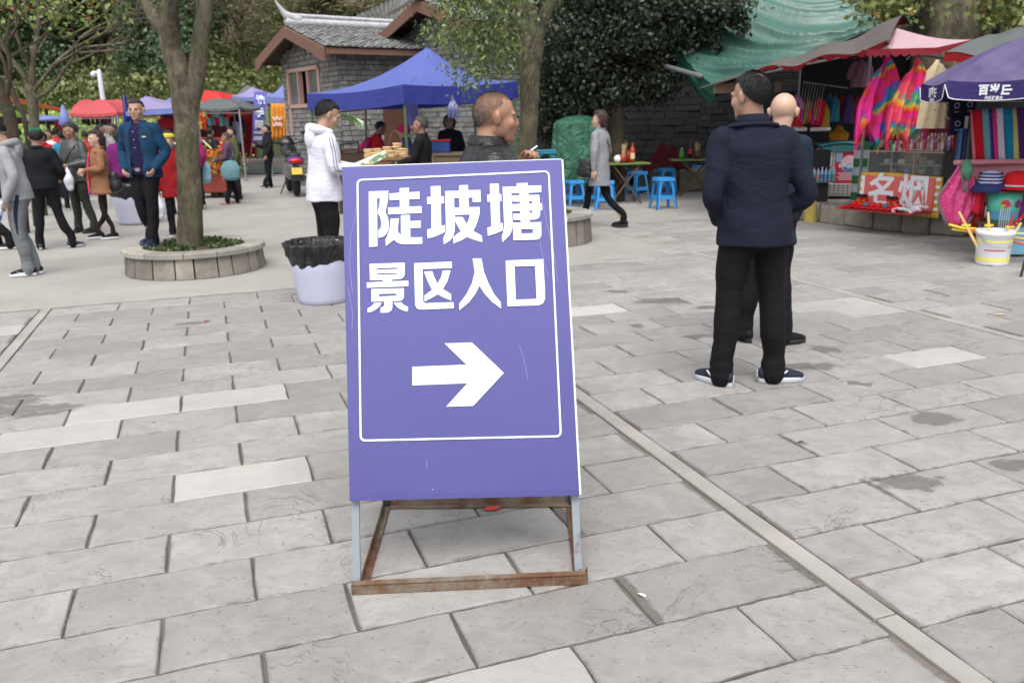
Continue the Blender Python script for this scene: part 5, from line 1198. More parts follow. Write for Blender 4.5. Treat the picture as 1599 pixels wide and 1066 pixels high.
# ================================================================== UNDER THE BLUE CANOPY
M_wood = plain(C(140, 104, 70, .75), .7, 0, .25, 10, .3); M_dwood = plain(C(66, 44, 34, .8), .7, 0, .3, 10, .3)
def slab_table(label, x0, x1, y, Y, dep, h, mat, name='counter_table'):
    a, b_ = Q(x0, y, Y), Q(x1, y, Y); o = thing(name, ((a.x + b_.x) / 2, Y + dep / 2, 0), label, 'table'); w = b_.x - a.x
    b = MB(); b.box((0, 0, a.z - .02), (w, dep, .04), bev=.005); b.build('tabletop', mat, o)
    b = MB(); b.box((0, -dep / 2 + .04, (a.z - .04) / 2), (w - .06, .03, a.z - .06)); b.build('front_board', mat, o)
    for sx in (-1, 1): b = MB(); b.box((sx * (w / 2 - .04), dep / 2 - .05, (a.z - .04) / 2), (.05, .05, a.z - .04)); b.build('leg', mat, o)
    return o, a.z
bt_, btz = slab_table('wooden counter carrying stacks of flat round breads', 568, 646, 247, 12.2, .6, .8, M_wood)
dt_, dz_ = slab_table('dark wooden counter behind the man in the white jacket', 520, 600, 234, 14.2, .6, .8, M_dwood)
et_, ez_ = slab_table('plain wooden counter right of the man with the camera', 672, 800, 240, 13.6, .7, .8, plain(C(112, 96, 76, .75), .7, 0, .25, 10, .3))
M_bread = plain(C(222, 190, 140, .85), .8, 0, .2, 20, .3)
for i, (px, n, dy) in enumerate(((576, 5, .15), (589, 5, .3), (596, 4, .12), (606, 6, .25), (621, 8, .3), (612, 4, .08), (584, 3, .05), (630, 5, .15))):
    c = Q(px, 245, 12.2 + dy); o = thing('bread_stack', (c.x, 12.2 + dy, btz), 'stack of flat round breads on the wooden counter', 'bread', 'stacks of flat breads on the counter')
    for k in range(n):
        b = MB(); b.lathe((rnd.uniform(-.008, .008), rnd.uniform(-.008, .008), .003 + k * .024), [(.001, .0), (.062, .001), (.07, .011), (.062, .021), (.001, .022)], 14); b.build('flat_bread', M_bread, o, smooth=True)
ba = thing('wicker_basket', (Q(616, 225, 12.45).x, 12.6, btz), 'small wicker basket with a tall handle behind the breads', 'basket'); b = MB(); b.lathe((0, 0, 0), [(.001, .003), (.09, 0), (.12, .12), (.11, .12), (.08, .01)], 14); b.build('body', M_bwood, ba, smooth=True)
b = MB(); b.tube([(-.11, 0, .11), (-.06, 0, .30), (0, 0, .36), (.06, 0, .30), (.11, 0, .11)], .012, 6); b.build('handle', M_bwood, ba, smooth=True)
# upright metal frame with a menu sheet blowing from it
fm_ = thing('menu_frame', (Q(572, 250, 12.4).x, 12.4, 0), 'dark metal frame with a curling printed menu sheet', 'frame'); off = fm_.location
b = MB(); b.tube([Q(572, 252, 12.4) - off, Q(571, 171, 12.4) - off], .014, 6); b.tube([Q(571, 171, 12.4) - off, Q(531, 175, 12.6) - off], .014, 6); b.build('frame_tube', plain(C(40, 42, 44), .4, .5), fm_)
def mf(u, v):
    p = Q(532 + 36 * u, 176 + 8 * u + (4 + 10 * math.sin(u * 2.2)) * v + 6 * u * u, 12.5); p.y += .12 * math.sin(u * 4) * v; return p - off
m = NT('printed_menu'); v = m.coord(); n = m.noise(v, 9, 3, .6); m.base(m.mix(m.ramp(n, [(.45, (0, 0, 0)), (.5, (1, 1, 1))]), C(206, 206, 190, .85), C(96, 132, 80, .8))); m.rough(.4); M_menu = m.m
b = MB(); b.grid(mf, 16, 5).build('menu_sheet', M_menu, fm_, smooth=True, solid=.004, fix=False)
bb_ = thing('plastic_crate', Q(687, 238, 14.0), 'blue crate with a red rim on the right hand counter', 'crate'); bb_.location.z = ez_; bb_.location.y = 13.95
b = MB(); b.box((0, 0, .09), (.34, .25, .18), bev=.01); b.build('box_body', plastic(C(28, 72, 140, .8)), bb_); b = MB(); b.box((0, 0, .192), (.37, .28, .03), bev=.01); b.build('rim', plastic(C(196, 24, 40, .8)), bb_)
hb_ = thing('hanging_bag', Q(707, 168, 13.4), 'pale blue plastic bags hanging under the blue canopy', 'bag'); off = hb_.location
b = MB()
for a_, (dx, w_) in enumerate(((0, .1), (.05, .08), (-.05, .07))): b.tube([(dx * .2, 0, .18), (dx * .4, .02, .1), (dx, 0, -.02), (dx * 1.2, .01, -.14)], [.006, .015, w_ * .62, w_ * .3], 10)
m = NT('thin_plastic'); m.base(C(150, 156, 206, .8)); m.rough(.3); m.b.inputs['Transmission Weight'].default_value = .5; M_pbag = m.m
b.build('bag_body', M_pbag, hb_, smooth=True)
ap = thing('hanging_apron', Q(642, 175, 14.6), 'pale lilac cloth hanging in the dark doorway', 'cloth'); b = MB(); b.grid(lambda u, v: ((u - .5) * .24 * (1 - .1 * v), .02 * math.sin(u * 9), -.42 * v + .2), 10, 6); b.build('cloth', fabric(C(160, 158, 216, .85)), ap, smooth=True, solid=.01, fix=False)
b = MB(); b.tube([Q(531, 226, 13.9), Q(558, 221, 13.9), Q(559, 236, 13.9)], .012, 5); b.tube([Q(533, 238, 13.9), Q(531, 226, 13.9)], .012, 5); b.tube([Q(531, 226, 13.9), Q(545, 225, 14.3), Q(559, 223, 14.3)], .012, 5)
tag(b.build('bench_frame', plain(C(40, 40, 42), .5, .4)), 'black metal bench frame on the dark counter', 'frame')

# ================================================================== MOTORCYCLE
mo = thing('motorcycle', (Q(456, 275, 18.6).x, 18.6, 0), 'parked motorcycle seen from behind with a red tail light and yellow plate', 'motorcycle', rz=R(20))
mo.scale = (1.25, 1.1, 1.08)
M_mblk = plain(C(34, 34, 38, .8), .3, .2, .1); M_mvio = plain(C(84, 60, 130, .7), .3, .1, .1)
def wheel(y, nm):
    o = MB()
    for k in range(24):
        pass
    M_ = Matrix.Rotation(R(90), 3, 'Y'); b = MB(); prof = [(.22 + .055 * math.cos(a), .055 * math.sin(a)) for a in [i * 6.283 / 8 for i in range(9)]]
    b.lathe((0, y, .28), prof, 24, M=M_); w = b.build(nm, plain(C(22, 22, 24), .9), mo, smooth=True, fix=False)
    b = MB(); b.lathe((0, y, .28), [(.19, -.02), (.19, .02), (.17, .02), (.17, -.02), (.19, -.02)], 20, M=M_)
    for i in range(6): a = i * 1.047; b.tube([(0, y, .28), (0, y + .18 * math.cos(a), .28 + .18 * math.sin(a))], .012, 5)
    b.build('rim', M_steel, w)
wheel(-.62, 'wheel'); wheel(.62, 'wheel')
b = MB(); b.tube([(0, -.75, .78), (0, -.4, .80), (0, -.05, .76), (0, .1, .74)], [(.10, .05), (.13, .05), (.12, .05), (.1, .04)], 12); b.build('seat', plain(C(24, 24, 26), .6), mo, smooth=True)
b = MB(); b.tube([(0, .05, .78), (0, .3, .86), (0, .5, .8)], [(.12, .10), (.15, .12), (.08, .08)], 12); b.build('fuel_tank', M_mblk, mo, smooth=True)
b = MB(); b.tube([(0, -.5, .55), (0, 0, .45), (0, .3, .5)], [(.10, .16), (.16, .18), (.12, .15)], 10); b.build('engine', M_steel, mo, smooth=True)
b = MB(); b.tube([(0, -.92, .66), (0, -.8, .72), (0, -.6, .70)], [(.13, .04), (.14, .06), (.13, .06)], 10); b.build('rear_fairing', M_mvio, mo, smooth=True)
b = MB(); b.ell((0, -.94, .69), (.11, .04, .05)); b.build('tail_light', plastic(C(200, 20, 30, .85), .2), mo, smooth=True)
b = MB(); b.box((0, -.98, .50), (.17, .01, .13), rx=R(-15), bev=.004); b.build('number_plate', plain(C(236, 190, 70, .85), .5), mo)
b = MB(); b.box((0, -.975, .37), (.20, .015, .12), rx=R(-10)); b.build('mudguard', M_mblk, mo)
b = MB(); b.tube([(0, .62, .28), (.05, .5, .7), (.03, .45, .95)], .03, 8); b.tube([(0, .62, .28), (-.05, .5, .7), (-.03, .45, .95)], .03, 8); b.build('fork', M_steel, mo)
b = MB(); b.tube([(-.36, .3, 1.02), (-.2, .42, 1.0), (0, .45, .96), (.2, .42, 1.0), (.36, .3, 1.02)], .018, 8); b.build('handlebar', M_mblk, mo, smooth=True)
b = MB(); b.tube([(0, .45, .98), (0, .52, 1.08)], [(.14, .08), (.1, .06)], 10); b.build('headlight', M_mblk, mo, smooth=True)
for s_ in (-1, 1): b = MB(); b.tube([(s_ * .25, .4, 1.0), (s_ * .3, .38, 1.16)], .008, 5); b.ell((s_ * .31, .38, 1.2), (.07, .015, .045)); b.build('mirror', M_mblk, mo, smooth=True)
b = MB(); b.tube([(.14, .1, .3), (.17, -.4, .32), (.17, -.8, .40)], [.03, .045, .05], 8); b.build('exhaust', M_steel, mo, smooth=True)
b = MB(); b.tube([(-.1, .0, .3), (-.22, -.05, 0.01)], .012, 5); b.build('side_stand', M_mblk, mo)
# ================================================================== RIGHT HAND STALLS
# stone kerb and the platform the stalls stand on
kp = [G(1236, 343), G(1275, 347), G(1340, 356), G(1400, 363), G(1455, 367), G(1505, 371)]
sk = thing('stone_kerb', kp[2], 'kerb of rough stone blocks carrying the souvenir stalls', 'kerb'); off = sk.location
lens_ = [(kp[i + 1] - kp[i]).length for i in range(len(kp) - 1)]; tot = sum(lens_)
def along(s):
    for i, l in enumerate(lens_):
        if s <= l or i == len(lens_) - 1: return kp[i].lerp(kp[i + 1], s / l), (kp[i + 1] - kp[i]).normalized()
        s -= l
s = 0; rg = random.Random(5)
while s < tot - .1:
    w = min(rg.uniform(.34, .5), tot - s); p, d = along(s + w / 2); n_ = Vector((-d.y, d.x, 0)); b = MB(); 
    b.box((0, 0, 0), (w - .012, .3, .27), bev=.03); o = b.build('stone_block', M_ledge, sk); q = p + n_ * (.15 + rg.uniform(-.01, .01)) - off; o.location = (q.x, q.y, .125 + rg.uniform(-.01, .01)); o.rotation_euler = (0, 0, math.atan2(d.y, d.x) + rg.uniform(-.02, .02)); s += w
b = MB(); pts = [(p + Vector((.12, .2, 0))) for p in kp] + [Vector((9, 9.6, 0)), Vector((11, 16.5, 0)), Vector((5.6, 17.0, 0)), Vector((4.7, 13.2, 0))]
b.slab([Vector((p.x, p.y, .235)) for p in pts], (0, 0, -.22)); tag(b.build('stall_platform', M_plat), kind='structure')
# black sheets added to stand in for the shade inside the stalls
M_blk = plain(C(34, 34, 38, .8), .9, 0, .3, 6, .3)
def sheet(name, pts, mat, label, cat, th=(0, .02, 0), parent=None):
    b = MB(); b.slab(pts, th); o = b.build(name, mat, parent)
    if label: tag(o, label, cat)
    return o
sheet('stall_shade_sheet', [(4.9, 14.6, .24), (8.4, 12.4, .24), (8.4, 12.4, 2.4), (4.9, 14.6, 2.5)], M_blk, 'added black sheet standing in for shade behind the hat stall', 'wall')
sheet('stall_shade_sheet', [(6.3, 11.9, .24), (9.5, 9.8, .24), (9.5, 9.8, 2.2), (6.3, 11.9, 2.2)], M_blk, 'added black sheet standing in for shade behind the purple parasol stall', 'wall')
# ---- great green tarpaulin slung over everything
m = NT('green_tarpaulin'); v = m.coord(); n = m.noise(v, .8, 4, .6); n2 = m.noise(m.mapping(v, (1.6, 1.6, .6)), 4, 5, .65, 1.0); spk = m.ramp(m.noise(v, 11, 3, .6), [(.73, (0, 0, 0)), (.77, (1, 1, 1))])
c = m.mix(n, C(54, 100, 86, .68), C(86, 128, 118, .68)); m.base(m.mix(m.math('MULTIPLY', spk, .5), c, C(190, 150, 110, .8))); m.rough(.42); m.bump(n2, .35, .04); m.b.inputs['Coat Weight'].default_value = .15; M_tarp = m.m
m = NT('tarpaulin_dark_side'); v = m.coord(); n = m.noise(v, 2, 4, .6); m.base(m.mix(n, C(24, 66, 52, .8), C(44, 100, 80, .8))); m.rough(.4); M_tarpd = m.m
tp = thing('green_tarpaulin', (5, 14.5, 0), 'huge pale green tarpaulin sagging in folds above the stalls', 'tarpaulin'); off = tp.location
Lc, _ = catmull([Q(1010, -70, 17), Q(1030, 0, 16.5), Q(1056, 62, 15.5), Q(1082, 104, 14.6), Q(1118, 136, 13.6)], 6)
Bc, _ = catmull([Q(1118, 136, 13.6), Q(1185, 115, 13.1), Q(1250, 92, 12.9), Q(1330, 60, 12.9), Q(1400, 36, 13.2), Q(1500, 30, 13.6), Q(1640, 60, 13.6)], 6)
Tc, _ = catmull([Q(1010, -70, 17), Q(1170, -75, 17.2), Q(1300, -60, 16.8), Q(1450, -50, 16.4), Q(1640, -60, 16)], 6)
Rc, _ = catmull([Q(1640, -60, 16), Q(1640, 0, 14.8), Q(1640, 60, 13.6)], 6)
def ev(c, t): f = t * (len(c) - 1); i = min(int(f), len(c) - 2); return c[i].lerp(c[i + 1], f - i)
def tarp(u, v, d=0):
    Cc = ev(Tc, u) * (1 - v) + ev(Bc, u) * v; D = ev(Lc, v) * (1 - u) + ev(Rc, v) * u
    Bl = (Tc[0] * (1 - u) + Tc[-1] * u) * (1 - v) + (Bc[0] * (1 - u) + Bc[-1] * u) * v
    p = Cc + D - Bl; w = math.sin(math.pi * u) * math.sin(math.pi * min(1, v * 1.0))
    s_ = math.sin(math.pi * u); e = 4 * v * (1 - v)
    # folds fan from the top left and sag between the two hanging points
    a = v * 44 - 17.0 * s_ + 4 * u + .8 * mnoise.noise(Vector((u * 2.2, v * 3, 5)))
    am = .55 + .45 * mnoise.noise(Vector((u * 3, v * 4, 9)))
    f = 1 - 2 * abs(math.sin(a * .5)) ** .55; g = 1 - 2 * abs(math.sin(a * 1.15 + 1 + u * 2)) ** .6
    sharp = (f * .8 + g * .4 * am) * (.5 + .7 * am)
    q = mnoise.noise(Vector((u * 6, v * 5, 1))) * .10
    k = min(1, 6 * (1 - v)) * min(1, .35 + 6 * u)
    return p + Vector((-.05, -.12, .17)) * (sharp * k * .62) + Vector((0, 0, -.35 * w + q * e)) + Vector((0, .0, -d)) - off
b = MB(); b.grid(lambda u, v: tarp(u, v), 170, 130); b.build('tarpaulin_sheet', M_tarp, tp, smooth=True, fix=False)
# dark green hem rolling under the left edge
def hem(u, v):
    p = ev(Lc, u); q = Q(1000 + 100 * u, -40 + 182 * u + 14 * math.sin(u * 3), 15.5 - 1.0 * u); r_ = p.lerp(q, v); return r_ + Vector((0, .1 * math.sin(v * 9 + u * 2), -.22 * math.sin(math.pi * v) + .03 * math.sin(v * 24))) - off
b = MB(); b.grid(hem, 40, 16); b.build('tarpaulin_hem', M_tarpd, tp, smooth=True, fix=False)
b = MB(); b.tube([Q(1040, 104, 15), Q(1094, 119, 14.2)], .04, 8); tag(b.build('white_pole', plain(C(120, 122, 126, .7), .6)), 'pale pole poking out under the hem of the tarpaulin', 'pole')
# ---- stall canopies
m = NT('weathered_awning'); v = m.coord(); n = m.noise(v, 3, 6, .7); sp_ = m.ramp(m.noise(v, 16, 3, .6), [(.68, (0, 0, 0)), (.72, (1, 1, 1))]); m.base(m.mix(m.math('MULTIPLY', sp_, .6), m.mix(n, C(76, 68, 64, .75), C(112, 104, 98, .75)), C(190, 160, 130, .8))); m.rough(.8); m.bump(n, .4, .03); M_awn = m.m
M_redund = fabric(C(112, 18, 28, .8)); M_pink = clothmat(C(206, 166, 174, .85), C(226, 196, 202, .85), .6, .3); M_pinkr = fabric(C(150, 44, 58, .85))
def bil(a, b_, c, d, sag=.05, wav=.02, k=14):
    """a-b front edge, d-c back edge"""
    a, b_, c, d = [Vector(q) for q in (a, b_, c, d)]
    return lambda u, v: (a * (1 - u) + b_ * u) * (1 - v) + (d * (1 - u) + c * u) * v + Vector((0, 0, -sag * math.sin(math.pi * u) * (.3 + math.sin(math.pi * v)) + wav * math.sin(u * k + v * 3)))
aw = thing('stall_awning', (5.0, 12, 0), 'weathered brown grey awning with a red underside over the hat stall', 'awning'); off = aw.location
f1, f2, b2_, b1_ = Q(1182, 112, 12.0), Q(1388, 70, 9.9), Q(1420, 30, 12.6), Q(1230, 88, 14.6)
mid_t = Q(1352, 48, 12.0)
b = MB(); fn = bil(f1, f2, b2_, b1_, .06, .03); b.grid(lambda u, v: fn(u, v) + Zv * (.16 * math.sin(math.pi * v) ** 1 * (u ** .6)) - off, 40, 16); b.build('awning_top', M_awn, aw, smooth=True, fix=False)
b = MB(); b.grid(lambda u, v: fn(u, v) + Zv * (.16 * math.sin(math.pi * v) * (u ** .6) - .03) - off, 30, 10); b.build('awning_lining', M_redund, aw, smooth=True, fix=False)
b = MB(); b.grid(lambda u, v: fn(u, 0) + Vector((-.01, -.02, .02 - (.045 + .018 * math.sin(u * 55) + .02 * math.sin(u * 23)) * v)) - off, 90, 3); b.build('red_fringe', M_redund, aw, smooth=True, fix=False)
for (a_, e_) in ((Q(1182, 116, 12.02), Q(1388, 74, 9.92)), (Q(1390, 78, 10.2), Q(1500, 95, 11.4)), (Q(1200, 120, 12.2), Q(1232, 100, 14.5))): b = MB(); b.tube([a_ - off, e_ - off], .018, 6); b.build('frame_bar', M_steel, aw)
b = MB(); b.slab([Q(1092, 139, 13.2) - off, Q(1185, 112, 12.05) - off, Q(1230, 92, 13.2) - off, Q(1130, 126, 14) - off], (0, 0, .02)); b.build('side_flap', M_awn, aw)
# posts holding the awnings
for (p, lb) in ((Q(1345, 250, 11.7), None), (Q(1240, 250, 13.4), None), (Q(1502, 250, 10.9), None)):
    b = MB(); b.tube([Vector((p.x, p.y, .235)) - off, Vector((p.x, p.y, 2.25)) - off], .02, 6); b.build('post', M_steel, aw)
pk_ = thing('stall_awning', (5.2, 10.6, 0), 'pale pink awning peak with a red scalloped edge above the shawls', 'awning'); off = pk_.location
a0, a1, a2, a3, a4 = Q(1344, 80, 10.3), Q(1392, 78, 9.7), Q(1462, 76, 10.3), Q(1524, 62, 11.3), Q(1400, 44, 10.9)
b = MB(); fn2 = bil(a0, a2, a3, a4, .0, .012, 30)
for (p, q, r_) in ((a0, a1, a4), (a1, a2, a4), (a2, a3, a4)): b.grid(lambda u, v, p=p, q=q, r_=r_: p.lerp(q, u).lerp(r_, v) - Zv * (.05 * math.sin(math.pi * v)) - off, 10, 8)
b.build('awning_top', M_pink, pk_, smooth=True, fix=False)
for p, q in ((a0, a1), (a1, a2), (a2, a3)):
    b = MB(); b.grid(lambda u, v: p.lerp(q, u) + Vector((0, -.01, .01 - (.055 + .03 * abs(math.sin(u * 16))) * v)) - off, 50, 2); b.build('scalloped_edge', M_pinkr, pk_, smooth=True, fix=False)
g2 = thing('stall_awning', (6.4, 9.6, 0), 'dark grey awning between the pink awning and the purple parasol', 'awning'); off = g2.location
fn3 = bil(Q(1476, 82, 9.6), Q(1660, 92, 8.9), Q(1660, 26, 11.5), Q(1545, 54, 11.5), .04, .015)
b = MB(); b.grid(lambda u, v: fn3(u, v) - off, 20, 10); b.build('awning_top', M_grey, g2, smooth=True, fix=False)
b = MB(); b.grid(lambda u, v: fn3(u, 0) + Vector((0, 0.01, -.10 * v - .0)) - off, 30, 2); b.build('valance', fabric(C(140, 26, 34, .8)), g2, smooth=True, fix=False)
b = MB(); b.box(Q(1167, 137, 12.9) , (.98, .06, .15), rz=R(-12), bev=.01); tag(b.build('timber_fascia', plain(C(128, 104, 88, .75), .8, 0, .3, 8, .4)), 'short brown timber board under the left end of the awning', 'board')
# trunk of the big tree rising through the awnings
Y = 13.2
bt2 = tree('big_tree', [([Q(1478, 60, Y), Q(1476, 20, Y), Q(1470, -10, Y), Q(1462, -80, Y)], [.46, .42, .36, .3]), ([Q(1462, 30, Y), Q(1448, 0, Y), Q(1436, -40, Y)], [.2, .2, .18]), ([Q(1500, 30, Y), Q(1512, 0, Y), Q(1524, -60, Y)], [.24, .22, .2]), ([Q(1490, 48, Y - .2), Q(1510, 46, Y - .3), Q(1518, 20, Y - .3), Q(1520, -40, Y - .3)], [.08, .08, .07, .06])], M_bark, 'massive pollarded trunk rising behind the pink awning')
b = MB(); b.tube([(0, 0, 0), Q(1478, 62, Y) - bt2.location + Zv * 0], [.001, .001], 4)
bb0 = Q(1478, 60, Y); b = MB(); b.tube([Vector((bb0.x, bb0.y, 0)) - bt2.location, Vector((bb0.x, bb0.y, bb0.z)) - bt2.location], [.5, .46], 14); b.build('trunk', M_bark, bt2, smooth=True)
M_lf2 = leafmat(C(84, 96, 50, .9), C(150, 158, 96, .9), C(196, 146, 84, .9), rough=.4, f3=.05)
rng = np.random.default_rng(5)
cells = [(rnd.uniform(1335, 1440), rnd.uniform(-70, 14) , rnd.uniform(-1, .6)) for _ in range(60)] + [(rnd.uniform(1525, 1660), rnd.uniform(-60, 36), rnd.uniform(-1, .6)) for _ in range(70)] + [(rnd.uniform(1380, 1425), rnd.uniform(5, 26), 0) for _ in range(5)]
leaf_spray(cells, 34, .10, M_lf2, bt2, .17, 13.4, droop=.3, aspect=.35, off=bt2.location)
b = MB()
for (x, y) in ((1350, 5), (1400, 15), (1560, 10), (1600, 30), (1640, 0)): b.tube([Q(1480, -30, Y) - bt2.location, Q((1480 + x) / 2, y - 30, Y) - bt2.location, Q(x, y, Y + .2) - bt2.location], [.06, .035, .01], 5)
b.build('branch', M_bark, bt2, smooth=True)
# ---- freezer
E1 = Vector((.62, -.78, 0)).normalized(); E2 = Vector((-E1.y * -1, 0, 0))
fz = thing('chest_freezer', G(1310, 311, .24), 'chest freezer with a teal curved lid and a red printed poster on its end', 'freezer', rz=R(-14)); 
M_fw = plain(C(214, 212, 206, .85), .4, 0, .08); M_teal = plastic(C(60, 130, 134, .8), .3)
b = MB(); b.box((0, .5, .38), (.56, 1.0, .68), bev=.02); b.build('cabinet', M_fw, fz)
b = MB(); b.box((-.02, -.012, .15), (.44, .02, .16), bev=.005)
b.build('vent_panel', M_fw, fz)
b = MB()
for i in range(7): b.box((-.21 + i * .063, -.026, .15), (.012, .008, .15))
for i in range(4): b.box((-.02, -.026, .09 + i * .04), (.43, .009, .006))
b.build('vent_grille', plain(C(120, 118, 112, .8), .6), fz)
b = MB(); b.grid(lambda u, v: (-.31 + .62 * u, -.02 + 1.05 * v, .73 + .10 * math.sin(math.pi * (.18 + .64 * u)) ), 16, 4); b.build('curved_lid', M_teal, fz, smooth=True, solid=.03)
b = MB(); b.grid(lambda u, v: (-.24 + .48 * u, .08 + .84 * v, .755 + .10 * math.sin(math.pi * (.22 + .56 * u)) ), 12, 4); b.build('glass_lid', plain(C(40, 66, 92, .8), .08), fz, smooth=True, solid=.01)
b = MB(); n_ = 12
pr = [(-.30 + .6 * i / n_, .70 + .10 * math.sin(math.pi * (.18 + .64 * i / n_))) for i in range(n_ + 1)]
b.slab([(x, -.015, z) for x, z in pr] + [(.30, -.015, .70), (-.30, -.015, .70)], (0, -.02, 0)); b.build('lid_end', M_teal, fz)
M_post = plain(C(206, 50, 74, .85), .35, 0, .12, 5, .02)
po = thing('ice_poster', (0, 0, 0), None, None); bpy.data.objects.remove(po)
b = MB(); b.slab([(-.10, -.005, .24), (.27, -.005, .24), (.27, -.005, .70), (-.10, -.005, .70)], (0, -.008, 0)); po = b.build('poster', M_post, fz)
b = MB(); b.ell((.11, -.016, .52), (.13, .004, .13), nu=24); b.build('print_disc', plain(C(226, 190, 204, .85), .4), po)
b = MB(); b.ell((.11, -.021, .46), (.085, .004, .06), nu=20); b.build('print_bowl', plain(C(96, 130, 180, .85), .4), po)
b = MB(); b.slab([(-.09, -.0145, .55), (-.0, -.0145, .55), (-.0, -.0145, .69), (-.09, -.0145, .69)], (0, -.002, 0)); b.build('print_panel', plain(C(150, 176, 206, .85), .4), po)
for q in range(9):
    b = MB(); b.box((-.03 + q * .03, -.0275, .495 + .012 * math.sin(q)), (.014 if q % 2 else .022, .004, .05), ry=R(8 * (q % 3) - 8)); b.build('print_stroke', M_wpaint, po)
for k_ in range(4): b = MB(); b.slab([(-.05 + .02 * (k_ % 2), -.0145, .38 - k_ * .03), (.22 - .03 * (k_ % 3), -.0145, .38 - k_ * .03), (.22 - .03 * (k_ % 3), -.0145, .39 - k_ * .03), (-.05 + .02 * (k_ % 2), -.0145, .39 - k_ * .03)], (0, -.002, 0)); b.build('print_line', M_wpaint, po)
b = MB(); b.box((.287, .48, .38), (.02, 1.0, .66)); b.build('side_sticker', M_post, fz)
for sx in (-1, 1):
    for yy in (.1, .9): b = MB(); b.box((sx * .22, yy, .02), (.05, .05, .04)); b.build('foot', M_blk, fz)
# drinks rack hung on its left
dr = thing('drinks_rack', Q(1277, 284, 12.2), 'wire rack of blue labelled drink bottles hung beside the freezer', 'rack'); off = dr.location
b = MB(); b.box((0, 0, 0), (.46, .2, .012)); 
for zz in (.07, .14): b.tube([(-.23, -.1, zz), (.23, -.1, zz)], .004, 4)
for xx in (-.23, .23): b.tube([(xx, .1, 0), (xx, .1, .5)], .006, 4)
b.build('wire_shelf', M_steel, dr)
b = MB(); b.slab([(-.24, .11, .05), (.2, .11, .05), (.2, .11, .4), (-.1, .11, .42), (-.24, .11, .36)], (0, .01, 0)); b.build('back_card', plain(C(190, 206, 216, .85), .4, 0, .15), dr)
bl_ = [C(60, 130, 200, .85), C(70, 150, 210, .85), C(90, 160, 120, .85), C(200, 120, 90, .85), C(40, 100, 190, .85)]
for i in range(8):
    for j in range(2):
        o = bottle((off.x - .19 + i * .056, off.y - .05 + j * .09, off.z + .008), .2 + .02 * (j), .024, C(150, 190, 214, .85), (C(34, 70, 150, .8), C(220, 220, 226, .8), C(200, 60, 60))[(i + j) % 3], 'small drink bottle with a coloured wrap standing in the wire rack', 'drink bottles in the wire rack', lab2=bl_[(i + 2 * j) % 5])
b = MB(); b.box((off.x, off.y + .1, .62), (.3, .25, .75)); tag(b.build('dark_cabinet', M_blk), 'dark cabinet under the drinks rack', 'cabinet')
b = MB(); b.tube([(off.x - .12, off.y - .15, .0), (off.x - .12, off.y - .14, .24)], [.1, .085], 12); tag(b.build('yellow_tin', plain(C(176, 158, 80, .8), .6, 0, .3)), 'yellowish tin standing at the corner of the kerb', 'tin')
# ---- glass showcase with the tobacco banner
c0, c1 = Vector((4.72, 11.2, .24)), Vector((5.28, 10.36, .24)); ex = (c1 - c0).normalized(); ny = Vector((-ex.y, ex.x, 0))
sc_ = thing('glass_showcase', c0, 'glass fronted showcase counter with a red and yellow tobacco banner', 'showcase', rz=math.atan2(ex.y, ex.x)); LW = (c1 - c0).length; DP = .58; HH = .78
M_alu = plain(C(190, 186, 168, .8), .35, .6, .1)
b = MB(); b.box((LW / 2, DP / 2, .24), (LW, DP, .46)); b.build('cabinet', M_blk, sc_)
b = MB(); b.box((LW - .01, DP / 2, .63), (.02, DP, .32)); b.build('side_panel', plain(C(30, 32, 36), .5), sc_)
m = NT('showcase_glass'); m.base((.75, .82, .80, 1)); m.rough(.03); m.b.inputs['Transmission Weight'].default_value = .93; m.b.inputs['IOR'].default_value = 1.1; M_gls = m.m
b = MB(); b.slab([(0.01, 0, .48), (LW - .02, 0, .48), (LW - .02, 0, .77), (.01, 0, .77)], (0, .006, 0)); b.build('front_glass', M_gls, sc_)
b = MB(); b.slab([(0, 0, .775), (LW, 0, .775), (LW, DP, .775), (0, DP, .775)], (0, 0, .008)); b.build('top_glass', M_gls, sc_)
for q in ((LW / 2, 0, .475, LW, .02, .012), (LW / 2, 0, .775, LW, .02, .014), (.005, 0, .62, .012, .02, .3), (LW * .33, .0, .62, .008, .012, .29), (LW * .63, .0, .62, .008, .012, .29)):
    b = MB(); b.box(q[:3], q[3:]); b.build('metal_trim', M_alu, sc_)
b = MB(); b.box((LW / 2, DP * .6, .60), (LW - .05, DP * .5, .01)); b.build('shelf', M_alu, sc_)
M_bn = plain(C(222, 106, 100, .85), .5, 0, .08, 6, .1); M_by = plain(C(228, 172, 60, .85), .5, 0, .1, 6, .1)
bn = MB(); bn.grid(lambda u, v: (-.06 + (LW + .10) * u, -.035 - .012 * math.sin(u * 9 + v * 4) - .02 * v * (1 - v), .50 - .50 * v + .012 * math.sin(u * 5)), 20, 8); bno = bn.build('banner', M_by, sc_, smooth=True, solid=.004, fix=False)
def bq(x0, x1, z0, z1, mat, nm, yy=-.058):
    b = MB(); b.slab([(x0, yy, z0), (x1, yy, z0), (x1, yy, z1), (x0, yy, z1)], (0, -.002, 0)); b.build(nm, mat, bno)
bq(.015, LW - .045, .03, .47, M_bn, 'red_field'); bq(-.045, .012, .10, .46, M_wpaint, 'white_band')
for k_ in range(3): bq(-.045, -.02, .16 + k_ * .11, .20 + k_ * .11, M_by, 'yellow_bar', -.062)
for k_ in range(5): bq(LW - .03, LW + .03, .08 + k_ * .09, .115 + k_ * .09, M_wpaint, 'white_bar')
for k_, (ch, xx) in enumerate((('名', .28), ('烟', .70))):
    text_mesh(ch, .45, .011, 'lettering', M_wpaint, bno, frame(Vector((xx, -.064, .255)), (1, 0, 0), (0, 0, 1)), sx=.92)
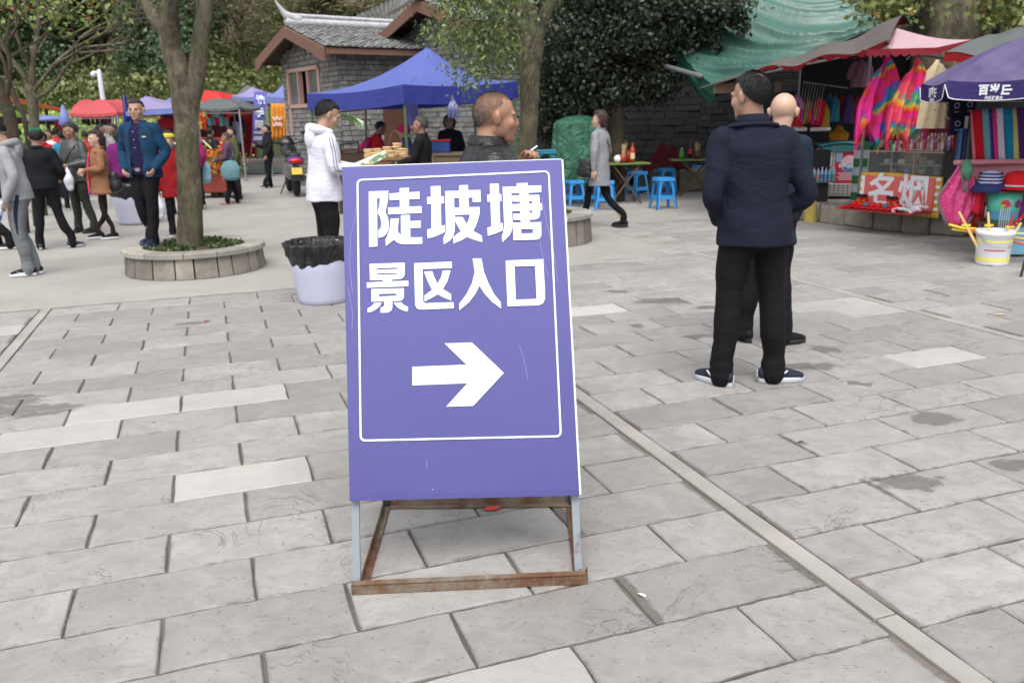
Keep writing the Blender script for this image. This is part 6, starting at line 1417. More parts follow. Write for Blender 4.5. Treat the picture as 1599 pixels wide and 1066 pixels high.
# stock on the board under the banner
bd = MB(); bd.box((LW * .42, -.26, .0), (LW * 1.05, .42, .02)); bdo = bd.build('display_board', plain(C(170, 40, 40, .8), .6), None)
Msc = Matrix.Translation(c0) @ Matrix.Rotation(math.atan2(ex.y, ex.x), 4, 'Z')
bdo.location = Msc @ Vector((0, 0, .06)); bdo.rotation_euler = (0, 0, math.atan2(ex.y, ex.x)); tag(bdo, 'thin red display board of slippers below the tobacco banner', 'board')
def slipper(x, y, mat, mat2, label, group, rz=0, up=False):
    p = Msc @ Vector((x, y, .075)); o = thing('slipper', p, label, 'slipper', group, rz=math.atan2(ex.y, ex.x) + rz); b = MB()
    b.tube([(0, -.11, .02), (0, -.03, .018), (0, .05, .02), (0, .10, .02)], [(.035, .014), (.032, .012), (.042, .014), (.03, .012)], 10); b.build('sole', mat2, o, smooth=True)
    b = MB(); b.tube([(0, .0, .04), (0, .06, .05), (0, .10, .03)], [(.042, .02), (.045, .035), (.03, .015)], 10); b.build('strap', mat, o, smooth=True); return o
M_sl = [fabric(C(196, 30, 34, .85)), fabric(C(40, 46, 70, .8)), fabric(C(90, 100, 110, .8))]
for i in range(9): slipper(.0 + i * .088, -.38, M_sl[0 if i % 3 else 2], M_sl[0], ('red slipper' if i % 3 else 'grey strapped slipper') + ' lying flat in the row on the display board', 'red slippers on the display board', .2)
for k_, (x, y) in enumerate(((.06, -.2), (.14, -.2), (.50, -.22), (.58, -.22))):
    p = Msc @ Vector((x, y, .075)); o = thing('plush_slipper', p, 'red plush slipper with dark eyes and yellow stripes, ' + ('left pair' if k_ < 2 else 'middle pair below the banner'), 'slipper', 'plush slippers', rz=math.atan2(ex.y, ex.x))
    b = MB(); b.tube([(0, .02, .03), (0, 0, .09), (0, -.01, .13)], [(.04, .03), (.045, .035), (.035, .03)], 10); b.build('body', fabric(C(200, 36, 30, .85)), o, smooth=True)
    b = MB(); b.ell((-.015, -.03, .145), (.022, .02, .024)); b.ell((.018, -.03, .145), (.022, .02, .024)); b.build('eyes', fabric(C(30, 36, 60, .8)), o, smooth=True)
    b = MB(); b.tube([(-.015, -.032, .04), (-.012, -.045, .09)], .007, 5); b.tube([(.015, -.032, .04), (.012, -.045, .09)], .007, 5); b.build('stripes', fabric(C(236, 170, 50, .85)), o)
for i in range(10):
    b = MB(); b.tube([(-.08, 0, 0), (0, .01, .008), (.08, 0, 0)], [(.03, .018), (.036, .024), (.03, .016)], 8); o = b.build('sock_pack', (fabric(C(226, 200, 206, .88)), fabric(C(206, 224, 222, .88)), fabric(C(236, 220, 226, .9)))[i % 3], smooth=True)
    o.location = Msc @ Vector((.70 + .10 * (i % 3), -.2 - .07 * (i % 4), .085 + .02 * (i // 4))); o.rotation_euler = (0, 0, .3 * i); tag(o, 'pale pink or white sock pack heaped at the right end of the board', 'socks', 'sock packs on the display board')
# dolls, bottles and cigarette packets on the glass top
dc = [C(214, 170, 180, .88), C(196, 120, 150, .88), C(226, 220, 226, .9), C(150, 160, 210, .88), C(190, 60, 80, .85), C(220, 190, 120, .85)]
k_ = 0
for row in range(3):
    for i in range(11):
        x = .50 + i * .044 + (.02 if row % 2 else 0); y = .06 + row * .1; p = Msc @ Vector((x, y, .785)); h = .15 + .035 * row
        o = thing('figurine', p, 'small ' + ['dusty pink', 'magenta', 'white', 'lavender', 'red', 'tan'][(i * 2 + row) % 6] + ' figurine in the ' + ['front', 'middle', 'back'][row] + ' row on the glass counter top', 'figurine', 'figurines on the glass counter'); c = dc[(i * 2 + row) % 6]; c2 = dc[(i + row * 3 + 1) % 6]
        b = MB(); b.lathe((0, 0, 0), [(.001, .001), (.019, 0), (.021, h * .45), (.012, h * .7), (.001, h * .72)], 8); b.build('body', plain(c, .4), o, smooth=True)
        b = MB(); b.ell((0, 0, h * .82), (.016, .016, h * .17), nu=8, nv=6); b.build('head', plain(c2, .4), o, smooth=True)
for i in range(16):
    x = .26 + (i % 8) * .036; c = (C(60, 170, 70, .8), C(226, 226, 224, .9), C(226, 226, 224, .9), C(206, 40, 60, .85))[min(3, i // 4)] if i < 16 else 0
    b = MB(); b.box((0, 0, .02), (.034, .05, .04), bev=.002); o = b.build('packet', plain(c, .5)); o.location = Msc @ Vector((.26 + (i // 4) * .058 + .02 * (i % 2), .06, .784 + .041 * (i % 3))); o.rotation_euler = (0, 0, math.atan2(ex.y, ex.x) + .1 * (i % 3)); tag(o, 'small coloured packet stacked at the left on the glass counter', 'packet', 'packets on the glass counter')
for i in range(26):
    b = MB(); b.ell((0, 0, .012), (.016, .016, .012), nu=8, nv=6); o = b.build('trinket', plain(C(216, 214, 190, .88), .3), smooth=True); o.location = Msc @ Vector((.44 + (i % 13) * .04, .025 + .03 * (i // 13), .785)); tag(o, 'pale round trinket in the front row on the glass counter', 'trinket', 'pale trinkets on the glass counter')
for i in range(9):
    b = MB(); b.box((0, 0, .03), (.07, .05, .05), bev=.004); o = b.build('boxed_goods', plain(dc[i % 6], .4)); o.location = Msc @ Vector((.08 + i * .1, .3, .485 if i % 2 else .607)); o.rotation_euler = (0, 0, math.atan2(ex.y, ex.x)); tag(o, 'small boxed souvenir inside the glass showcase', 'box', 'boxed souvenirs inside the showcase')
# striped bags to the left of the showcase
gs_ = thing('striped_bag', Q(1340, 305, 11.9), 'green and white striped hanging bag left of the showcase', 'bag'); off = gs_.location
for i in range(7): b = MB(); b.box((0, 0, .74 - i * .115 - .06), (.17, .12, .113)); b.build('stripe_panel', plain((C(36, 110, 66, .8), C(176, 180, 190, .85))[i % 2], .5), gs_)
# ---- shawls
def shawlmat(seed):
    m = NT('rainbow_shawl'); v = m.coord(); sep = m.n('ShaderNodeSeparateXYZ'); m.l(m.mapping(v, (1, 1, 1), (0, R(58 if seed else 122), 0), (seed * .3, 0, 0)), sep.inputs[0])
    w = m.noise(v, 3.0, 3, .5); k = m.math('FRACT', m.math('ADD', m.math('MULTIPLY', sep.outputs[0], 2.6), m.math('MULTIPLY', w, 1.4)))
    pk = (.86, .03, .32); r_ = (.80, .05, .05); o_ = (.85, .30, .05); g_ = (.05, .40, .22); bl = (.04, .24, .62); pu = (.24, .08, .45); ye = (.75, .55, .10)
    c = m.ramp(k, [(0, pk), (.14, r_), (.28, o_), (.34, ye), (.42, g_), (.52, bl), (.62, pu), (.70, pk), (.84, r_), (1, pk)])
    k2 = m.ramp(m.noise(v, 4.5, 2, .5), [(.5, (0, 0, 0)), (.54, (1, 1, 1))])
    c = m.mix(k2, c, (.88, .05, .36, 1)) if seed != 1 else m.mix(k2, c, (.82, .10, .14, 1))
    n = m.noise(m.mapping(v, (1, 1, .15)), 120, 3, .6); m.base(m.mix(m.math('MULTIPLY', n, .25), c, (.05, .03, .05, 1))); m.rough(.95); m.b.inputs['Specular IOR Level'].default_value = .1; m.bump(m.math('ADD', n, m.math('MULTIPLY', m.noise(m.mapping(v, (3, 3, .6)), 6, 4, .6), 2)), .6, .02); return m.m
def shawl(px, py, w, h, Y, seed, label):
    c = Q(px, py, Y); o = thing('shawl', c, label, 'shawl'); mt = shawlmat(seed); rg = random.Random(seed + 3)
    def fn(u, v):
        x = (u - .5); ww = w * (.30 + .78 * min(1, v * 2.2) ** .7) * (1 - .18 * max(0, v - .55)); top = h * .20 * abs(x) * 2 * (1 - v)
        z = -h * v * (1 + .16 * math.cos(u * 6.28 * 2) * v) - top
        return (x * ww + .02 * math.sin(v * 5), -.06 * math.cos(x * 3) - .04 * math.sin(u * 26 + v * 2) * (.3 + v) - .05 * math.sin(u * 11), z)
    b = MB(); b.grid(fn, 60, 24); b.build('cloth', mt, o, smooth=True, solid=.008, fix=False)
    b = MB()
    for i in range(70):
        u = i / 69; p = Vector(fn(u, 1)); b.tube([p, p + Vector((rg.uniform(-.01, .01), 0, -.05)), p + Vector((rg.uniform(-.02, .02), rg.uniform(-.01, .01), -.10 - rg.uniform(0, .03)))], .003, 3, k=1, cap=None)
    for sd in (0, 1):
        for i in range(26):
            v = .3 + .7 * i / 25; p = Vector(fn(sd, v)); b.tube([p, p + Vector(((-1 if sd == 0 else 1) * .02, 0, -.07))], .003, 3, k=1, cap=None)
    b.build('fringe', mt, o)
    b = MB(); b.tube([(-w * .2, 0, -.02), (0, 0, .06), (w * .2, 0, -.02)], .012, 6); b.tube([(0, 0, .06), (0, 0, .12)], .004, 4); b.build('hanger', M_steel, o); return o
shawl(1384, 84, .56, .92, 10.6, 0, 'left rainbow shawl, mostly hot pink, with a ragged fringe')
shawl(1430, 90, .50, .84, 10.3, 1, 'right rainbow shawl with blue and orange diagonal bands')
M_cream = fabric(C(214, 196, 164, .85)); 
def garment(px, py, w, h, Y, mat, label, cat='clothing', sleeves=True, rz=0, name='garment'):
    o = thing(name, Q(px, py, Y), label, cat, rz=rz); 
    def fn(u, v):
        th = 2 * math.pi * u; ww = w * .5 * (.62 + .38 * v if v > .12 else .25 + 3.1 * v); return (ww * math.cos(th), .07 * math.sin(th) + .012 * math.sin(th * 7 + v * 3), -h * v + .03 * math.sin(th * 2) * (v < .1))
    b = MB(); b.grid(fn, 36, 16); b.build('body', mat, o, smooth=True, fix=False)
    if sleeves:
        for s_ in (-1, 1): b = MB(); b.tube([(s_ * w * .3, 0, -h * .1), (s_ * w * .48, 0, -h * .35), (s_ * w * .52, .01, -h * .62)], [(.05, .04), (.05, .035), (.045, .03)], 10); b.build('sleeve', mat, o, smooth=True)
    b = MB(); b.tube([(-w * .3, 0, -.06), (0, 0, .02), (w * .3, 0, -.06)], .01, 5); b.tube([(0, 0, .02), (0, 0, .1)], .004, 4); b.build('hanger', M_dwood, o); return o
g_ = garment(1464, 98, .36, .74, 10.2, M_cream, 'cream sleeveless top hanging beside the shawls', sleeves=False)
b = MB()
for i in range(14): b.ell((rnd.uniform(-.12, .12), -.078, -.25 - rnd.uniform(0, .3)), (rnd.uniform(.006, .02), .003, rnd.uniform(.004, .012)), nu=8, nv=5)
tag(b.build('printed_motif', plain(C(110, 110, 100), .7), g_), kind='stuff')
garment(1345, 96, .26, .34, 12, fabric(C(120, 84, 104, .8)), 'dull mauve blouse hanging in the shade left of the shawls')
garment(1232, 150, .34, .26, 12.6, fabric(C(176, 120, 170, .8)), 'small mauve dress hanging behind the bald man')
for i, (px, c, w, h, y) in enumerate(((1246, (206, 44, 60), .22, .36, 160), (1262, (176, 120, 60), .16, .34, 158), (1281, (200, 30, 48), .26, .38, 155), (1296, (60, 120, 170), .18, .32, 150), (1304, (40, 110, 130), .18, .36, 152), (1314, (150, 40, 46), .2, .36, 152), (1326, (60, 50, 90), .2, .4, 150), (1336, (120, 30, 40), .2, .4, 152), (1290, (180, 150, 60), .14, .3, 166))):
    garment(px, y, w, h, 13.2 + .12 * (i % 2), fabric(C(*c, .8)), ['red dress with white hem hung at the left', 'ochre cloth hung beside the red dress', 'wide red dress with white hem hung in the middle', 'blue top in the row of hanging clothes', 'dark teal top in the row of hanging clothes', 'dull red top in the row of hanging clothes', 'dark violet top near the right of the hanging row', 'dark red top at the right of the hanging row', 'small yellow cloth hung low in the row'][i], sleeves=False)
for px, w, y in ((1246, .24, 202), (1281, .28, 202)):
    c = Q(px, y, 13.15); b = MB(); b.tube([c - Vector((w / 2, 0, 0)), c + Vector((w / 2, 0, 0))], (.02, .03), 8); tag(b.build('fur_trim', fabric(C(214, 206, 210, .88)), smooth=True), 'white fluffy hem of the ' + ('left' if px < 1250 else 'middle') + ' red dress', 'trim')
b = MB(); b.tube([Q(1255, 128, 12.6), Q(1324, 138, 12.6)], .01, 5); tag(b.build('rod', M_steel), 'metal rod carrying the hanging telescopic sticks', 'rod')
for i in range(8):
    a_ = Q(1256 + i * 4.5, 128 + i * .6, 12.55); e_ = Q(1249 + i * 4.4, 172 + (i % 3) * 2, 12.5); o = thing('telescopic_stick', a_, 'thin metal telescopic stick with a coloured handle hung from the rod', 'stick', 'telescopic sticks hanging from the rod')
    b = MB(); b.tube([(0, 0, 0), e_ - a_], .004, 5); b.build('shaft', M_steel, o); b = MB(); b.tube([e_ - a_, (e_ - a_) * 1.35], .009, 6); b.build('handle', plastic((C(230, 90, 40, .8), C(150, 60, 190, .8), C(60, 170, 90, .8), C(220, 60, 140, .8))[i % 4]), o)
b = MB(); b.tube([Q(1377, 232, 11.2), Q(1378, 190, 11.2)], .014, 6); b.ell(Q(1376, 226, 11.15), (.04, .04, .06)); tag(b.build('display_stand', M_steel, smooth=True), 'short metal display stand left on the glass counter', 'stand')
b = MB(); b.tube([(0, 0, 0), (0, 0, .12), (0, 0, .2)], [.13, .15, .06], 12); o = b.build('orange_bag', fabric(C(206, 140, 40, .85)), smooth=True); o.location = Q(1309, 222, 13.6); tag(o, 'round orange bag behind the freezer', 'bag')
b = MB(); b.box(Q(1309, 234, 13.7) - Zv * .45, (.6, .3, .85)); tag(b.build('dark_cabinet', M_blk), 'dark cabinet behind the freezer under the orange bag', 'cabinet')
# navy bags with pale motifs
for i, (px, py) in enumerate(((1492, 168), (1512, 166), (1493, 196))):
    c = Q(px, py, 9.9); o = thing('cloth_bag', c, ['dark cloth bag with a pale round motif, left of the pair', 'dark cloth bag with a pale round motif, right of the pair', 'speckled dark cloth bag hung below the pair'][i], 'bag'); b = MB(); b.box((0, 0, 0), (.17, .05, .22), bev=.02); b.build('body', fabric(C(34, 36, 56, .8)), o)
    b = MB(); b.lathe((0, -.03, .02), [(.02, -.001), (.035, -.001), (.035, .002), (.02, .002)], 16, M=Matrix.Rotation(R(90), 3, 'X')); b.box((0, -.03, -.05), (.05, .004, .012)); b.build('motif', plain(C(150, 160, 190, .8), .6), o)
for i, px in enumerate((1500, 1506, 1512)):
    c = Q(px, 215, 9.8); b = MB(); b.grid(lambda u, v: ((u - .5) * .07, .02 * math.sin(u * 8), -.42 * v + .1), 8, 6); o = b.build('hanging_cloth', fabric(C(*[(90, 130, 180), (60, 90, 140), (120, 120, 130)][i], .8)), smooth=True, solid=.006, fix=False); o.location = c; tag(o, ['pale blue', 'deep blue', 'greyish'][i] + ' narrow scarf hanging left of the striped cloth', 'scarf')
# ---- striped cloth
stc = thing('striped_cloth', Q(1560, 175, 9.3), 'large cloth hung with bold vertical stripes of red, teal, violet and yellow', 'cloth'); off = stc.location
cols = [(226, 130, 140), (196, 26, 44), (100, 160, 170), (84, 50, 130), (230, 70, 140), (226, 220, 232), (30, 140, 170), (224, 214, 140), (90, 50, 120), (110, 170, 180), (206, 26, 44), (96, 160, 164), (196, 60, 90), (70, 60, 130), (220, 210, 140), (200, 30, 50)]
wds = [.5, 1.5, .8, 1, .9, 1, 1.3, 1.3, 1.2, .8, 1.7, 1.2, 1, 1.2, 1.2, 1.5]; tw = sum(wds); acc = 0
def sf(u, v):
    p = Q(1516 + 160 * u, 172 - 8 * u, 9.3).lerp(Q(1520 + 160 * u, 252 + 4 * u, 9.3), v); p.y += .03 * math.sin(u * 30) + .01 * math.sin(u * 61 + v * 3); return p - off
for c, w in zip(cols, wds):
    u0, u1 = acc / tw, (acc + w) / tw; acc += w
    b = MB(); b.grid(lambda u, v: sf(u0 + (u1 - u0) * u, v), 4, 8); b.build('stripe', fabric(C(*c, .88), .1), stc, smooth=True, solid=.005, fix=False)
b = MB(); b.slab([Q(1500, 250, 9.25), Q(1680, 254, 9.1), Q(1680, 330, 9.1), Q(1502, 320, 9.25)], (0, .03, 0)); 
tag(b.build('pink_board', plain(C(204, 134, 146, .8), .7, 0, .15)), 'pinkish board behind the hats and the magenta scarf', 'board')
b = MB(); b.box(Q(1590, 252, 9.15), (1.35, .12, .05), bev=.015); tag(b.build('rail', plain(C(214, 140, 150, .85), .6)), 'pink padded rail running under the striped cloth', 'rail')
# ---- magenta scarf
m = NT('magenta_scarf'); v = m.coord(); n = m.noise(v, 13, 3, .6, 2.4); l_ = m.ramp(m.math('ABSOLUTE', m.math('SUBTRACT', n, .5)), [(.02, (1, 1, 1)), (.05, (0, 0, 0))]); m.base(m.mix(m.math('MULTIPLY', l_, .75), C(206, 22, 110, .9), C(190, 120, 160, .85))); m.rough(.7); M_mag = m.m
ms = thing('patterned_scarf', Q(1502, 268, 9.0), 'magenta patterned scarf with a grey border hung as a triangle', 'scarf'); off = ms.location
def mfn(u, v):
    w = .12 + .36 * min(1, v * 2.0) * (1 if v < .5 else 1 - ((v - .5) / .5) ** 1.5 * .8); x = (u - .5) * w + .01; z = .06 - .62 * v; return (x, -.04 * math.cos((u - .5) * 3) - .018 * math.sin(u * 22 + v * 4), z)
b = MB(); b.grid(mfn, 30, 24); b.build('cloth', M_mag, ms, smooth=True, solid=.005, fix=False)
M_gb = fabric(C(120, 124, 126, .8))
for sd in (0, 1): b = MB(); b.tube([mfn(sd, v_ / 10) for v_ in range(2, 11)], (.013, .006), 6, k=1); b.build('border', M_gb, ms, smooth=True)
b = MB(); b.tube([(-.04, -.06, .02), (0, -.065, -.16), (.03, -.06, -.2), (.06, -.055, -.05)], (.012, .005), 6); b.build('border', M_gb, ms, smooth=True)
b = MB(); b.tube([(.02, -.04, .08), (.02, -.06, .0), (.03, -.06, -.06)], [.05, .065, .03], 10); b.build('knot', fabric(C(90, 140, 110, .8)), ms, smooth=True)
# ---- hats
def hat(px, py, Y, r, mat, mat2, label, style):
    o = thing('hat', Q(px, py, Y), label, 'hat'); b = MB(); b.lathe((0, 0, 0), [(r * 1.02, 0), (r, r * .45), (r * .82, r * .95), (r * .4, r * 1.15), (.001, r * 1.2)], 20); b.build('crown', mat, o, smooth=True)
    b = MB()
    if style == 'cap': b.grid(lambda u, v: (r * (1 + .75 * v) * math.cos(R(-150 + 120 * u)), r * (1 + .75 * v * math.sin(math.pi * u)) * math.sin(R(-150 + 120 * u)), -.02 * v), 12, 4)
    else: b.lathe((0, 0, 0), [(r, .01), (r * 1.3, -.03), (r * 1.5, -.08)], 20, wob=lambda k, th: 1 + .06 * math.sin(th * 5))
    b.build('brim', mat2, o, smooth=True, solid=.008, fix=False); 
    if style != 'cap':
        for k in range(3): b = MB(); z = .03 + .035 * k; rr = r * (1.03 - .03 * k); b.lathe((0, 0, 0), [(rr, z), (rr * .995, z + .014)], 20, wob=lambda k_, th: 1.01 + .01 * math.sin(th * 3)); b.build('stripe', fabric(C(34, 40, 90, .8)), o, smooth=True, solid=.004, fix=False)
    else: b = MB(); b.lathe((0, 0, 0), [(r * 1.04, .0), (r * 1.035, .02)], 20); b.build('band', fabric(C(210, 206, 220, .85)), o, smooth=True, solid=.004, fix=False)
    return o
hat(1546, 287, 8.9, .115, fabric(C(186, 190, 222, .88)), fabric(C(52, 60, 110, .8)), 'white and navy striped soft hat on the stall', 'bucket')
hat(1588, 291, 8.8, .135, fabric(C(206, 34, 40, .85)), fabric(C(200, 26, 34, .85)), 'red cap with a pale band beside the striped hat', 'cap')
# ---- teal tub on the low blue table
lt = thing('low_table', Q(1575, 360, 8.95), 'low table with a pale blue board front at the right edge', 'table'); lt.location.z = 0; off = lt.location; tzz = Q(1560, 346, 8.9).z
b = MB(); b.box((.12, .05, tzz - .015), (.9, .55, .03), bev=.005); b.build('tabletop', M_bwood, lt); b = MB(); b.slab([(-.28, -.2, .03), (.5, -.2, .03), (.5, -.2, tzz - .03), (-.28, -.2, tzz - .03)], (0, .02, 0)); b.build('front_board', plain(C(120, 176, 200, .85), .6, 0, .1), lt)
for x in (-.3, .54): b = MB(); b.box((x, 0, tzz / 2 - .01), (.04, .04, tzz - .02)); b.build('leg', M_steel, lt)
tt_ = thing('teal_tub', Q(1564, 343, 8.9), 'teal tub with red and violet flower prints on its side', 'tub'); tt_.location.z = tzz; hh_ = Q(1564, 298, 8.9).z - tzz
b = MB(); b.lathe((0, 0, 0), [(.001, .003), (.14, 0), (.17, hh_), (.16, hh_), (.13, .01)], 24); b.build('body', plastic(C(86, 190, 166, .85)), tt_, smooth=True)
b = MB(); b.lathe((0, 0, 0), [(.145, hh_ * .1), (.152, hh_ * .38)], 24); b.build('lower_band', plastic(C(80, 150, 190, .85)), tt_, smooth=True)
for a_, c in ((-2.0, (196, 30, 60)), (-1.15, (110, 40, 110))): b = MB(); M_ = Matrix.Rotation(a_ + math.pi / 2, 3, 'Z'); b.ell((.163 * math.cos(a_), .163 * math.sin(a_), hh_ * .62), (.045, .006, .045), M=M_); b.build('flower_print', plain(C(*c, .85), .5), tt_)
b = MB(); b.box(Q(1585, 298, 8.85), (.5, .3, .015)); tag(b.build('shelf_board', M_bwood), 'thin wooden board the hats rest on', 'board')
# ---- white bucket of toy swords
bk = thing('white_bucket', G(1548, 412), 'white printed bucket full of wooden toy swords', 'bucket'); h_ = .345
b = MB(); b.lathe((0, 0, 0), [(.001, .004), (.145, 0), (.150, .02), (.168, h_ * .86), (.178, h_ * .88), (.180, h_), (.170, h_), (.14, .02), (.001, .012)], 32); b.build('tub', plastic(C(224, 226, 232, .9), .35), bk, smooth=True)
for z0, z1, c in ((.235, .255, (226, 216, 90)), (.04, .085, (226, 216, 120))): b = MB(); f = lambda z: .151 + (z / h_) * .0195; b.lathe((0, 0, 0), [(f(z0), z0), (f(z1), z1)], 32); b.build('print_band', plain(C(*c, .88), .5), bk, smooth=True)
b = MB(); b.grid(lambda u, v: ((.1605) * math.cos(R(-150 + 70 * u)), .1605 * math.sin(R(-150 + 70 * u)), .15 + .012 * v), 12, 1); b.build('print_line', plain(C(206, 60, 70, .85), .5), bk)
b = MB(); b.tube([(-.18, 0, h_ * .9), (-.12, -.14, h_ * .62), (0, -.19, h_ * .55), (.12, -.14, h_ * .64), (.18, 0, h_ * .9)], .004, 5); b.build('handle', M_steel, bk, smooth=True)
M_lw = plain(C(226, 190, 120, .88), .6, 0, .15); M_yel = plastic(C(236, 206, 70, .88))
for i, (x, y, tx, ty, ln) in enumerate(((-.08, 0, -.16, .02, .26), (.0, .02, -.02, .05, .25), (.08, 0, .06, .03, .24), (.03, -.05, .1, .0, .2))):
    o = thing('toy_sword', bk.location + Vector((x, y, .05)), ['wooden toy sword leaning left in the white bucket', 'wooden toy sword upright in the middle of the white bucket', 'wooden toy sword with a red end at the right of the white bucket', 'short wooden toy sword low in the white bucket'][i], 'toy sword')
    d = Vector((tx, ty, ln)); b = MB(); b.tube([(0, 0, 0), d, d * 1.3], (.014, .007), 6, k=1); b.build('blade', M_lw, o); b = MB(); c = d * 1.32; b.box(c, (.085, .02, .02)); b.build('guard', M_yel, o); b = MB(); b.tube([d * 1.34, d * 1.8], .013, 6); b.build('handle', M_lw if i != 2 else plain(C(170, 60, 60, .8), .6), o)
# long painted sticks laid across
for i, (a_, e_, c) in enumerate((((1483, 351), (1640, 392), (226, 80, 40)), ((1488, 358), (1650, 380), (232, 190, 60)), ((1510, 356), (1660, 372), (214, 210, 220)))):
    p, q = Q(*a_, 8.75), Q(*e_, 8.25); o = thing('painted_stick', p, ['long red painted stick with a yellow tip laid across the bucket', 'long yellow painted stick laid across the bucket', 'long white stick laid across the bucket'][i], 'stick'); b = MB(); b.tube([(0, 0, 0), q - p], .012, 8); b.build('shaft', plain(C(*c, .85), .35), o, smooth=True)
    b = MB(); b.tube([(0, 0, 0), (q - p) * .16], .0135, 8); b.build('tip', plain(C(240, 206, 60, .88), .35), o, smooth=True)
rs_ = thing('red_toy_sword', Q(1570, 366, 8.6), 'broad red toy sword slanting up at the right edge', 'toy sword'); off = rs_.location; b = MB(); q0, q1 = Q(1568, 366, 8.6) - off, Q(1612, 322, 8.5) - off; dd = (q1 - q0); b.tube([q0, q1], (.03, .014), 6, side=(1, 0, 1)); b.build('blade', plain(C(206, 30, 30, .85), .4), rs_)
b = MB()
for k_ in range(6): b.ell(q0.lerp(q1, .1 + .15 * k_) + Vector((0, -.03, 0)), (.006, .004, .006), nu=6, nv=4)
tag(b.build('painted_dots', M_wpaint, rs_), kind='stuff')
for i in range(5):
    p = Q(1560 + i * 3.5, 350, 8.7); o = thing('metal_skewer', p, 'thin pale skewer standing upright behind the white bucket', 'skewer', 'thin skewers behind the white bucket'); b = MB(); b.tube([(0, 0, -.12), (0, 0, .18)], .003, 4); b.build('rod', M_wpaint, o); b = MB(); b.box((0, 0, .19), (.02, .02, .02)); b.build('knob', plastic((C(214, 60, 90, .85), C(120, 214, 90, .85))[i < 2]), o)
b = MB(); b.tube([G(1594, 432) - Zv * 0, Q(1606, 385, 7.9)], .012, 6); tag(b.build('stand_leg', M_blk), 'thin black metal leg at the right edge of the picture', 'leg')
b = MB(); a_ = G(1508, 372); b.box((a_.x + .2, a_.y + .15, .06), (.5, .04, .10)); b.box((a_.x + .2, a_.y + .15, .17), (.5, .03, .03)); tag(b.build('low_rack', M_bwood), 'low brown wooden rack at the end of the kerb', 'rack')
for i in range(5):
    b = MB(); b.grid(lambda u, v: ((u - .5) * .14, .02 * math.sin(u * 9), -.26 * v), 8, 4); o = b.build('hanging_scarf', fabric(C(*[(206, 40, 60), (150, 60, 150), (206, 50, 50), (190, 60, 160), (60, 60, 130)][i], .85)), smooth=True, solid=.006, fix=False); o.location = Q((1530, 1592, 1530, 1600, 1606)[i], (296, 302, 316, 320, 300)[i], 8.95 + .05 * i); tag(o, ['red scarf corner beside the magenta scarf', 'violet scarf right of the teal tub', 'lower red scarf corner left of the teal tub', 'magenta scarf low at the right edge', 'navy scarf at the right edge'][i], 'scarf')
# ---- purple parasol
pc_ = Q(1652, 128, 8.9); pp = thing('purple_parasol', (pc_.x, 8.9, 0), 'large faded purple parasol with white lettering on its valance', 'parasol')
m = NT('faded_purple_cloth'); v = m.coord(); n = m.noise(v, 2.2, 5, .65); n2 = m.noise(v, 40, 3, .7); c = m.mix(m.ramp(n, [(.3, (0, 0, 0)), (.7, (1, 1, 1))]), C(78, 58, 122, .75), C(124, 114, 154, .75)); m.base(m.mix(m.math('MULTIPLY', n2, .3), c, C(150, 146, 172, .75))); m.rough(.8)
t = m.n('ShaderNodeBsdfTranslucent'); m.l(c, t.inputs[0]); x = m.n('ShaderNodeMixShader'); x.inputs[0].default_value = .25; m.l(m.b.outputs[0], x.inputs[1]); m.l(t.outputs[0], x.inputs[2]); m.l(x.outputs[0], m.t.nodes['Material Output'].inputs[0]); M_purp2 = m.m
M_pv = clothmat(C(46, 30, 96, .8), C(62, 44, 120, .8), .6, .2)
Rp, zr_, za_ = 1.27, 1.80, 2.30; a_off = R(10); tilt = Matrix.Rotation(R(-2), 3, 'Y')
def rib(k, t): a = a_off + k * math.pi / 4; r_ = Rp * t; return Vector((r_ * math.cos(a), r_ * math.sin(a), za_ - (za_ - zr_) * (t ** 1.55)))
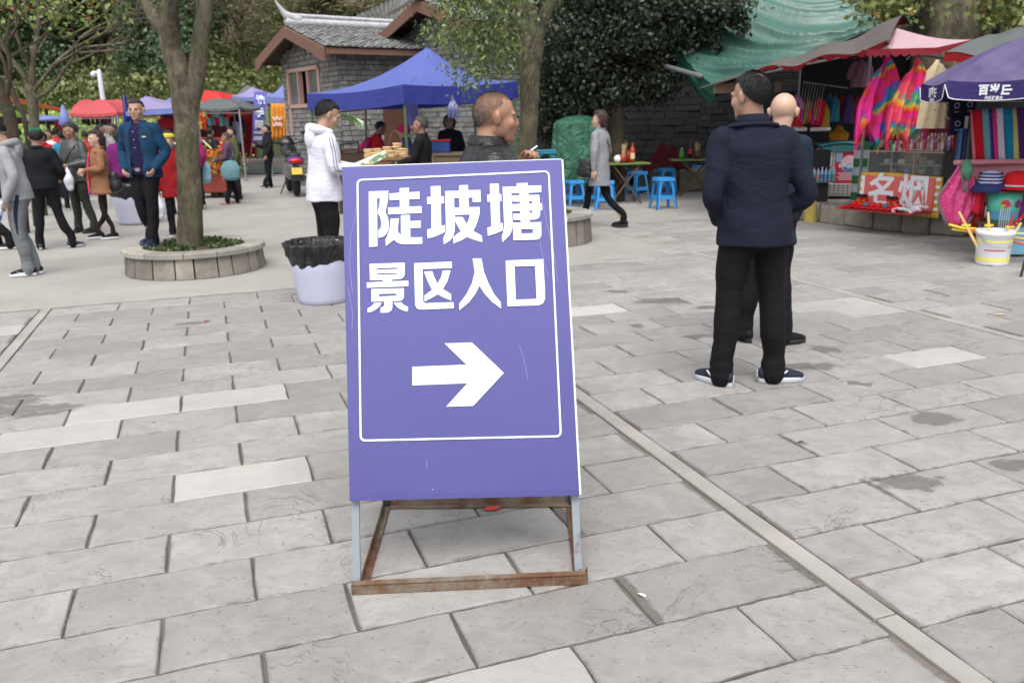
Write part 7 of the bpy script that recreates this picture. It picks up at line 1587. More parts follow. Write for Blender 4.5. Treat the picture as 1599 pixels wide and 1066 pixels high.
for k in range(8):
    def fn(u, v, k=k): t = .02 + .98 * v; p = rib(k, t).lerp(rib(k + 1, t), u); s_ = 4 * u * (1 - u); return p - Zv * .035 * s_ * t + Vector((0, 0, 0)) - Vector((p.x, p.y, 0)) * (.015 * s_)
    b = MB(); b.grid(fn, 12, 14); b.build('canopy_panel', M_purp2, pp, smooth=True, fix=False)
    def fv(u, v, k=k):
        p = Vector(fn(u, 1)); sc2 = 1 - .75 * (max(0, abs(u - .5) * 2 - .86) / .14) ** 2; return p + Vector((p.x * .012 * v, p.y * .012 * v, -(.17 * sc2) * v))
    b = MB(); b.grid(fv, 24, 4); b.build('valance_panel', M_pv, pp, smooth=True, fix=False)
    b = MB(); b.tube([Vector(fv(i / 20, 1)) for i in range(21)], .005, 5, k=1); b.build('white_piping', M_wpaint, pp)
    b = MB(); b.tube([rib(k, .05) - Zv * .02, rib(k, .5) - Zv * .02, rib(k, 1) - Zv * .015], .006, 5); b.build('rib', M_steel, pp)
    # lettering on the outside of each valance panel
    u0 = Vector(fv(0, .5)); u1 = Vector(fv(1, .5)); mid = (u0 + u1) / 2; exx = (u1 - u0).normalized(); outw = Vector((mid.x, mid.y, 0)).normalized(); mid = Vector(fv(.5, .45)) + outw * .012
    M0 = frame(mid, exx, Zv)
    if k in (3, 4, 5, 6, 2):
        for q, (ch, rot) in enumerate((('百', 0), ('岁', 0), ('山', -90))):
            Mx = frame(mid + exx * ((q - 1) * .105), exx, Zv) @ Matrix.Rotation(R(rot), 4, 'Z'); text_mesh(ch, .10, .005, 'lettering', M_wpaint, pp, Mx, th=.001)
        text_mesh('天然矿泉水', .035, .001, 'lettering', M_wpaint, pp, frame(mid - Zv * .072, exx, Zv), th=.001)
    else:
        mi = Vector(fv(.5, .45)) - outw * .01
        for q, (ch, rot) in enumerate((('山', 90), ('岁', 0), ('百', 0))):
            text_mesh(ch, .10, .004, 'lettering', plain(C(170, 160, 196, .8), .6), pp, frame(mi + exx * ((q - 1) * .105), exx, Zv) @ Matrix.Rotation(R(rot), 4, 'Z'), th=.001)
b = MB(); b.tube([(0, 0, 0), (0, 0, za_)], .022, 8); b.lathe((0, 0, 0), [(.001, .10), (.22, .08), (.24, 0), (.001, 0)], 16); b.build('pole', M_steel, pp, smooth=True)
# ================================================================== PEOPLE
_tmp = bpy.data.meshes.new('tmp'); _tob = bpy.data.objects.new('tmp', _tmp); COL.objects.link(_tob)
_rm = _tob.modifiers.new('r', 'REMESH'); _rm.mode = 'VOXEL'; _sm = _tob.modifiers.new('s', 'SMOOTH'); _sm.factor = .5
def fuse(mb, name, mat, parent, vox=.014, smooth=4, folds=0.0, seed=0, cut=None, fscale=1.0, solid=0.0):
    """join overlapping closed pieces into one continuous skin"""
    global _tmp
    me = bpy.data.meshes.new('src'); me.from_pydata(mb.v, [], mb.f)
    b = bmesh.new(); b.from_mesh(me); bmesh.ops.recalc_face_normals(b, faces=b.faces); b.to_mesh(me); b.free()
    _tob.data = me; _rm.voxel_size = vox; _sm.iterations = smooth
    out = bpy.data.meshes.new_from_object(_tob.evaluated_get(bpy.context.evaluated_depsgraph_get()))
    _tob.data = _tmp; bpy.data.meshes.remove(me)
    n = len(out.vertices); co = np.empty(n * 3, np.float32); out.vertices.foreach_get('co', co); co = co.reshape(-1, 3)
    if folds:
        no = np.empty(n * 3, np.float32); out.vertices.foreach_get('normal', no); no = no.reshape(-1, 3)
        x, y, z = co[:, 0], co[:, 1], co[:, 2]; f = fscale
        a = np.sin(26 * f * z + 2.6 * np.sin(9 * x + seed) + 1.7 * np.sin(11 * y + seed * 2) + 1.2 * np.sin(5 * z + seed))
        c = np.sin(15 * f * z - 17 * x + 2 * np.sin(7 * y + seed) + seed) ; d = np.sin(31 * x + 13 * f * z + 9 * y + seed * 3 + 1.5 * np.sin(8 * z))
        m_ = .5 + .5 * np.sin(7 * z + 5 * x + seed * 1.7) * np.sin(6 * y - 4 * z + seed)
        dd = folds * (.5 * np.sign(a) * np.abs(a) ** 1.5 * m_ + .35 * c * (1 - m_) + .3 * d * m_)
        co = co + no * dd[:, None]; out.vertices.foreach_set('co', co.ravel())
    if cut:
        b = bmesh.new(); b.from_mesh(out); bmesh.ops.delete(b, geom=[q for q in b.verts if cut(q.co)], context='VERTS'); b.to_mesh(out); b.free()
    out.name = name; out.shade_smooth(); out.materials.clear(); out.materials.append(mat)
    o = bpy.data.objects.new(name, out); COL.objects.link(o); o.parent = parent
    if solid: md = o.modifiers.new('s', 'SOLIDIFY'); md.thickness = solid; md.offset = 0
    return o
SK = skinmat(C(196, 158, 136, .74)); SKd = skinmat(C(168, 130, 110, .72)); SKp = skinmat(C(218, 184, 162, .78))
HB = hairmat((.008, .007, .007, 1)); HG = hairmat((.05, .05, .05, 1)); HR = hairmat((.035, .012, .010, 1)); HBr = hairmat((.032, .014, .011, 1))
def hand(mb, w, d, palm, s=1.0, curl=.5, thumb=1, spread=1.0, th=1.0):
    """palm and five fingers from wrist w along d; palm = direction the palm faces"""
    w, d, palm = Vector(w), Vector(d).normalized(), Vector(palm); palm = (palm - d * palm.dot(d)).normalized(); side = d.cross(palm)
    c = w + d * .045 * s
    mb.tube([w - d * .03 * s, w + d * .01 * s, c, w + d * .085 * s], [(.026 * s, .02 * s), (.03 * s, .018 * s), (.041 * s, .015 * s), (.038 * s, .013 * s)], 10, side=side)
    L = (.068, .078, .073, .058)
    for i in range(4):
        off_ = (i - 1.5) * .0205 * s * spread; p = w + d * .085 * s + side * off_ * thumb; a = curl * (.9 + .12 * i); r = .0088 * s
        dirs = [(d * math.cos(a * .55) + palm * math.sin(a * .55)), (d * math.cos(a * 1.5) + palm * math.sin(a * 1.5)), (d * math.cos(a * 2.2) + palm * math.sin(a * 2.2))]
        P_ = [p - d * .02 * s]; q = p
        for k, (dr, fl_) in enumerate(zip(dirs, (.46, .32, .26))): q = q + dr * L[i] * s * fl_; P_.append(q.copy())
        mb.tube(P_, [r * 1.08, r * 1.02, r * .92, r * .8], 7, side=side, k=2)
    p = w + d * .02 * s - side * .03 * s * thumb; t1_ = (d * .75 - side * thumb * .55 + palm * .35 * th).normalized(); t2_ = (d * .9 - side * thumb * .1 + palm * .5 * th).normalized()
    mb.tube([p + side * .012 * s * thumb, p + t1_ * .035 * s, p + t1_ * .035 * s + t2_ * .032 * s, p + t1_ * .035 * s + t2_ * .056 * s], [.013 * s, .0115 * s, .0105 * s, .009 * s], 7, side=side, k=2)
def headmb(mb, M, fat=1.0):
    T = lambda p: M @ Vector(p); R3 = M.to_3x3()
    E = lambda c, r: mb.ell(T(c), r, M=R3, nu=18, nv=12)
    E((0, -.012, .03), (.074 * fat, .094, .086)); E((0, .03, -.02), (.062 * fat, .06, .085)); E((0, .045, -.075), (.042 * fat, .042, .038)); E((0, .0, -.05), (.058 * fat, .06, .055))
    for s_ in (-1, 1):
        E((s_ * .042 * fat, .058, -.022), (.024, .022, .026)); E((s_ * .03, .074, .022), (.028, .014, .012))
        mb.ell(T((s_ * .078 * fat, -.010, -.004)), (.008, .019, .031), M=R3 @ Matrix.Rotation(R(-s_ * 14), 3, 'Z'), nu=14, nv=8)
        mb.tube([T((s_ * .070 * fat, -.005, .022)), T((s_ * .084 * fat, -.014, .016)), T((s_ * .082 * fat, -.008, -.012)), T((s_ * .072 * fat, .0, -.032))], [.008, .011, .010, .007], 7)
    mb.tube([T((0, .082, .018)), T((0, .098, -.012)), T((0, .100, -.027))], [.008, .0098, .0112], 8)
    for s_ in (-1, 1): E((s_ * .011, .090, -.032), (.008, .009, .0065))
    mb.tube([T((-.022, .080, -.058)), T((0, .091, -.056)), T((.022, .080, -.058))], [.005, .0075, .005], 7); mb.tube([T((-.018, .080, -.068)), T((0, .089, -.069)), T((.018, .080, -.068))], [.005, .0075, .005], 7)
    E((0, .076, -.095), (.02, .014, .014))
def hairmb(M, style, fat=1.0, res=40):
    """hair as a thick shell over the skull, fading out at the hairline"""
    def mask(x, y, z):
        if style == 'stubble': return min(z - (.62 if y > .5 else .62 - (.5 - y) * 1.25 if y > -.1 else max(-.84, -.13 + (y + .1) * 1.5)), .9 + y * .2 - abs(x) * (1.5 if y > .35 else 0))
        if style in ('short', 'crew'):
            a = .62 - 1.25 * max(0, y) + min(0, y + .1) * -.0; front = z - (.50 if y > .3 else .50 - (.3 - y) * 1.5 if y > -.1 else max(-.82, -.10 + (y + .1) * 1.5))
            return front
        if style == 'ring':
            top = math.hypot(x * 1.25, y + .46) if z > 0 else 9; return min(z - (.50 if y > .3 else .50 - (.3 - y) * 1.5 if y > -.1 else max(-.82, -.10 + (y + .1) * 1.5)), (top - .25) if z > .4 else 1)
        if style == 'bald': return min(z - (.45 - (.3 - y) * 1.4 if y > -.2 else -.3), .25 - z)
        if style == 'bob': return (z - .52) if y > .35 else (z - (.52 - (.35 - y) * 3.2) if y > 0 else z + .98)
        if style == 'bun': return z - (.55 if y > .3 else .55 - (.3 - y) * 1.5 if y > -.2 else -.3)
    th = {'short': .010, 'crew': .006, 'ring': .009, 'bald': .0, 'bob': .028, 'bun': .011, 'stubble': .0}[style]
    b = MB(); nu, nv = res, int(res * .7); V = []; K = []
    for i in range(nv + 1):
        ph = math.pi * i / nv
        for j in range(nu):
            t = 2 * math.pi * j / nu; x, y, z = math.sin(ph) * math.cos(t), math.sin(ph) * math.sin(t), math.cos(ph); k = mask(x, y, z) + .05 * mnoise.noise(Vector((x * 7, y * 7, z * 7)))
            h = th * min(1, max(0, k * 5 + .15)) * (1 + .15 * mnoise.noise(Vector((x * 3, y * 3, z * 3 + 3)))) - (.004 if k < .05 else 0)
            sw = 1.12 if style == 'bob' and z < 0 else 1
            gq = math.sqrt((1 - .70 * z * z) / max(.02, 1 - z * z)) if z < 0 and style not in ('bob',) else 1
            V.append(M @ Vector((x * gq * (.0775 * fat + h) * sw, -.011 + y * (gq if y < 0 else 1) * (.0975 + h), .030 + z * (.0895 + h) - (.02 if style == 'bob' and z < -.1 else 0)))); K.append(k > -.02)
    f = [(i * nu + j, i * nu + (j + 1) % nu, (i + 1) * nu + (j + 1) % nu, (i + 1) * nu + j) for i in range(nv) for j in range(nu) if K[i * nu + j] and K[i * nu + (j + 1) % nu] and K[(i + 1) * nu + j] and K[(i + 1) * nu + (j + 1) % nu]]
    b.v = [tuple(p) for p in V]; b.f = f
    if style == 'bun': b.ell(M @ Vector((0, -.12, .04)), (.035, .032, .035))
    return b
def tufts(b, HM, style, s, n, near):
    """short strands standing off the hair shell so that its outline is soft"""
    if not b.f: return
    stub = style == 'stubble'; n = 19000 if stub else n
    rg = np.random.default_rng(len(b.f)); V = np.array(b.v); F = np.array([f for f in b.f if len(f) == 4]); k = rg.integers(0, len(F), n); w = rg.dirichlet((1, 1, 1, 1), n)
    P = (V[F[k]] * w[:, :, None]).sum(1); c = np.array(HM @ Vector((0, -.01, .02))); o = P - c; o /= np.linalg.norm(o, axis=1)[:, None]
    back = np.array(HM.to_3x3() @ Vector((0, -1, -.6))); back /= np.linalg.norm(back); dn = np.array(HM.to_3x3() @ Vector((0, 0, -1)))
    L = {'short': .014, 'crew': .006, 'ring': .013, 'bald': .0015, 'bob': .045, 'bun': .02, 'stubble': .0045}[style] * s * (1 if near else 1.2)
    d = o * .28 + (dn if style == 'bob' else back) * .6 + rg.normal(size=(n, 3)) * .16; d /= np.linalg.norm(d, axis=1)[:, None]
    sd = np.cross(d, o); sd /= np.linalg.norm(sd, axis=1)[:, None] + 1e-9; wd = (.0009 if near else .0035) * s; L = L * (.5 + rg.random(n))[:, None]
    if stub: P = P + o * .0015; wd = .0006 * s
    A = np.stack([P - sd * wd - o * .002, P + sd * wd - o * .002, P + d * L], 1).reshape(-1, 3); i0 = len(b.v); b.v += [tuple(p) for p in A]; b.f = ([] if stub else b.f) + [(i0 + 3 * i, i0 + 3 * i + 1, i0 + 3 * i + 2) for i in range(n)]
def face_details(M, P_, near, skin):
    T = lambda p: M @ Vector(p); R3 = M.to_3x3()
    for s_ in (-1, 1):
        b = MB(); b.ell(T((s_ * .031, .0835, .004)), (.012, .006, .0055), M=R3, nu=10, nv=6); e = b.build('eye', plain(C(206, 200, 194, .8), .3), P_, smooth=True)
        b = MB(); b.ell(T((s_ * .031, .0875, .004)), (.0052, .004, .005), M=R3, nu=8, nv=6); b.build('iris', plain((.012, .008, .006, 1), .2), e, smooth=True)
        b = MB(); b.tube([T((s_ * .016, .0885, .020)), T((s_ * .032, .0885, .0255)), T((s_ * .05, .079, .019))], [.002, .0034, .0018], 5); b.build('eyebrow', HB, P_, smooth=True)
        b = MB(); b.tube([T((s_ * .019, .0865, .0065)), T((s_ * .031, .0905, .0105)), T((s_ * .044, .083, .006))], .0016, 5); b.build('eyelid', HB, P_, smooth=True)
    b = MB(); b.tube([T((-.021, .0815, -.060)), T((-.008, .0945, -.0575)), T((.008, .0945, -.0575)), T((.021, .0815, -.060))], [.002, .0042, .0042, .002], 6); b.tube([T((-.018, .0815, -.066)), T((0, .093, -.068)), T((.018, .0815, -.066))], [.002, .0045, .002], 6); b.build('lips', skinmat(C(170, 104, 92, .7)), P_, smooth=True)
def person(label, loc, face, H=1.7, skin=SK, hair='short', hairc=HB, top=(40, 44, 60), hem=.80, hemw=1.0, tk='jacket', low=(24, 24, 28), shoe=(30, 30, 34), sole=(200, 200, 204), hands=((None, .5), (None, .5)),
           armL=None, armR=None, legL=None, legR=None, hy=0.0, hp=0.0, lean=0.0, leanx=0.0, near=False, tint=None, fat=1.0, group=None, vox=None, open_=None, faced=True, legw=1.0, slim=1.0, tights=False, topmat=None, lowmat=None, hoodc=None, collar=True, curl=.55, cuffs=True, legs=True, folds=None, palms=None, shoelow=False, z0=0.0, neck=0.0):
    """loc on the ground, face = heading in degrees (0 looks away from the camera, 180 towards it, 90 to the left)"""
    P_ = thing('person', (loc[0], loc[1], z0), label, 'person', group, rz=R(face)); s = H / 1.70; rgp = random.Random(label)
    vx = vox or (.009 if near else .02); seed = rgp.uniform(0, 9); fw_ = slim
    sc = lambda p: Vector(p) * s
    lx = lambda z: Vector((leanx * max(0, z - .9) / .6, lean * max(0, z - .9) / .6, 0))
    def S_(x, y, z): return sc(Vector((x, y, z)) + lx(z))
    A = {}
    for sd, arm in ((-1, armL), (1, armR)):
        sh = Vector((sd * .168 * fw_, -.005, 1.362)) + lx(1.362)
        el, wr = arm if arm else ((sd * .245 * fw_, -.03 + lean * .6, 1.10), (sd * .25 * fw_, .04 + lean * .5, .865))
        A[sd] = (sh * s, Vector(el) * s, Vector(wr) * s)
    LG = {}
    for sd, leg in ((-1, legL), (1, legR)):
        kn, an, yw = leg if leg else ((sd * .10, .015, .49), (sd * .105, -.01, .085), sd * -10)
        LG[sd] = (Vector((sd * .085, 0, .90)) * s, Vector(kn) * s, Vector(an) * s, yw)
    nk = S_(0, .0, 1.43); hc = nk + Vector((leanx * .2, .018 + lean * .28 + neck, .142)) * s
    HM = Matrix.Translation(hc) @ Matrix.Rotation(R(hy), 4, 'Z') @ Matrix.Rotation(R(hp), 4, 'X') @ Matrix.Scale(s * (1.03 if near else 1.05), 4)
    b = MB(); headmb(b, HM, fat)
    b.tube([nk - sc((0, .01, .06)), nk + sc((0, -.004, .03)), hc + sc((0, -.022, -.03))], [(.062 * s * fat, .062 * s), (.056 * s * fat, .058 * s), (.055 * s, .06 * s)], 14)
    b.tube([S_(0, 0, .90), S_(0, 0, 1.15), S_(0, 0, 1.40)], [(.11 * s, .07 * s), (.10 * s, .07 * s), (.07 * s, .055 * s)], 12)
    for sd in (-1, 1):
        sh, el, wr = A[sd]; b.tube([sh * .9 + S_(0, 0, 1.38) * .1, el, wr], [.04 * s, .034 * s, .026 * s], 8, k=1)
        hp_, kn, an, yw = LG[sd]
        b.tube([hp_, kn, an], [(.05 if tights else .06) * s, (.026 if tights else .045) * s, (.022 if tights else .035) * s], 8, k=1)
        fd = Vector((math.sin(R(-yw)), math.cos(R(-yw)), 0)); b.tube([an - Vector((0, 0, .03 * s)), an + fd * .10 * s - Vector((0, 0, .05 * s))], .03 * s, 8)
        d = (wr - el).normalized(); pm = (palms[0 if sd < 0 else 1] if palms and palms[0 if sd < 0 else 1] else (-sd * 1.0, .25, 0)); hand(b, wr + d * .012 * s, d if not (hands[0 if sd < 0 else 1][0]) else Vector(hands[0 if sd < 0 else 1][0]), pm, s, hands[0 if sd < 0 else 1][1], thumb=sd if pm[0] * sd < 0 else -sd)
    fuse(b, 'body', skin, P_, min(vx, .0065) if near else .0125, 2 if near else 1)
    if hair != 'none':
        h_ = hairmb(HM, hair, fat, 56 if near else 30); tufts(h_, HM, hair, s, 9000 if near else 900, near); h_.build('hair', hairc, P_, fix=False)
    if faced: face_details(HM, P_, near, skin)
    # ---- trousers
    lm = lowmat or fabric(C(*low, .8), .15, 9, .85, .5)
    if legs:
        b = MB(); b.tube([S_(0, -.005, 1.02), S_(0, -.01, .93), S_(0, -.005, .86)], [(.150 * s * fat * fw_, .112 * s * fat), (.168 * s * fat * fw_, .125 * s * fat), (.150 * s * fw_, .11 * s)], 18)
        for sd in (-1, 1):
            hp_, kn, an, yw = LG[sd]; k = legw * (.62 if tights else 1); up_ = an + Vector((0, 0, .10 * s)); bot = an + Vector((0, -.0, -.035 * s))
            b.tube([hp_ + sc((0, -.01, -.01)), hp_.lerp(kn, .5) + sc((0, .012, 0)), kn, kn.lerp(an, .45) - sc((0, .014, 0)), up_, bot], [(.094 * s * max(k, .8) * fat, .105 * s * max(k, .8)), (.082 * s * max(k, .72), .088 * s * max(k, .72)), (.066 * s * k, .070 * s * k), (.064 * s * k, .068 * s * k), (.056 * s * k, .062 * s * k), (.062 * s * k, .070 * s * k)], 16, k=4,
                   wob=(lambda i, t: 1 + (.05 * math.sin(i * 2.2 + seed) if t > 4 else .018 * math.sin(i * 2.6 + seed))) if not tights else None)
        fuse(b, 'trousers' if not tights else 'leggings', lm, P_, vx, 3, (.0075 if near else .008) * (0.2 if tights else 1), seed)
    # ---- shoes
    um = fabric(C(*shoe, .8), .12, 20, .6, .2); sm_ = plain(C(*sole, .85), .5)
    for sd in (-1, 1):
        if not legs: break
        hp_, kn, an, yw = LG[sd]; fd = Vector((math.sin(R(-yw)), math.cos(R(-yw)), 0)); sx = Vector((fd.y, -fd.x, 0)); lift = max(0, an.z - .095 * s)
        pos = lambda f, z: Vector((an.x, an.y, 0)) + fd * f * s + Vector((0, 0, z * s + lift))
        b = MB(); b.tube([pos(-.055, .055), pos(-.02, .06), pos(.05, .052), pos(.12, .042), pos(.165, .036)], [(.033 * s, .04 * s), (.037 * s, .05 * s), (.038 * s, .038 * s), (.043 * s, .028 * s), (.036 * s, .02 * s)], 12, side=sx)
        b.tube([pos(-.01, .05), pos(-.012, .105)], [(.036 * s, .046 * s), (.033 * s, .042 * s)], 12, side=sx)
        o = fuse(b, 'shoe', um, P_, .008 if near else .014, 2, cut=None)
        b = MB(); n = 26; ol = []
        for i in range(n):
            a = 2 * math.pi * i / n; y = .055 + .135 * math.sin(a); w = .041 * (1 - .22 * max(0, -math.sin(a)) - .04 * math.sin(a) ** 2) * (abs(math.cos(a)) ** .75) * (1 if math.cos(a) > 0 else -1) * (1.12 if y > .06 else 1); ol.append((w, y))
        v = [pos(y, z) + sx * w * s * g for z, g in ((0, .94), (.012, 1.04), (.026, 1.05), (.034, .96)) for w, y in ol]; f = [tuple(range(n - 1, -1, -1)), tuple(range(3 * n, 4 * n))] + [(q * n + i, q * n + (i + 1) % n, (q + 1) * n + (i + 1) % n, (q + 1) * n + i) for q in range(3) for i in range(n)]
        b.add(v, f); b.build('sole', sm_, o, smooth=True)
    # ---- coat, jacket or jumper
    tm = topmat or fabric(C(*top, .8), .15, 9, .85, .5); g = .014 if tk == 'thin' else .024
    b = MB(); z0_ = hem
    bw = {'jacket': 1.0, 'thin': .93, 'puffy': 1.16, 'coat': 1.02}[tk] * fat * fw_
    pts, rad = [], []
    prof = [(z0_, .183 * hemw, .150 * hemw), (min(z0_ + .12, 1.0), .182 * (.5 + .5 * hemw), .148 * (.5 + .5 * hemw))] + [(z_, a_, e_) for z_, a_, e_ in ((1.07, .168, .132), (1.2, .178, .135), (1.31, .178, .130), (1.375, .150, .105), (1.425, .100, .085), (1.455, .072, .07)) if z_ > z0_ + .14]
    b.tube([S_(0, (-.006 if z_ > 1.3 else .004) , z_) for z_, a_, e_ in prof], [(a_ * bw * s, e_ * bw * s) for z_, a_, e_ in prof], 26, k=3, cap='flat')
    for sd in (-1, 1):
        sh, el, wr = A[sd]; k = bw if tk != 'puffy' else bw * 1.08; d = (wr - el).normalized(); q = -.01 if cuffs else .04
        b.tube([S_(sd * .05, -.005, 1.385), sh * 1.0, sh.lerp(el, .5), el, el.lerp(wr, .5), wr - d * q * s], [(.05 * s, .055 * s), (.060 * s * k, .064 * s * k), (.058 * s * k, .060 * s * k), (.052 * s * k, .054 * s * k), (.047 * s * k, .049 * s * k), (.039 * s * k, .040 * s * k)], 14, k=4,
               wob=lambda i, t: 1 + .035 * math.sin(i * 1.9 + seed) + (.05 * math.sin(i * 2.9) if tk == 'puffy' else 0))
    cz = None
    cutf = None
    if open_:
        wz, zb, zt = open_
        cutf = lambda co: co.y > .0 and abs(co.x - lx(co.z / s).x * s) < s * (wz * (1 - .35 * max(0, (co.z / s - 1.1)) / .3) ) and co.z / s < zt and (abs(co.x) + 0 < .2 * s) and (co.y > .05 * s)
    o = fuse(b, {'thin': 'jumper', 'coat': 'coat'}.get(tk, 'jacket'), tm, P_, vx, 3, folds if folds is not None else (.013 if near else .012), seed + 2, cut=cutf, solid=.012 if open_ else 0)
    if collar:
        c_ = MB(); c_.tube([nk + sc((0, -.012, -.012)), nk + sc((0, -.006, .028 if collar is True else collar))], [(.082 * s * fat, .080 * s * fat), (.071 * s * fat, .072 * s * fat)], 20, cap=None); c_.build('collar', tm, P_, smooth=True, solid=.012, fix=False)
    if hoodc:
        hb_m = MB(); hb_m.tube([nk + sc((-.11, .03, .0)), nk + sc((-.10, -.07, .025)), nk + sc((0, -.12, .03)), nk + sc((.10, -.07, .025)), nk + sc((.11, .03, .0))], [.028 * s, .042 * s, .05 * s, .042 * s, .028 * s], 12); hb_m.ell(nk + sc((0, -.125, -.06)), (.10 * s, .05 * s, .10 * s)); fuse(hb_m, 'hood', tm, P_, vx, 4, .006, seed)
    P_['_s'] = 0; del P_['_s']
    return P_, dict(s=s, A=A, HM=HM, nk=nk, L=LG, lx=lx, S_=S_, hc=hc)
def strap(P_, pts, mat, w=.012, t=.005, name='strap', side=(1, 0, 0)):
    b = MB(); b.tube(pts, (w, t), 6, side=side, k=4); return b.build(name, mat, P_, smooth=True)
def loc_at(x, y): g = G(x, y); return (g.x, g.y)

# --- man in navy, back to camera
gx = G(1163, 600)
P1, d1 = person('man in a navy wool jacket and black trousers seen from behind', (gx.x + .015, gx.y + .02), 6, 1.735, top=(30, 33, 50), low=(22, 22, 25), shoe=(40, 46, 62), sole=(190, 196, 204), near=True, fat=1.07, slim=1.02, hem=.80, hemw=1.04, hair='ring', hy=30, hp=-4, leanx=-.055,
    armL=((-.262, -.045, 1.07), (-.165, .125, .93)), armR=((.262, -.04, 1.07), (.165, .125, .93)), hands=(((.6, .1, -.4), .6), ((-.6, .1, -.4), .6)), legL=((-.125, .02, .50), (-.15, .0, .088), 30), legR=((.125, .02, .50), (.15, .0, .088), -92), skin=SK, legw=1.10, collar=.05, folds=.010)
b = MB(); b.tube([d1['nk'] + d1['s'] * Vector(q) for q in ((-.12, .03, -.015), (-.10, -.05, .0), (0, -.085, .008), (.10, -.05, .0), (.12, .03, -.015))], [(.014, .030)] * 5, 10, side=(0, 0, 1)); fuse(b, 'lapel_collar', fabric(C(30, 33, 50, .8), .15, 9, .85, .5), P1, .007, 2)
for sd, yw in ((-1, 30), (1, -92)):
    an = d1['L'][sd][2]; fd = Vector((math.sin(R(-yw)), math.cos(R(-yw)), 0)); sx = Vector((fd.y, -fd.x, 0)); s_ = d1['s']; q = lambda f, x, z: Vector((an.x, an.y, 0)) + fd * f * s_ + sx * x * s_ + Vector((0, 0, z * s_))
    b = MB(); b.tube([q(-.086, 0, .04), q(-.088, 0, .075)], .0035, 6)
    for o_ in (-1, 1): b.tube([q(-.03, o_ * .040, .042), q(.0, o_ * .041, .085)], .0055, 6); b.tube([q(.0, o_ * .041, .085), q(.03, o_ * .042, .045)], .0055, 6); b.tube([q(.03, o_ * .043, .045), q(.07, o_ * .040, .075)], .0055, 6)
    b.build('shoe_stripe', plain(C(214, 218, 222, .88), .5), P1)
# --- the bald man beyond him
gx = G(1205, 537)
P2, d2 = person('bald man in dark clothes standing beyond the man in navy', (gx.x - .05, gx.y + .05), -8, 1.65, top=(34, 46, 62), low=(26, 26, 30), shoe=(24, 24, 28), sole=(30, 30, 32), near=True, fat=1.08, hair='none', slim=.9, leanx=.045, skin=SKp, hy=-12, legL=((-.09, .02, .49), (-.12, .03, .088), 25), legR=((.10, .01, .49), (.13, -.05, .088), -62), hem=.70, hemw=1.05,
    armR=((.225, .02, 1.10), (.18, .12, .86)), hands=((None, .6), (None, 1.0)))
# --- man in the black leather jacket behind the sign, in profile
m = NT('black_leather'); v = m.coord(); n = m.noise(m.mapping(v, (1, 1, 1.6)), 8, 5, .6, 1.0); n2 = m.noise(v, 140, 3, .7); m.base((.009, .009, .010, 1)); m.rough(.26); m.bump(m.math('ADD', n, m.math('MULTIPLY', n2, .015)), .7, .035); M_leather = m.m
P3, d3 = person('man in a black leather jacket standing in profile behind the sign', (-.09, 3.98), -78, 1.645, skin=skinmat(C(188, 144, 118, .74)), topmat=M_leather, tk='puffy', low=(30, 32, 40), near=True, fat=1.14, hair='stubble', hairc=hairmat((.075, .068, .062, 1)), hp=-3, neck=.02, hy=0, armR=((.22, .04, 1.10), (.16, .16, .92)), armL=((-.25, .02, 1.10), (-.14, .17, 1.315)), hands=(((.30, .45, .85), 1.15), (None, .9)), palms=((.75, .2, -.3), None), collar=.06, folds=.012, hem=.86)
s_ = d3['s']; w_ = d3['A'][-1][2]
b = MB(); q = w_ + Vector((.05, .06, .10)) * s_; b.tube([q, q + Vector((.0, .028, .018))], .0042, 8); tag(b.build('cigarette', M_wpaint, P3), None); 
strap(P3, [d3['nk'] + s_ * Vector(p) for p in ((-.10, .02, .03), (-.06, .075, -.02), (0, .10, -.07))], M_leather, .016, .008, 'collar_flap')
b = MB(); b.tube([d3['nk'] + s_ * Vector(p) for p in ((-.02, .095, .0), (-.015, .135, -.10), (-.01, .15, -.25), (0, .15, -.40))], .004, 6); b.build('zip', M_steel, P3)
# --- man in the white hooded jacket reading
g7 = Q(505, 300, 7.75)
P4, d4 = person('man in a white hooded jacket reading a leaflet beside the bin', (g7.x, 7.75), -62, 1.70, top=(226, 228, 240), low=(26, 26, 30), near=True, hair='short', hp=-24, hy=-4, lean=.05, neck=.02, fat=1.04, hem=.82, hemw=1.05, hoodc=True, collar=False, folds=.011,
    armR=((.245, .05, 1.12), (.13, .30, 1.10)), armL=((-.21, .08, 1.12), (-.05, .34, 1.10)), hands=(((.1, .9, .05), .5), ((-.35, .9, .1), .5)), palms=((.2, 0, .9), (-.2, 0, .9)))
s_ = d4['s']; b = MB(); b.grid(lambda u, v: Vector((-.13 + .26 * u, .36 + .24 * v, 1.10 + .10 * v + .03 * math.sin(math.pi * u))) * s_, 10, 6); lf = b.build('leaflet', M_menu, P4, smooth=True, solid=.003, fix=False)
b = MB(); b.grid(lambda u, v: Vector((-.13 + .10 * u, .34 + .30 * v, 1.12 + .10 * v + .02 * math.sin(math.pi * u))) * s_, 8, 6); b.build('leaflet_flap', M_paper, P4, smooth=True, solid=.003, fix=False)
sh, el, wr = d4['A'][1]; k_ = plain(C(24, 24, 30), .7)
for dz in (-.012, .012):
    o_ = Vector((.066, -.012 + dz, .01)) * s_; b = MB(); b.tube([sh + Vector((.062, dz, .03)), sh.lerp(el, .5) + Vector((.072, dz, .012)), el + Vector((.062, dz, -.016)), el.lerp(wr, .5) + Vector((.056, 0, dz - .01)), wr + Vector((.042, 0, dz - .004))], .0028, 5); b.build('sleeve_stripe', k_, P4)
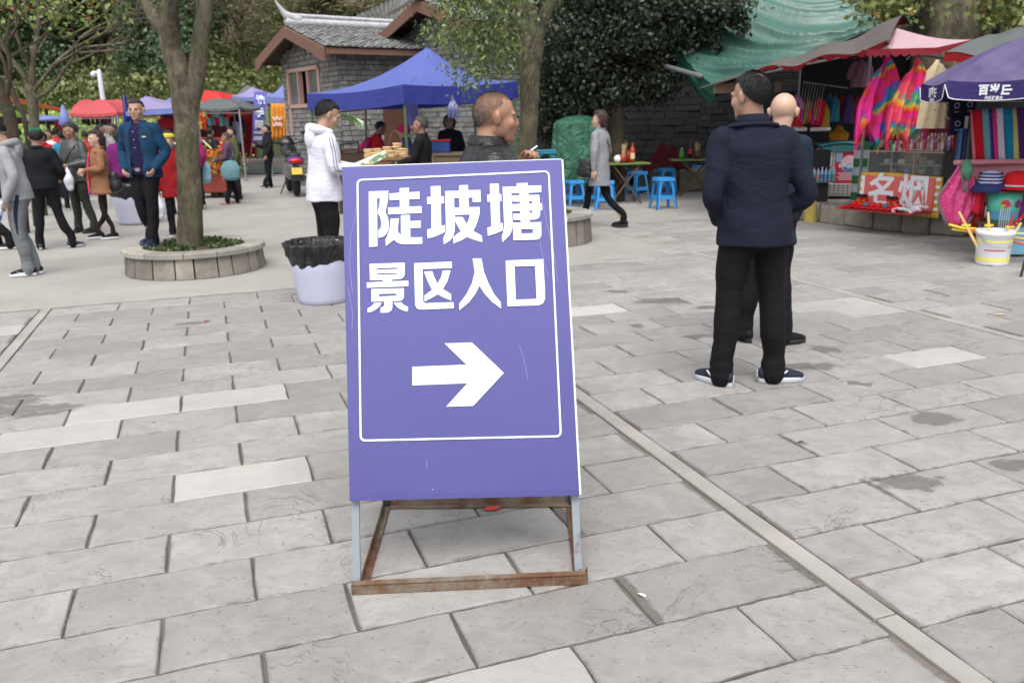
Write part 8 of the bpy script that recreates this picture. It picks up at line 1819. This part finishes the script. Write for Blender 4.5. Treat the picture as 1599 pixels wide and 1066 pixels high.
# --- man in the open blue jacket on the planter rim
gb = G(238, 383, .265)
P5, d5 = person('man in an open blue jacket over a dark shirt standing on the planter rim', (gb.x, gb.y + .05), 172, 1.52, top=(26, 62, 92), low=(24, 24, 28), shoe=(34, 44, 62), sole=(60, 70, 90), near=True, vox=.010, fat=1.02, slim=1.04, hair='crew', hem=.80, hemw=1.0, open_=(.072, .7, 1.60), z0=.265, hy=10, hp=-3, collar=False, legw=1.06,
    armR=((.275, -.05, 1.10), (.20, .09, .92)), armL=((-.275, -.04, 1.10), (-.20, .10, .92)), hands=((None, 1.1), (None, 1.1)), legL=((-.07, .05, .50), (-.04, .06, .088), 0), legR=((.09, .02, .49), (.075, -.08, .10), -12))
b = MB(); S5 = d5['S_']; s_ = d5['s']; b.tube([S5(0, .012, z) for z in (.84, .98, 1.1, 1.25, 1.36, 1.43)], [(.150 * s_, .130 * s_), (.155 * s_, .132 * s_), (.158 * s_, .134 * s_), (.165 * s_, .132 * s_), (.15 * s_, .11 * s_), (.07 * s_, .07 * s_)], 20, cap='flat'); fuse(b, 'shirt', fabric(C(34, 30, 66, .8)), P5, .010, 3, .005, 3)
b = MB(); b.tube([S5(-.09, .118, .905), S5(0, .138, .90), S5(.09, .118, .905)], (.006, .018), 8, side=(0, 1, 0)); b.build('belt', plain(C(120, 74, 50, .8), .5), P5, smooth=True)
b = MB(); b.box(S5(0, .145, .90), (.045, .01, .035)); b.build('buckle', M_steel, P5)
for z in (1.33, 1.24, 1.15, 1.06, .98): b = MB(); b.ell(S5(0, .140 + (.006 if z > 1.1 else 0), z), (.006, .003, .006), nu=8, nv=5); b.build('button', plain(C(170, 170, 190), .4), P5)
b = MB(); b.ell(S5(-.115, .125, 1.27), (.028, .004, .008), nu=10, nv=5); b.build('chest_badge', plain(C(206, 190, 120, .85), .4), P5)
# --- youth in grey hoodie at the left edge
P6, d6 = person('young man in a grey hoodie and grey track trousers holding a water bottle', (G(46, 430).x, G(46, 430).y + .05), 112, 1.60, top=(158, 160, 164), low=(122, 126, 130), shoe=(26, 28, 34), sole=(230, 232, 236), near=True, vox=.010, hair='short', hp=-28, lean=.07, neck=.03, hoodc=True, collar=False, hem=.84, hemw=1.05,
    armR=((.24, .05, 1.10), (.20, .26, 1.16)), armL=((-.26, -.02, 1.10), (-.22, .10, .86)), hands=((None, .8), (None, .7)), legL=((-.10, .05, .49), (-.06, .02, .088), 0), legR=((.10, .06, .49), (.05, -.03, .09), -5), folds=.012)
s_ = d6['s']; L = d6['L'][-1]
for sd in (-1, 1):
    hp_, kn, an, yw = d6['L'][sd]; b = MB(); o_ = sd * .088; b.tube([hp_ + Vector((o_ * 1.05, -.01, 0)), hp_.lerp(kn, .5) + Vector((o_ * .92, .012, 0)), kn + Vector((sd * .066, 0, 0))], [(.006, .020), (.006, .018), (.005, .006)], 8, side=(1, 0, 0)); b.build('side_stripe', fabric(C(34, 40, 64, .8)), P6, smooth=True)
    fd = Vector((math.sin(R(-yw)), math.cos(R(-yw)), 0)); sx = Vector((fd.y, -fd.x, 0)) * sd; q = lambda f, z: Vector((an.x, an.y, 0)) + fd * f * s_ + sx * .041 * s_ + Vector((0, 0, z * s_)); b = MB(); b.tube([q(.11, .05), q(.05, .036), q(.0, .06), q(-.05, .08)], [.002, .006, .005, .002], 5); b.build('shoe_stripe', M_wpaint, P6)
wl = Vector(d6['A'][-1][2]); 
def held_bottle(P_, c, parent_l, s=1.0, tiltv=(0, .3, -1)):
    d = Vector(tiltv).normalized(); b = MB(); c = Vector(c); b.tube([c - d * .03, c + d * .02, c + d * .05, c + d * .10, c + d * .16, c + d * .19], [.012 * s, .014 * s, .030 * s, .031 * s, .031 * s, .028 * s], 12, k=3); m_ = M_gls; o = b.build('bottle', plastic(C(190, 200, 214, .85), .12), P_, smooth=True)
    b = MB(); b.tube([c + d * .09, c + d * .14], .0325 * s, 12, cap=None); b.build('bottle_wrap', plain(C(60, 110, 190, .85), .4), o, smooth=True); b = MB(); b.tube([c - d * .045, c - d * .03], .014, 8); b.build('bottle_cap', M_wpaint, o); return o
held_bottle(P6, wl + Vector((.0, .05, -.06)), None, 1, (.1, .35, -.9))
# --- figures of the left crowd
lx_ = lambda px, py: (G(px, py).x, G(px, py).y)
P7, d7 = person('man in a black jacket and green topped cap seen from behind beside the hoodie', lx_(84, 388), 14, 1.50, top=(26, 28, 32), low=(24, 24, 27), shoe=(60, 72, 84), sole=(176, 180, 180), fat=1.08, hair='short', vox=.012, hem=.86, hy=10, hp=-6, legL=((-.12, .0, .49), (-.16, -.02, .088), 10), legR=((.13, .03, .49), (.25, .03, .088), -50), faced=False, armL=((-.26, .0, 1.1), (-.2, .16, .98)), armR=((.26, .0, 1.1), (.2, .18, 1.0)))
b = MB(); hm = d7['HM']; b.lathe(hm @ Vector((0, -.01, .075)), [(.082, -.01), (.08, .02), (.06, .045), (.001, .055)], 16); b.build('cap', fabric(C(44, 110, 76, .8)), P7, smooth=True)
P8, d8 = person('man in a dark grey leather coat holding a white carrier bag', lx_(134, 362), 158, 1.57, top=(62, 64, 66), low=(48, 52, 44), shoe=(28, 28, 30), sole=(30, 30, 30), vox=.012, fat=1.1, hair='short', hy=-22, hp=-14, hem=.80, skin=SKd, armR=((.26, .04, 1.10), (.24, .22, 1.06)), armL=((-.26, .02, 1.1), (-.12, .2, 1.06)), topmat=plain(C(60, 62, 64, .8), .45, 0, .2, 9, .5), legR=((.10, .02, .49), (.13, .0, .088), 25), legL=((-.12, .02, .49), (-.20, .0, .088), -25))
def carrier(P_, c, w, h, col, name='carrier_bag', mat=None):
    b = MB(); c = Vector(c); b.tube([c, c + Vector((0, .005, -h * .28)), c + Vector((0, 0, -h * .6)), c + Vector((0, 0, -h))], [(.012, .012), (w * .34, .03), (w * .5, .06), (w * .36, .04)], 14); return fuse(b, name, mat or M_pbagw, P_, .010, 2, .008, w * 9)
M_pbagw = plain(C(206, 206, 220, .86), .35, 0, .1, 20, .5)
carrier(P8, Vector(d8['A'][-1][2]) + Vector((.02, .05, -.02)), .17, .30, None); strap(P8, [d8['S_'](-.14, .09, 1.36), d8['S_'](0, .165, 1.15), d8['S_'](.17, .12, .92)], M_blk)
P9, d9 = person('woman in a camel coat, bright scarf and black tights', lx_(172, 372), 124, 1.455, top=(150, 108, 78), low=(44, 34, 34), shoe=(28, 28, 32), sole=(226, 226, 230), vox=.012, hair='bob', hairc=HR, hy=18, tk='coat', hem=.72, hemw=1.28, tights=True, slim=.95, fat=1.04,
    armR=((.24, .02, 1.12), (.06, .24, 1.07)), armL=((-.25, .03, 1.12), (-.06, .22, 1.10)), legL=((-.09, .06, .49), (-.10, -.04, .09), 0), legR=((.09, .0, .49), (.10, .14, .088), 0), skin=SKp)
b = MB(); S9 = d9['S_']; b.tube([S9(.03, .13, 1.36), S9(.05, .17, 1.15), S9(.06, .19, .95), S9(.05, .20, .72)], [(.03, .012), (.045, .015), (.05, .016), (.06, .016)], 8); sc_m = shawlmat(1); fuse(b, 'scarf', sc_m, P9, .010, 2, .006, 2)
strap(P9, [S9(-.12, .08, 1.38), S9(-.2, -.1, 1.15), S9(-.18, -.14, .98)], M_blk); b = MB(); b.tube([S9(-.19, -.15, 1.02), S9(-.19, -.17, .82)], [(.05, .06), (.07, .09)], 12); fuse(b, 'handbag', M_leather, P9, .012, 2)
P10, d10 = person('person in navy trousers and coat cut off by the left edge', lx_(-2, 388), 100, 1.52, top=(34, 38, 66), low=(24, 24, 30), shoe=(26, 26, 32), sole=(214, 214, 218), vox=.014, hem=.72, tk='puffy', armR=((.26, .02, 1.1), (.22, .2, .95)), legR=((.1, .05, .49), (.05, .02, .088), 0), legL=((-.10, .0, .49), (-.1, -.2, .088), 0))
P11, d11 = person('person in a red quilted coat mostly hidden by the forked tree', lx_(281, 368), 200, 1.40, top=(140, 26, 32), low=(24, 24, 32), vox=.014, hem=.66, tk='puffy', hair='short', slim=.95, armR=((.27, .0, 1.06), (.25, .08, .80)), armL=((-.26, .0, 1.1), (-.25, .05, .87)), faced=True)
carrier(P11, Vector(d11['A'][1][2]) + Vector((.01, .04, -.06)), .16, .30, None)
b = MB(); b.lathe(d11['HM'] @ Vector((0, -.01, .06)), [(.09, 0), (.095, .025), (.06, .055), (.001, .06)], 16); b.build('hat', fabric(C(206, 186, 60, .8)), P11, smooth=True)
P12, d12 = person('woman with a violet backpack and pale tote bag just right of the forked tree', lx_(311, 327), 60, 1.47, top=(110, 40, 110), low=(28, 28, 48), shoe=(190, 160, 156), sole=(180, 160, 150), vox=.016, hair='bun', hem=.84)
b = MB(); b.tube([d12['S_'](.0, -.16, .98), d12['S_'](0, -.20, 1.12), d12['S_'](0, -.17, 1.32)], [(.13, .08), (.14, .10), (.10, .07)], 12); fuse(b, 'backpack', fabric(C(176, 30, 110, .8)), P12, .016, 3)
b = MB(); b.tube([d12['S_'](.24, .04, 1.02), d12['S_'](.27, .04, .85), d12['S_'](.27, .04, .62)], [(.07, .05), (.10, .17), (.09, .15)], 12); fuse(b, 'tote_bag', fabric(C(150, 186, 206, .85)), P12, .016, 3, .006)
P13, d13 = person('elderly woman in a striped plum jacket with a teal and grey bag', lx_(364, 318), 100, 1.34, top=(92, 70, 92), low=(26, 26, 30), shoe=(190, 140, 140), sole=(170, 130, 126), vox=.015, hair='bun', hairc=HG, hem=.80, hemw=1.1, fat=1.05, hp=-8, armR=((.24, .06, 1.12), (.20, .28, 1.08)), armL=((-.24, .06, 1.12), (-.14, .28, 1.06)), legL=((-.1, .03, .49), (-.12, .10, .088), 0), legR=((.1, -.02, .49), (.1, -.1, .088), 0), skin=SKd)
b = MB(); b.tube([d13['S_'](-.27, -.06, 1.0), d13['S_'](-.29, -.06, .86), d13['S_'](-.29, -.06, .66)], [(.05, .14), (.07, .19), (.07, .17)], 12); fuse(b, 'shoulder_bag', fabric(C(110, 150, 156, .8)), P13, .016, 3, .008); strap(P13, [d13['S_'](.1, .05, 1.42), d13['S_'](-.12, -.14, 1.25), d13['S_'](-.27, -.06, 1.0)], fabric(C(110, 150, 156, .8)))
b = MB(); b.grid(lambda u, v: Vector((-.08 + .2 * u, .30 + .14 * v, 1.06 + .16 * v)), 4, 4); b.build('paper', plain(C(236, 232, 180, .88), .7), P13, solid=.004)
P14, d14 = person('woman in olive behind the elderly woman', (lx_(352, 318)[0], 17.4), 120, 1.44, top=(84, 88, 60), low=(40, 36, 36), vox=.018, hair='short', hem=.8)
P15, d15 = person('woman in navy with a pale blue apron inside the red booth', (Q(375, 240, 26.9).x, 26.9), 170, 1.55, top=(34, 40, 66), low=(30, 30, 38), vox=.02, hair='short', z0=.42, skin=SKd)
b = MB(); b.tube([d15['S_'](0, .06, .62), d15['S_'](0, .08, .9), d15['S_'](0, .08, 1.2)], [(.18, .10), (.17, .10), (.12, .08)], 12); fuse(b, 'apron', fabric(C(150, 170, 190, .85)), P15, .018, 2)
P16, d16 = person('man in black standing by the parked motorcycle', lx_(424, 293), 118, 1.46, top=(34, 34, 40), low=(26, 26, 30), shoe=(40, 40, 44), sole=(216, 216, 220), vox=.016, hair='short', hem=.84, armR=((.22, .1, 1.12), (.1, .3, 1.16)), armL=((-.25, .0, 1.12), (-.22, .1, .9)), legR=((.1, .05, .49), (.1, -.0, .088), 0), legL=((-.1, .04, .49), (-.12, .18, .088), 10))
P17, d17 = person('woman in a long grey coat and black boots striding past the stools', (G(944, 356).x - .06, G(948, 356).y + .15), 58, 1.585, top=(150, 152, 158), low=(20, 20, 24), shoe=(24, 24, 28), sole=(24, 24, 26), vox=.011, near=False, hair='bob', hairc=HBr, tk='coat', hem=.62, hemw=1.08, slim=.98, tights=True, legw=1.25, hy=20, skin=SKp, legL=((-.06, .16, .50), (-.06, .24, .11), 0), legR=((.08, -.06, .50), (.08, -.36, .105), 0), armL=((-.25, -.03, 1.12), (-.25, -.02, .88)), armR=((.25, -.02, 1.12), (.26, .06, .88)), faced=True)
S17 = d17['S_']; strap(P17, [S17(-.10, .0, 1.43), S17(-.02, -.14, 1.25), S17(.16, -.11, 1.02)], plain(C(84, 50, 40, .8), .6), .010, .006); b = MB(); b.tube([S17(-.24, .12, .98), S17(-.25, .14, .80)], [(.04, .09), (.05, .12)], 12); fuse(b, 'handbag', M_leather, P17, .014, 2)
P18, d18 = person('grey haired man in black holding a camera by the canopy post', (Q(660, 250, 11.6).x, 11.6), 82, 1.56, top=(28, 28, 32), low=(28, 28, 32), vox=.012, hair='short', hairc=HG, skin=SKd, armR=((.24, .08, 1.10), (.12, .30, 1.04)), armL=((-.24, .08, 1.10), (-.10, .32, 1.04)), open_=(.04, .8, 1.38), hem=.78)
b = MB(); b.tube([d18['S_'](0, .0, z) for z in (.9, 1.2, 1.38)], [(.14, .12), (.15, .115), (.10, .08)], 12); fuse(b, 'shirt', fabric(C(170, 180, 190, .85)), P18, .014, 2)
b = MB(); b.box(d18['S_'](0.01, .40, 1.03), (.13, .07, .09), bev=.01); b.tube([d18['S_'](.01, .42, 1.02), d18['S_'](.01, .54, .98)], .035, 10); b.build('camera', M_mblk, P18, smooth=False)
P19, d19 = person('person in red bending forward with a magenta rucksack at the counter', (Q(577, 250, 15.0).x, 15.0), -62, 1.50, top=(176, 30, 36), low=(50, 36, 36), vox=.016, hair='short', lean=.22, hp=-20, skin=SKd, armR=((.22, .25, 1.10), (.15, .42, .95)), armL=((-.22, .25, 1.10), (-.15, .42, .95)))
b = MB(); b.tube([d19['S_'](0, -.14, 1.0), d19['S_'](0, -.20, 1.12), d19['S_'](0, -.17, 1.34)], [(.12, .08), (.15, .11), (.10, .07)], 12); fuse(b, 'rucksack', fabric(C(190, 20, 96, .8)), P19, .016, 3)
P20, d20 = person('woman in a bright pink hat behind the bread counter', (Q(634, 250, 14.3).x, 14.3), 120, 1.44, top=(60, 66, 104), low=(40, 40, 50), vox=.016, hair='short', hem=.8)
b = MB(); b.lathe(d20['HM'] @ Vector((0, -.01, .03)), [(.15, -.02), (.10, .0), (.095, .05), (.07, .085), (.001, .09)], 18); b.build('hat', fabric(C(226, 40, 110, .85)), P20, smooth=True, solid=.006)
P21, d21 = person('woman in a long black coat standing against the stone wall', (Q(704, 250, 15.3).x, 15.3), 172, 1.58, top=(24, 26, 34), low=(24, 24, 28), vox=.016, hair='bob', tk='coat', hem=.62, hemw=1.12, skin=SKd)
P22, d22 = person('stall keeper half hidden behind the showcase and figurines', (Q(1466, 230, 11.6).x, 11.6), 172, 1.36, top=(96, 30, 40), low=(30, 30, 34), vox=.016, hair='short', skin=SKd, z0=.235, legs=True)
# the sitting diner in the shade
P23, d23 = person('diner in dark clothes seated in the shade at the left table', (Q(962, 290, 17.6).x, 17.2), -80, 1.5, top=(60, 30, 48), low=(30, 30, 48), vox=.018, hair='short', z0=-.40, legR=((.10, .42, .86), (.11, .40, .49), 0), legL=((-.10, .42, .86), (-.11, .38, .49), 0), lean=.06, faced=False)
o = copy_tree(st0); o.location = (Q(962, 290, 17.6).x, 17.2, 0); o['label'] = 'blue plastic stool under the seated diner'; o['group'] = 'blue plastic stools around the folding tables'
# --- the far crowd, each one standing
crowd = [(66, 16.5, (176, 40, 44), 'short', 1.42, 'red jacket', 20), (76, 18.5, (200, 196, 190), 'bun', 1.45, 'pale jacket', 150), (97, 16.0, (60, 140, 176), 'short', 1.45, 'sky blue jacket', 30), (112, 17.4, (186, 34, 44), 'short', 1.4, 'crimson coat', -40), (106, 19.5, (60, 56, 60), 'bob', 1.5, 'charcoal coat', 170), (186, 14.2, (120, 34, 110), 'bob', 1.46, 'purple quilted coat', 20), (192, 16.5, (170, 60, 60), 'short', 1.5, 'brick red coat', 100), (176, 17.5, (150, 150, 156), 'short', 1.55, 'grey jacket', 150), (88, 20.5, (186, 60, 60), 'short', 1.5, 'faded red coat', 10), (12, 15.5, (186, 40, 50), 'bun', 1.45, 'scarlet coat', 60), (26, 18.5, (120, 120, 130), 'short', 1.5, 'slate coat', 120), (157, 20.5, (60, 60, 80), 'short', 1.55, 'ink blue coat', -60), (262, 14.6, (50, 50, 60), 'short', 1.42, 'dark coat behind the man in blue', 160), (328, 18.5, (40, 44, 50), 'short', 1.45, 'black coat right of the forked tree', -20), (214, 19.5, (190, 60, 70), 'bob', 1.45, 'rose coat', 160), (132, 19.0, (200, 70, 60), 'bun', 1.4, 'orange red coat', 40), (50, 21.5, (70, 110, 120), 'bob', 1.45, 'sea green coat', 200), (286, 19.0, (180, 60, 60), 'short', 1.5, 'red waistcoat', 120)]
for (px, Y_, c, hr, H_, ds, fc) in crowd:
    x = Q(px, 210, Y_).x
    person('person in a ' + ds + (' among the crowd behind the group on the left' if 'behind' not in ds and 'right of' not in ds else ', partly hidden'), (x, Y_), fc, H_, top=c, low=(30, 30, 40), vox=.028, hair=hr, faced=abs(fc) > 90, tk='puffy' if 'quilted' in ds else 'jacket', skin=SKd)
# flower cart by the elderly woman
fc_ = thing('flower_cart', (Q(332, 240, 18.2).x, 18.2, 0), 'cart heaped with red and yellow flower wreaths', 'cart'); b = MB(); b.box((0, 0, .35), (.9, .6, .5), bev=.03); b.build('cart_body', plain(C(150, 60, 50, .8), .7), fc_)
rng = np.random.default_rng(2); V, F = leaf_cloud(rng.normal(size=(1500, 3)) * np.array([.26, .2, .14]) + np.array([0, -.1, .72]), .06, rng, 0, .5); tag(bulk('flowers', V, F, leafmat(C(196, 40, 40, .85), C(226, 190, 50, .85), C(80, 140, 60, .8), f3=.3), fc_), kind='stuff')
bpy.data.objects.remove(_tob)
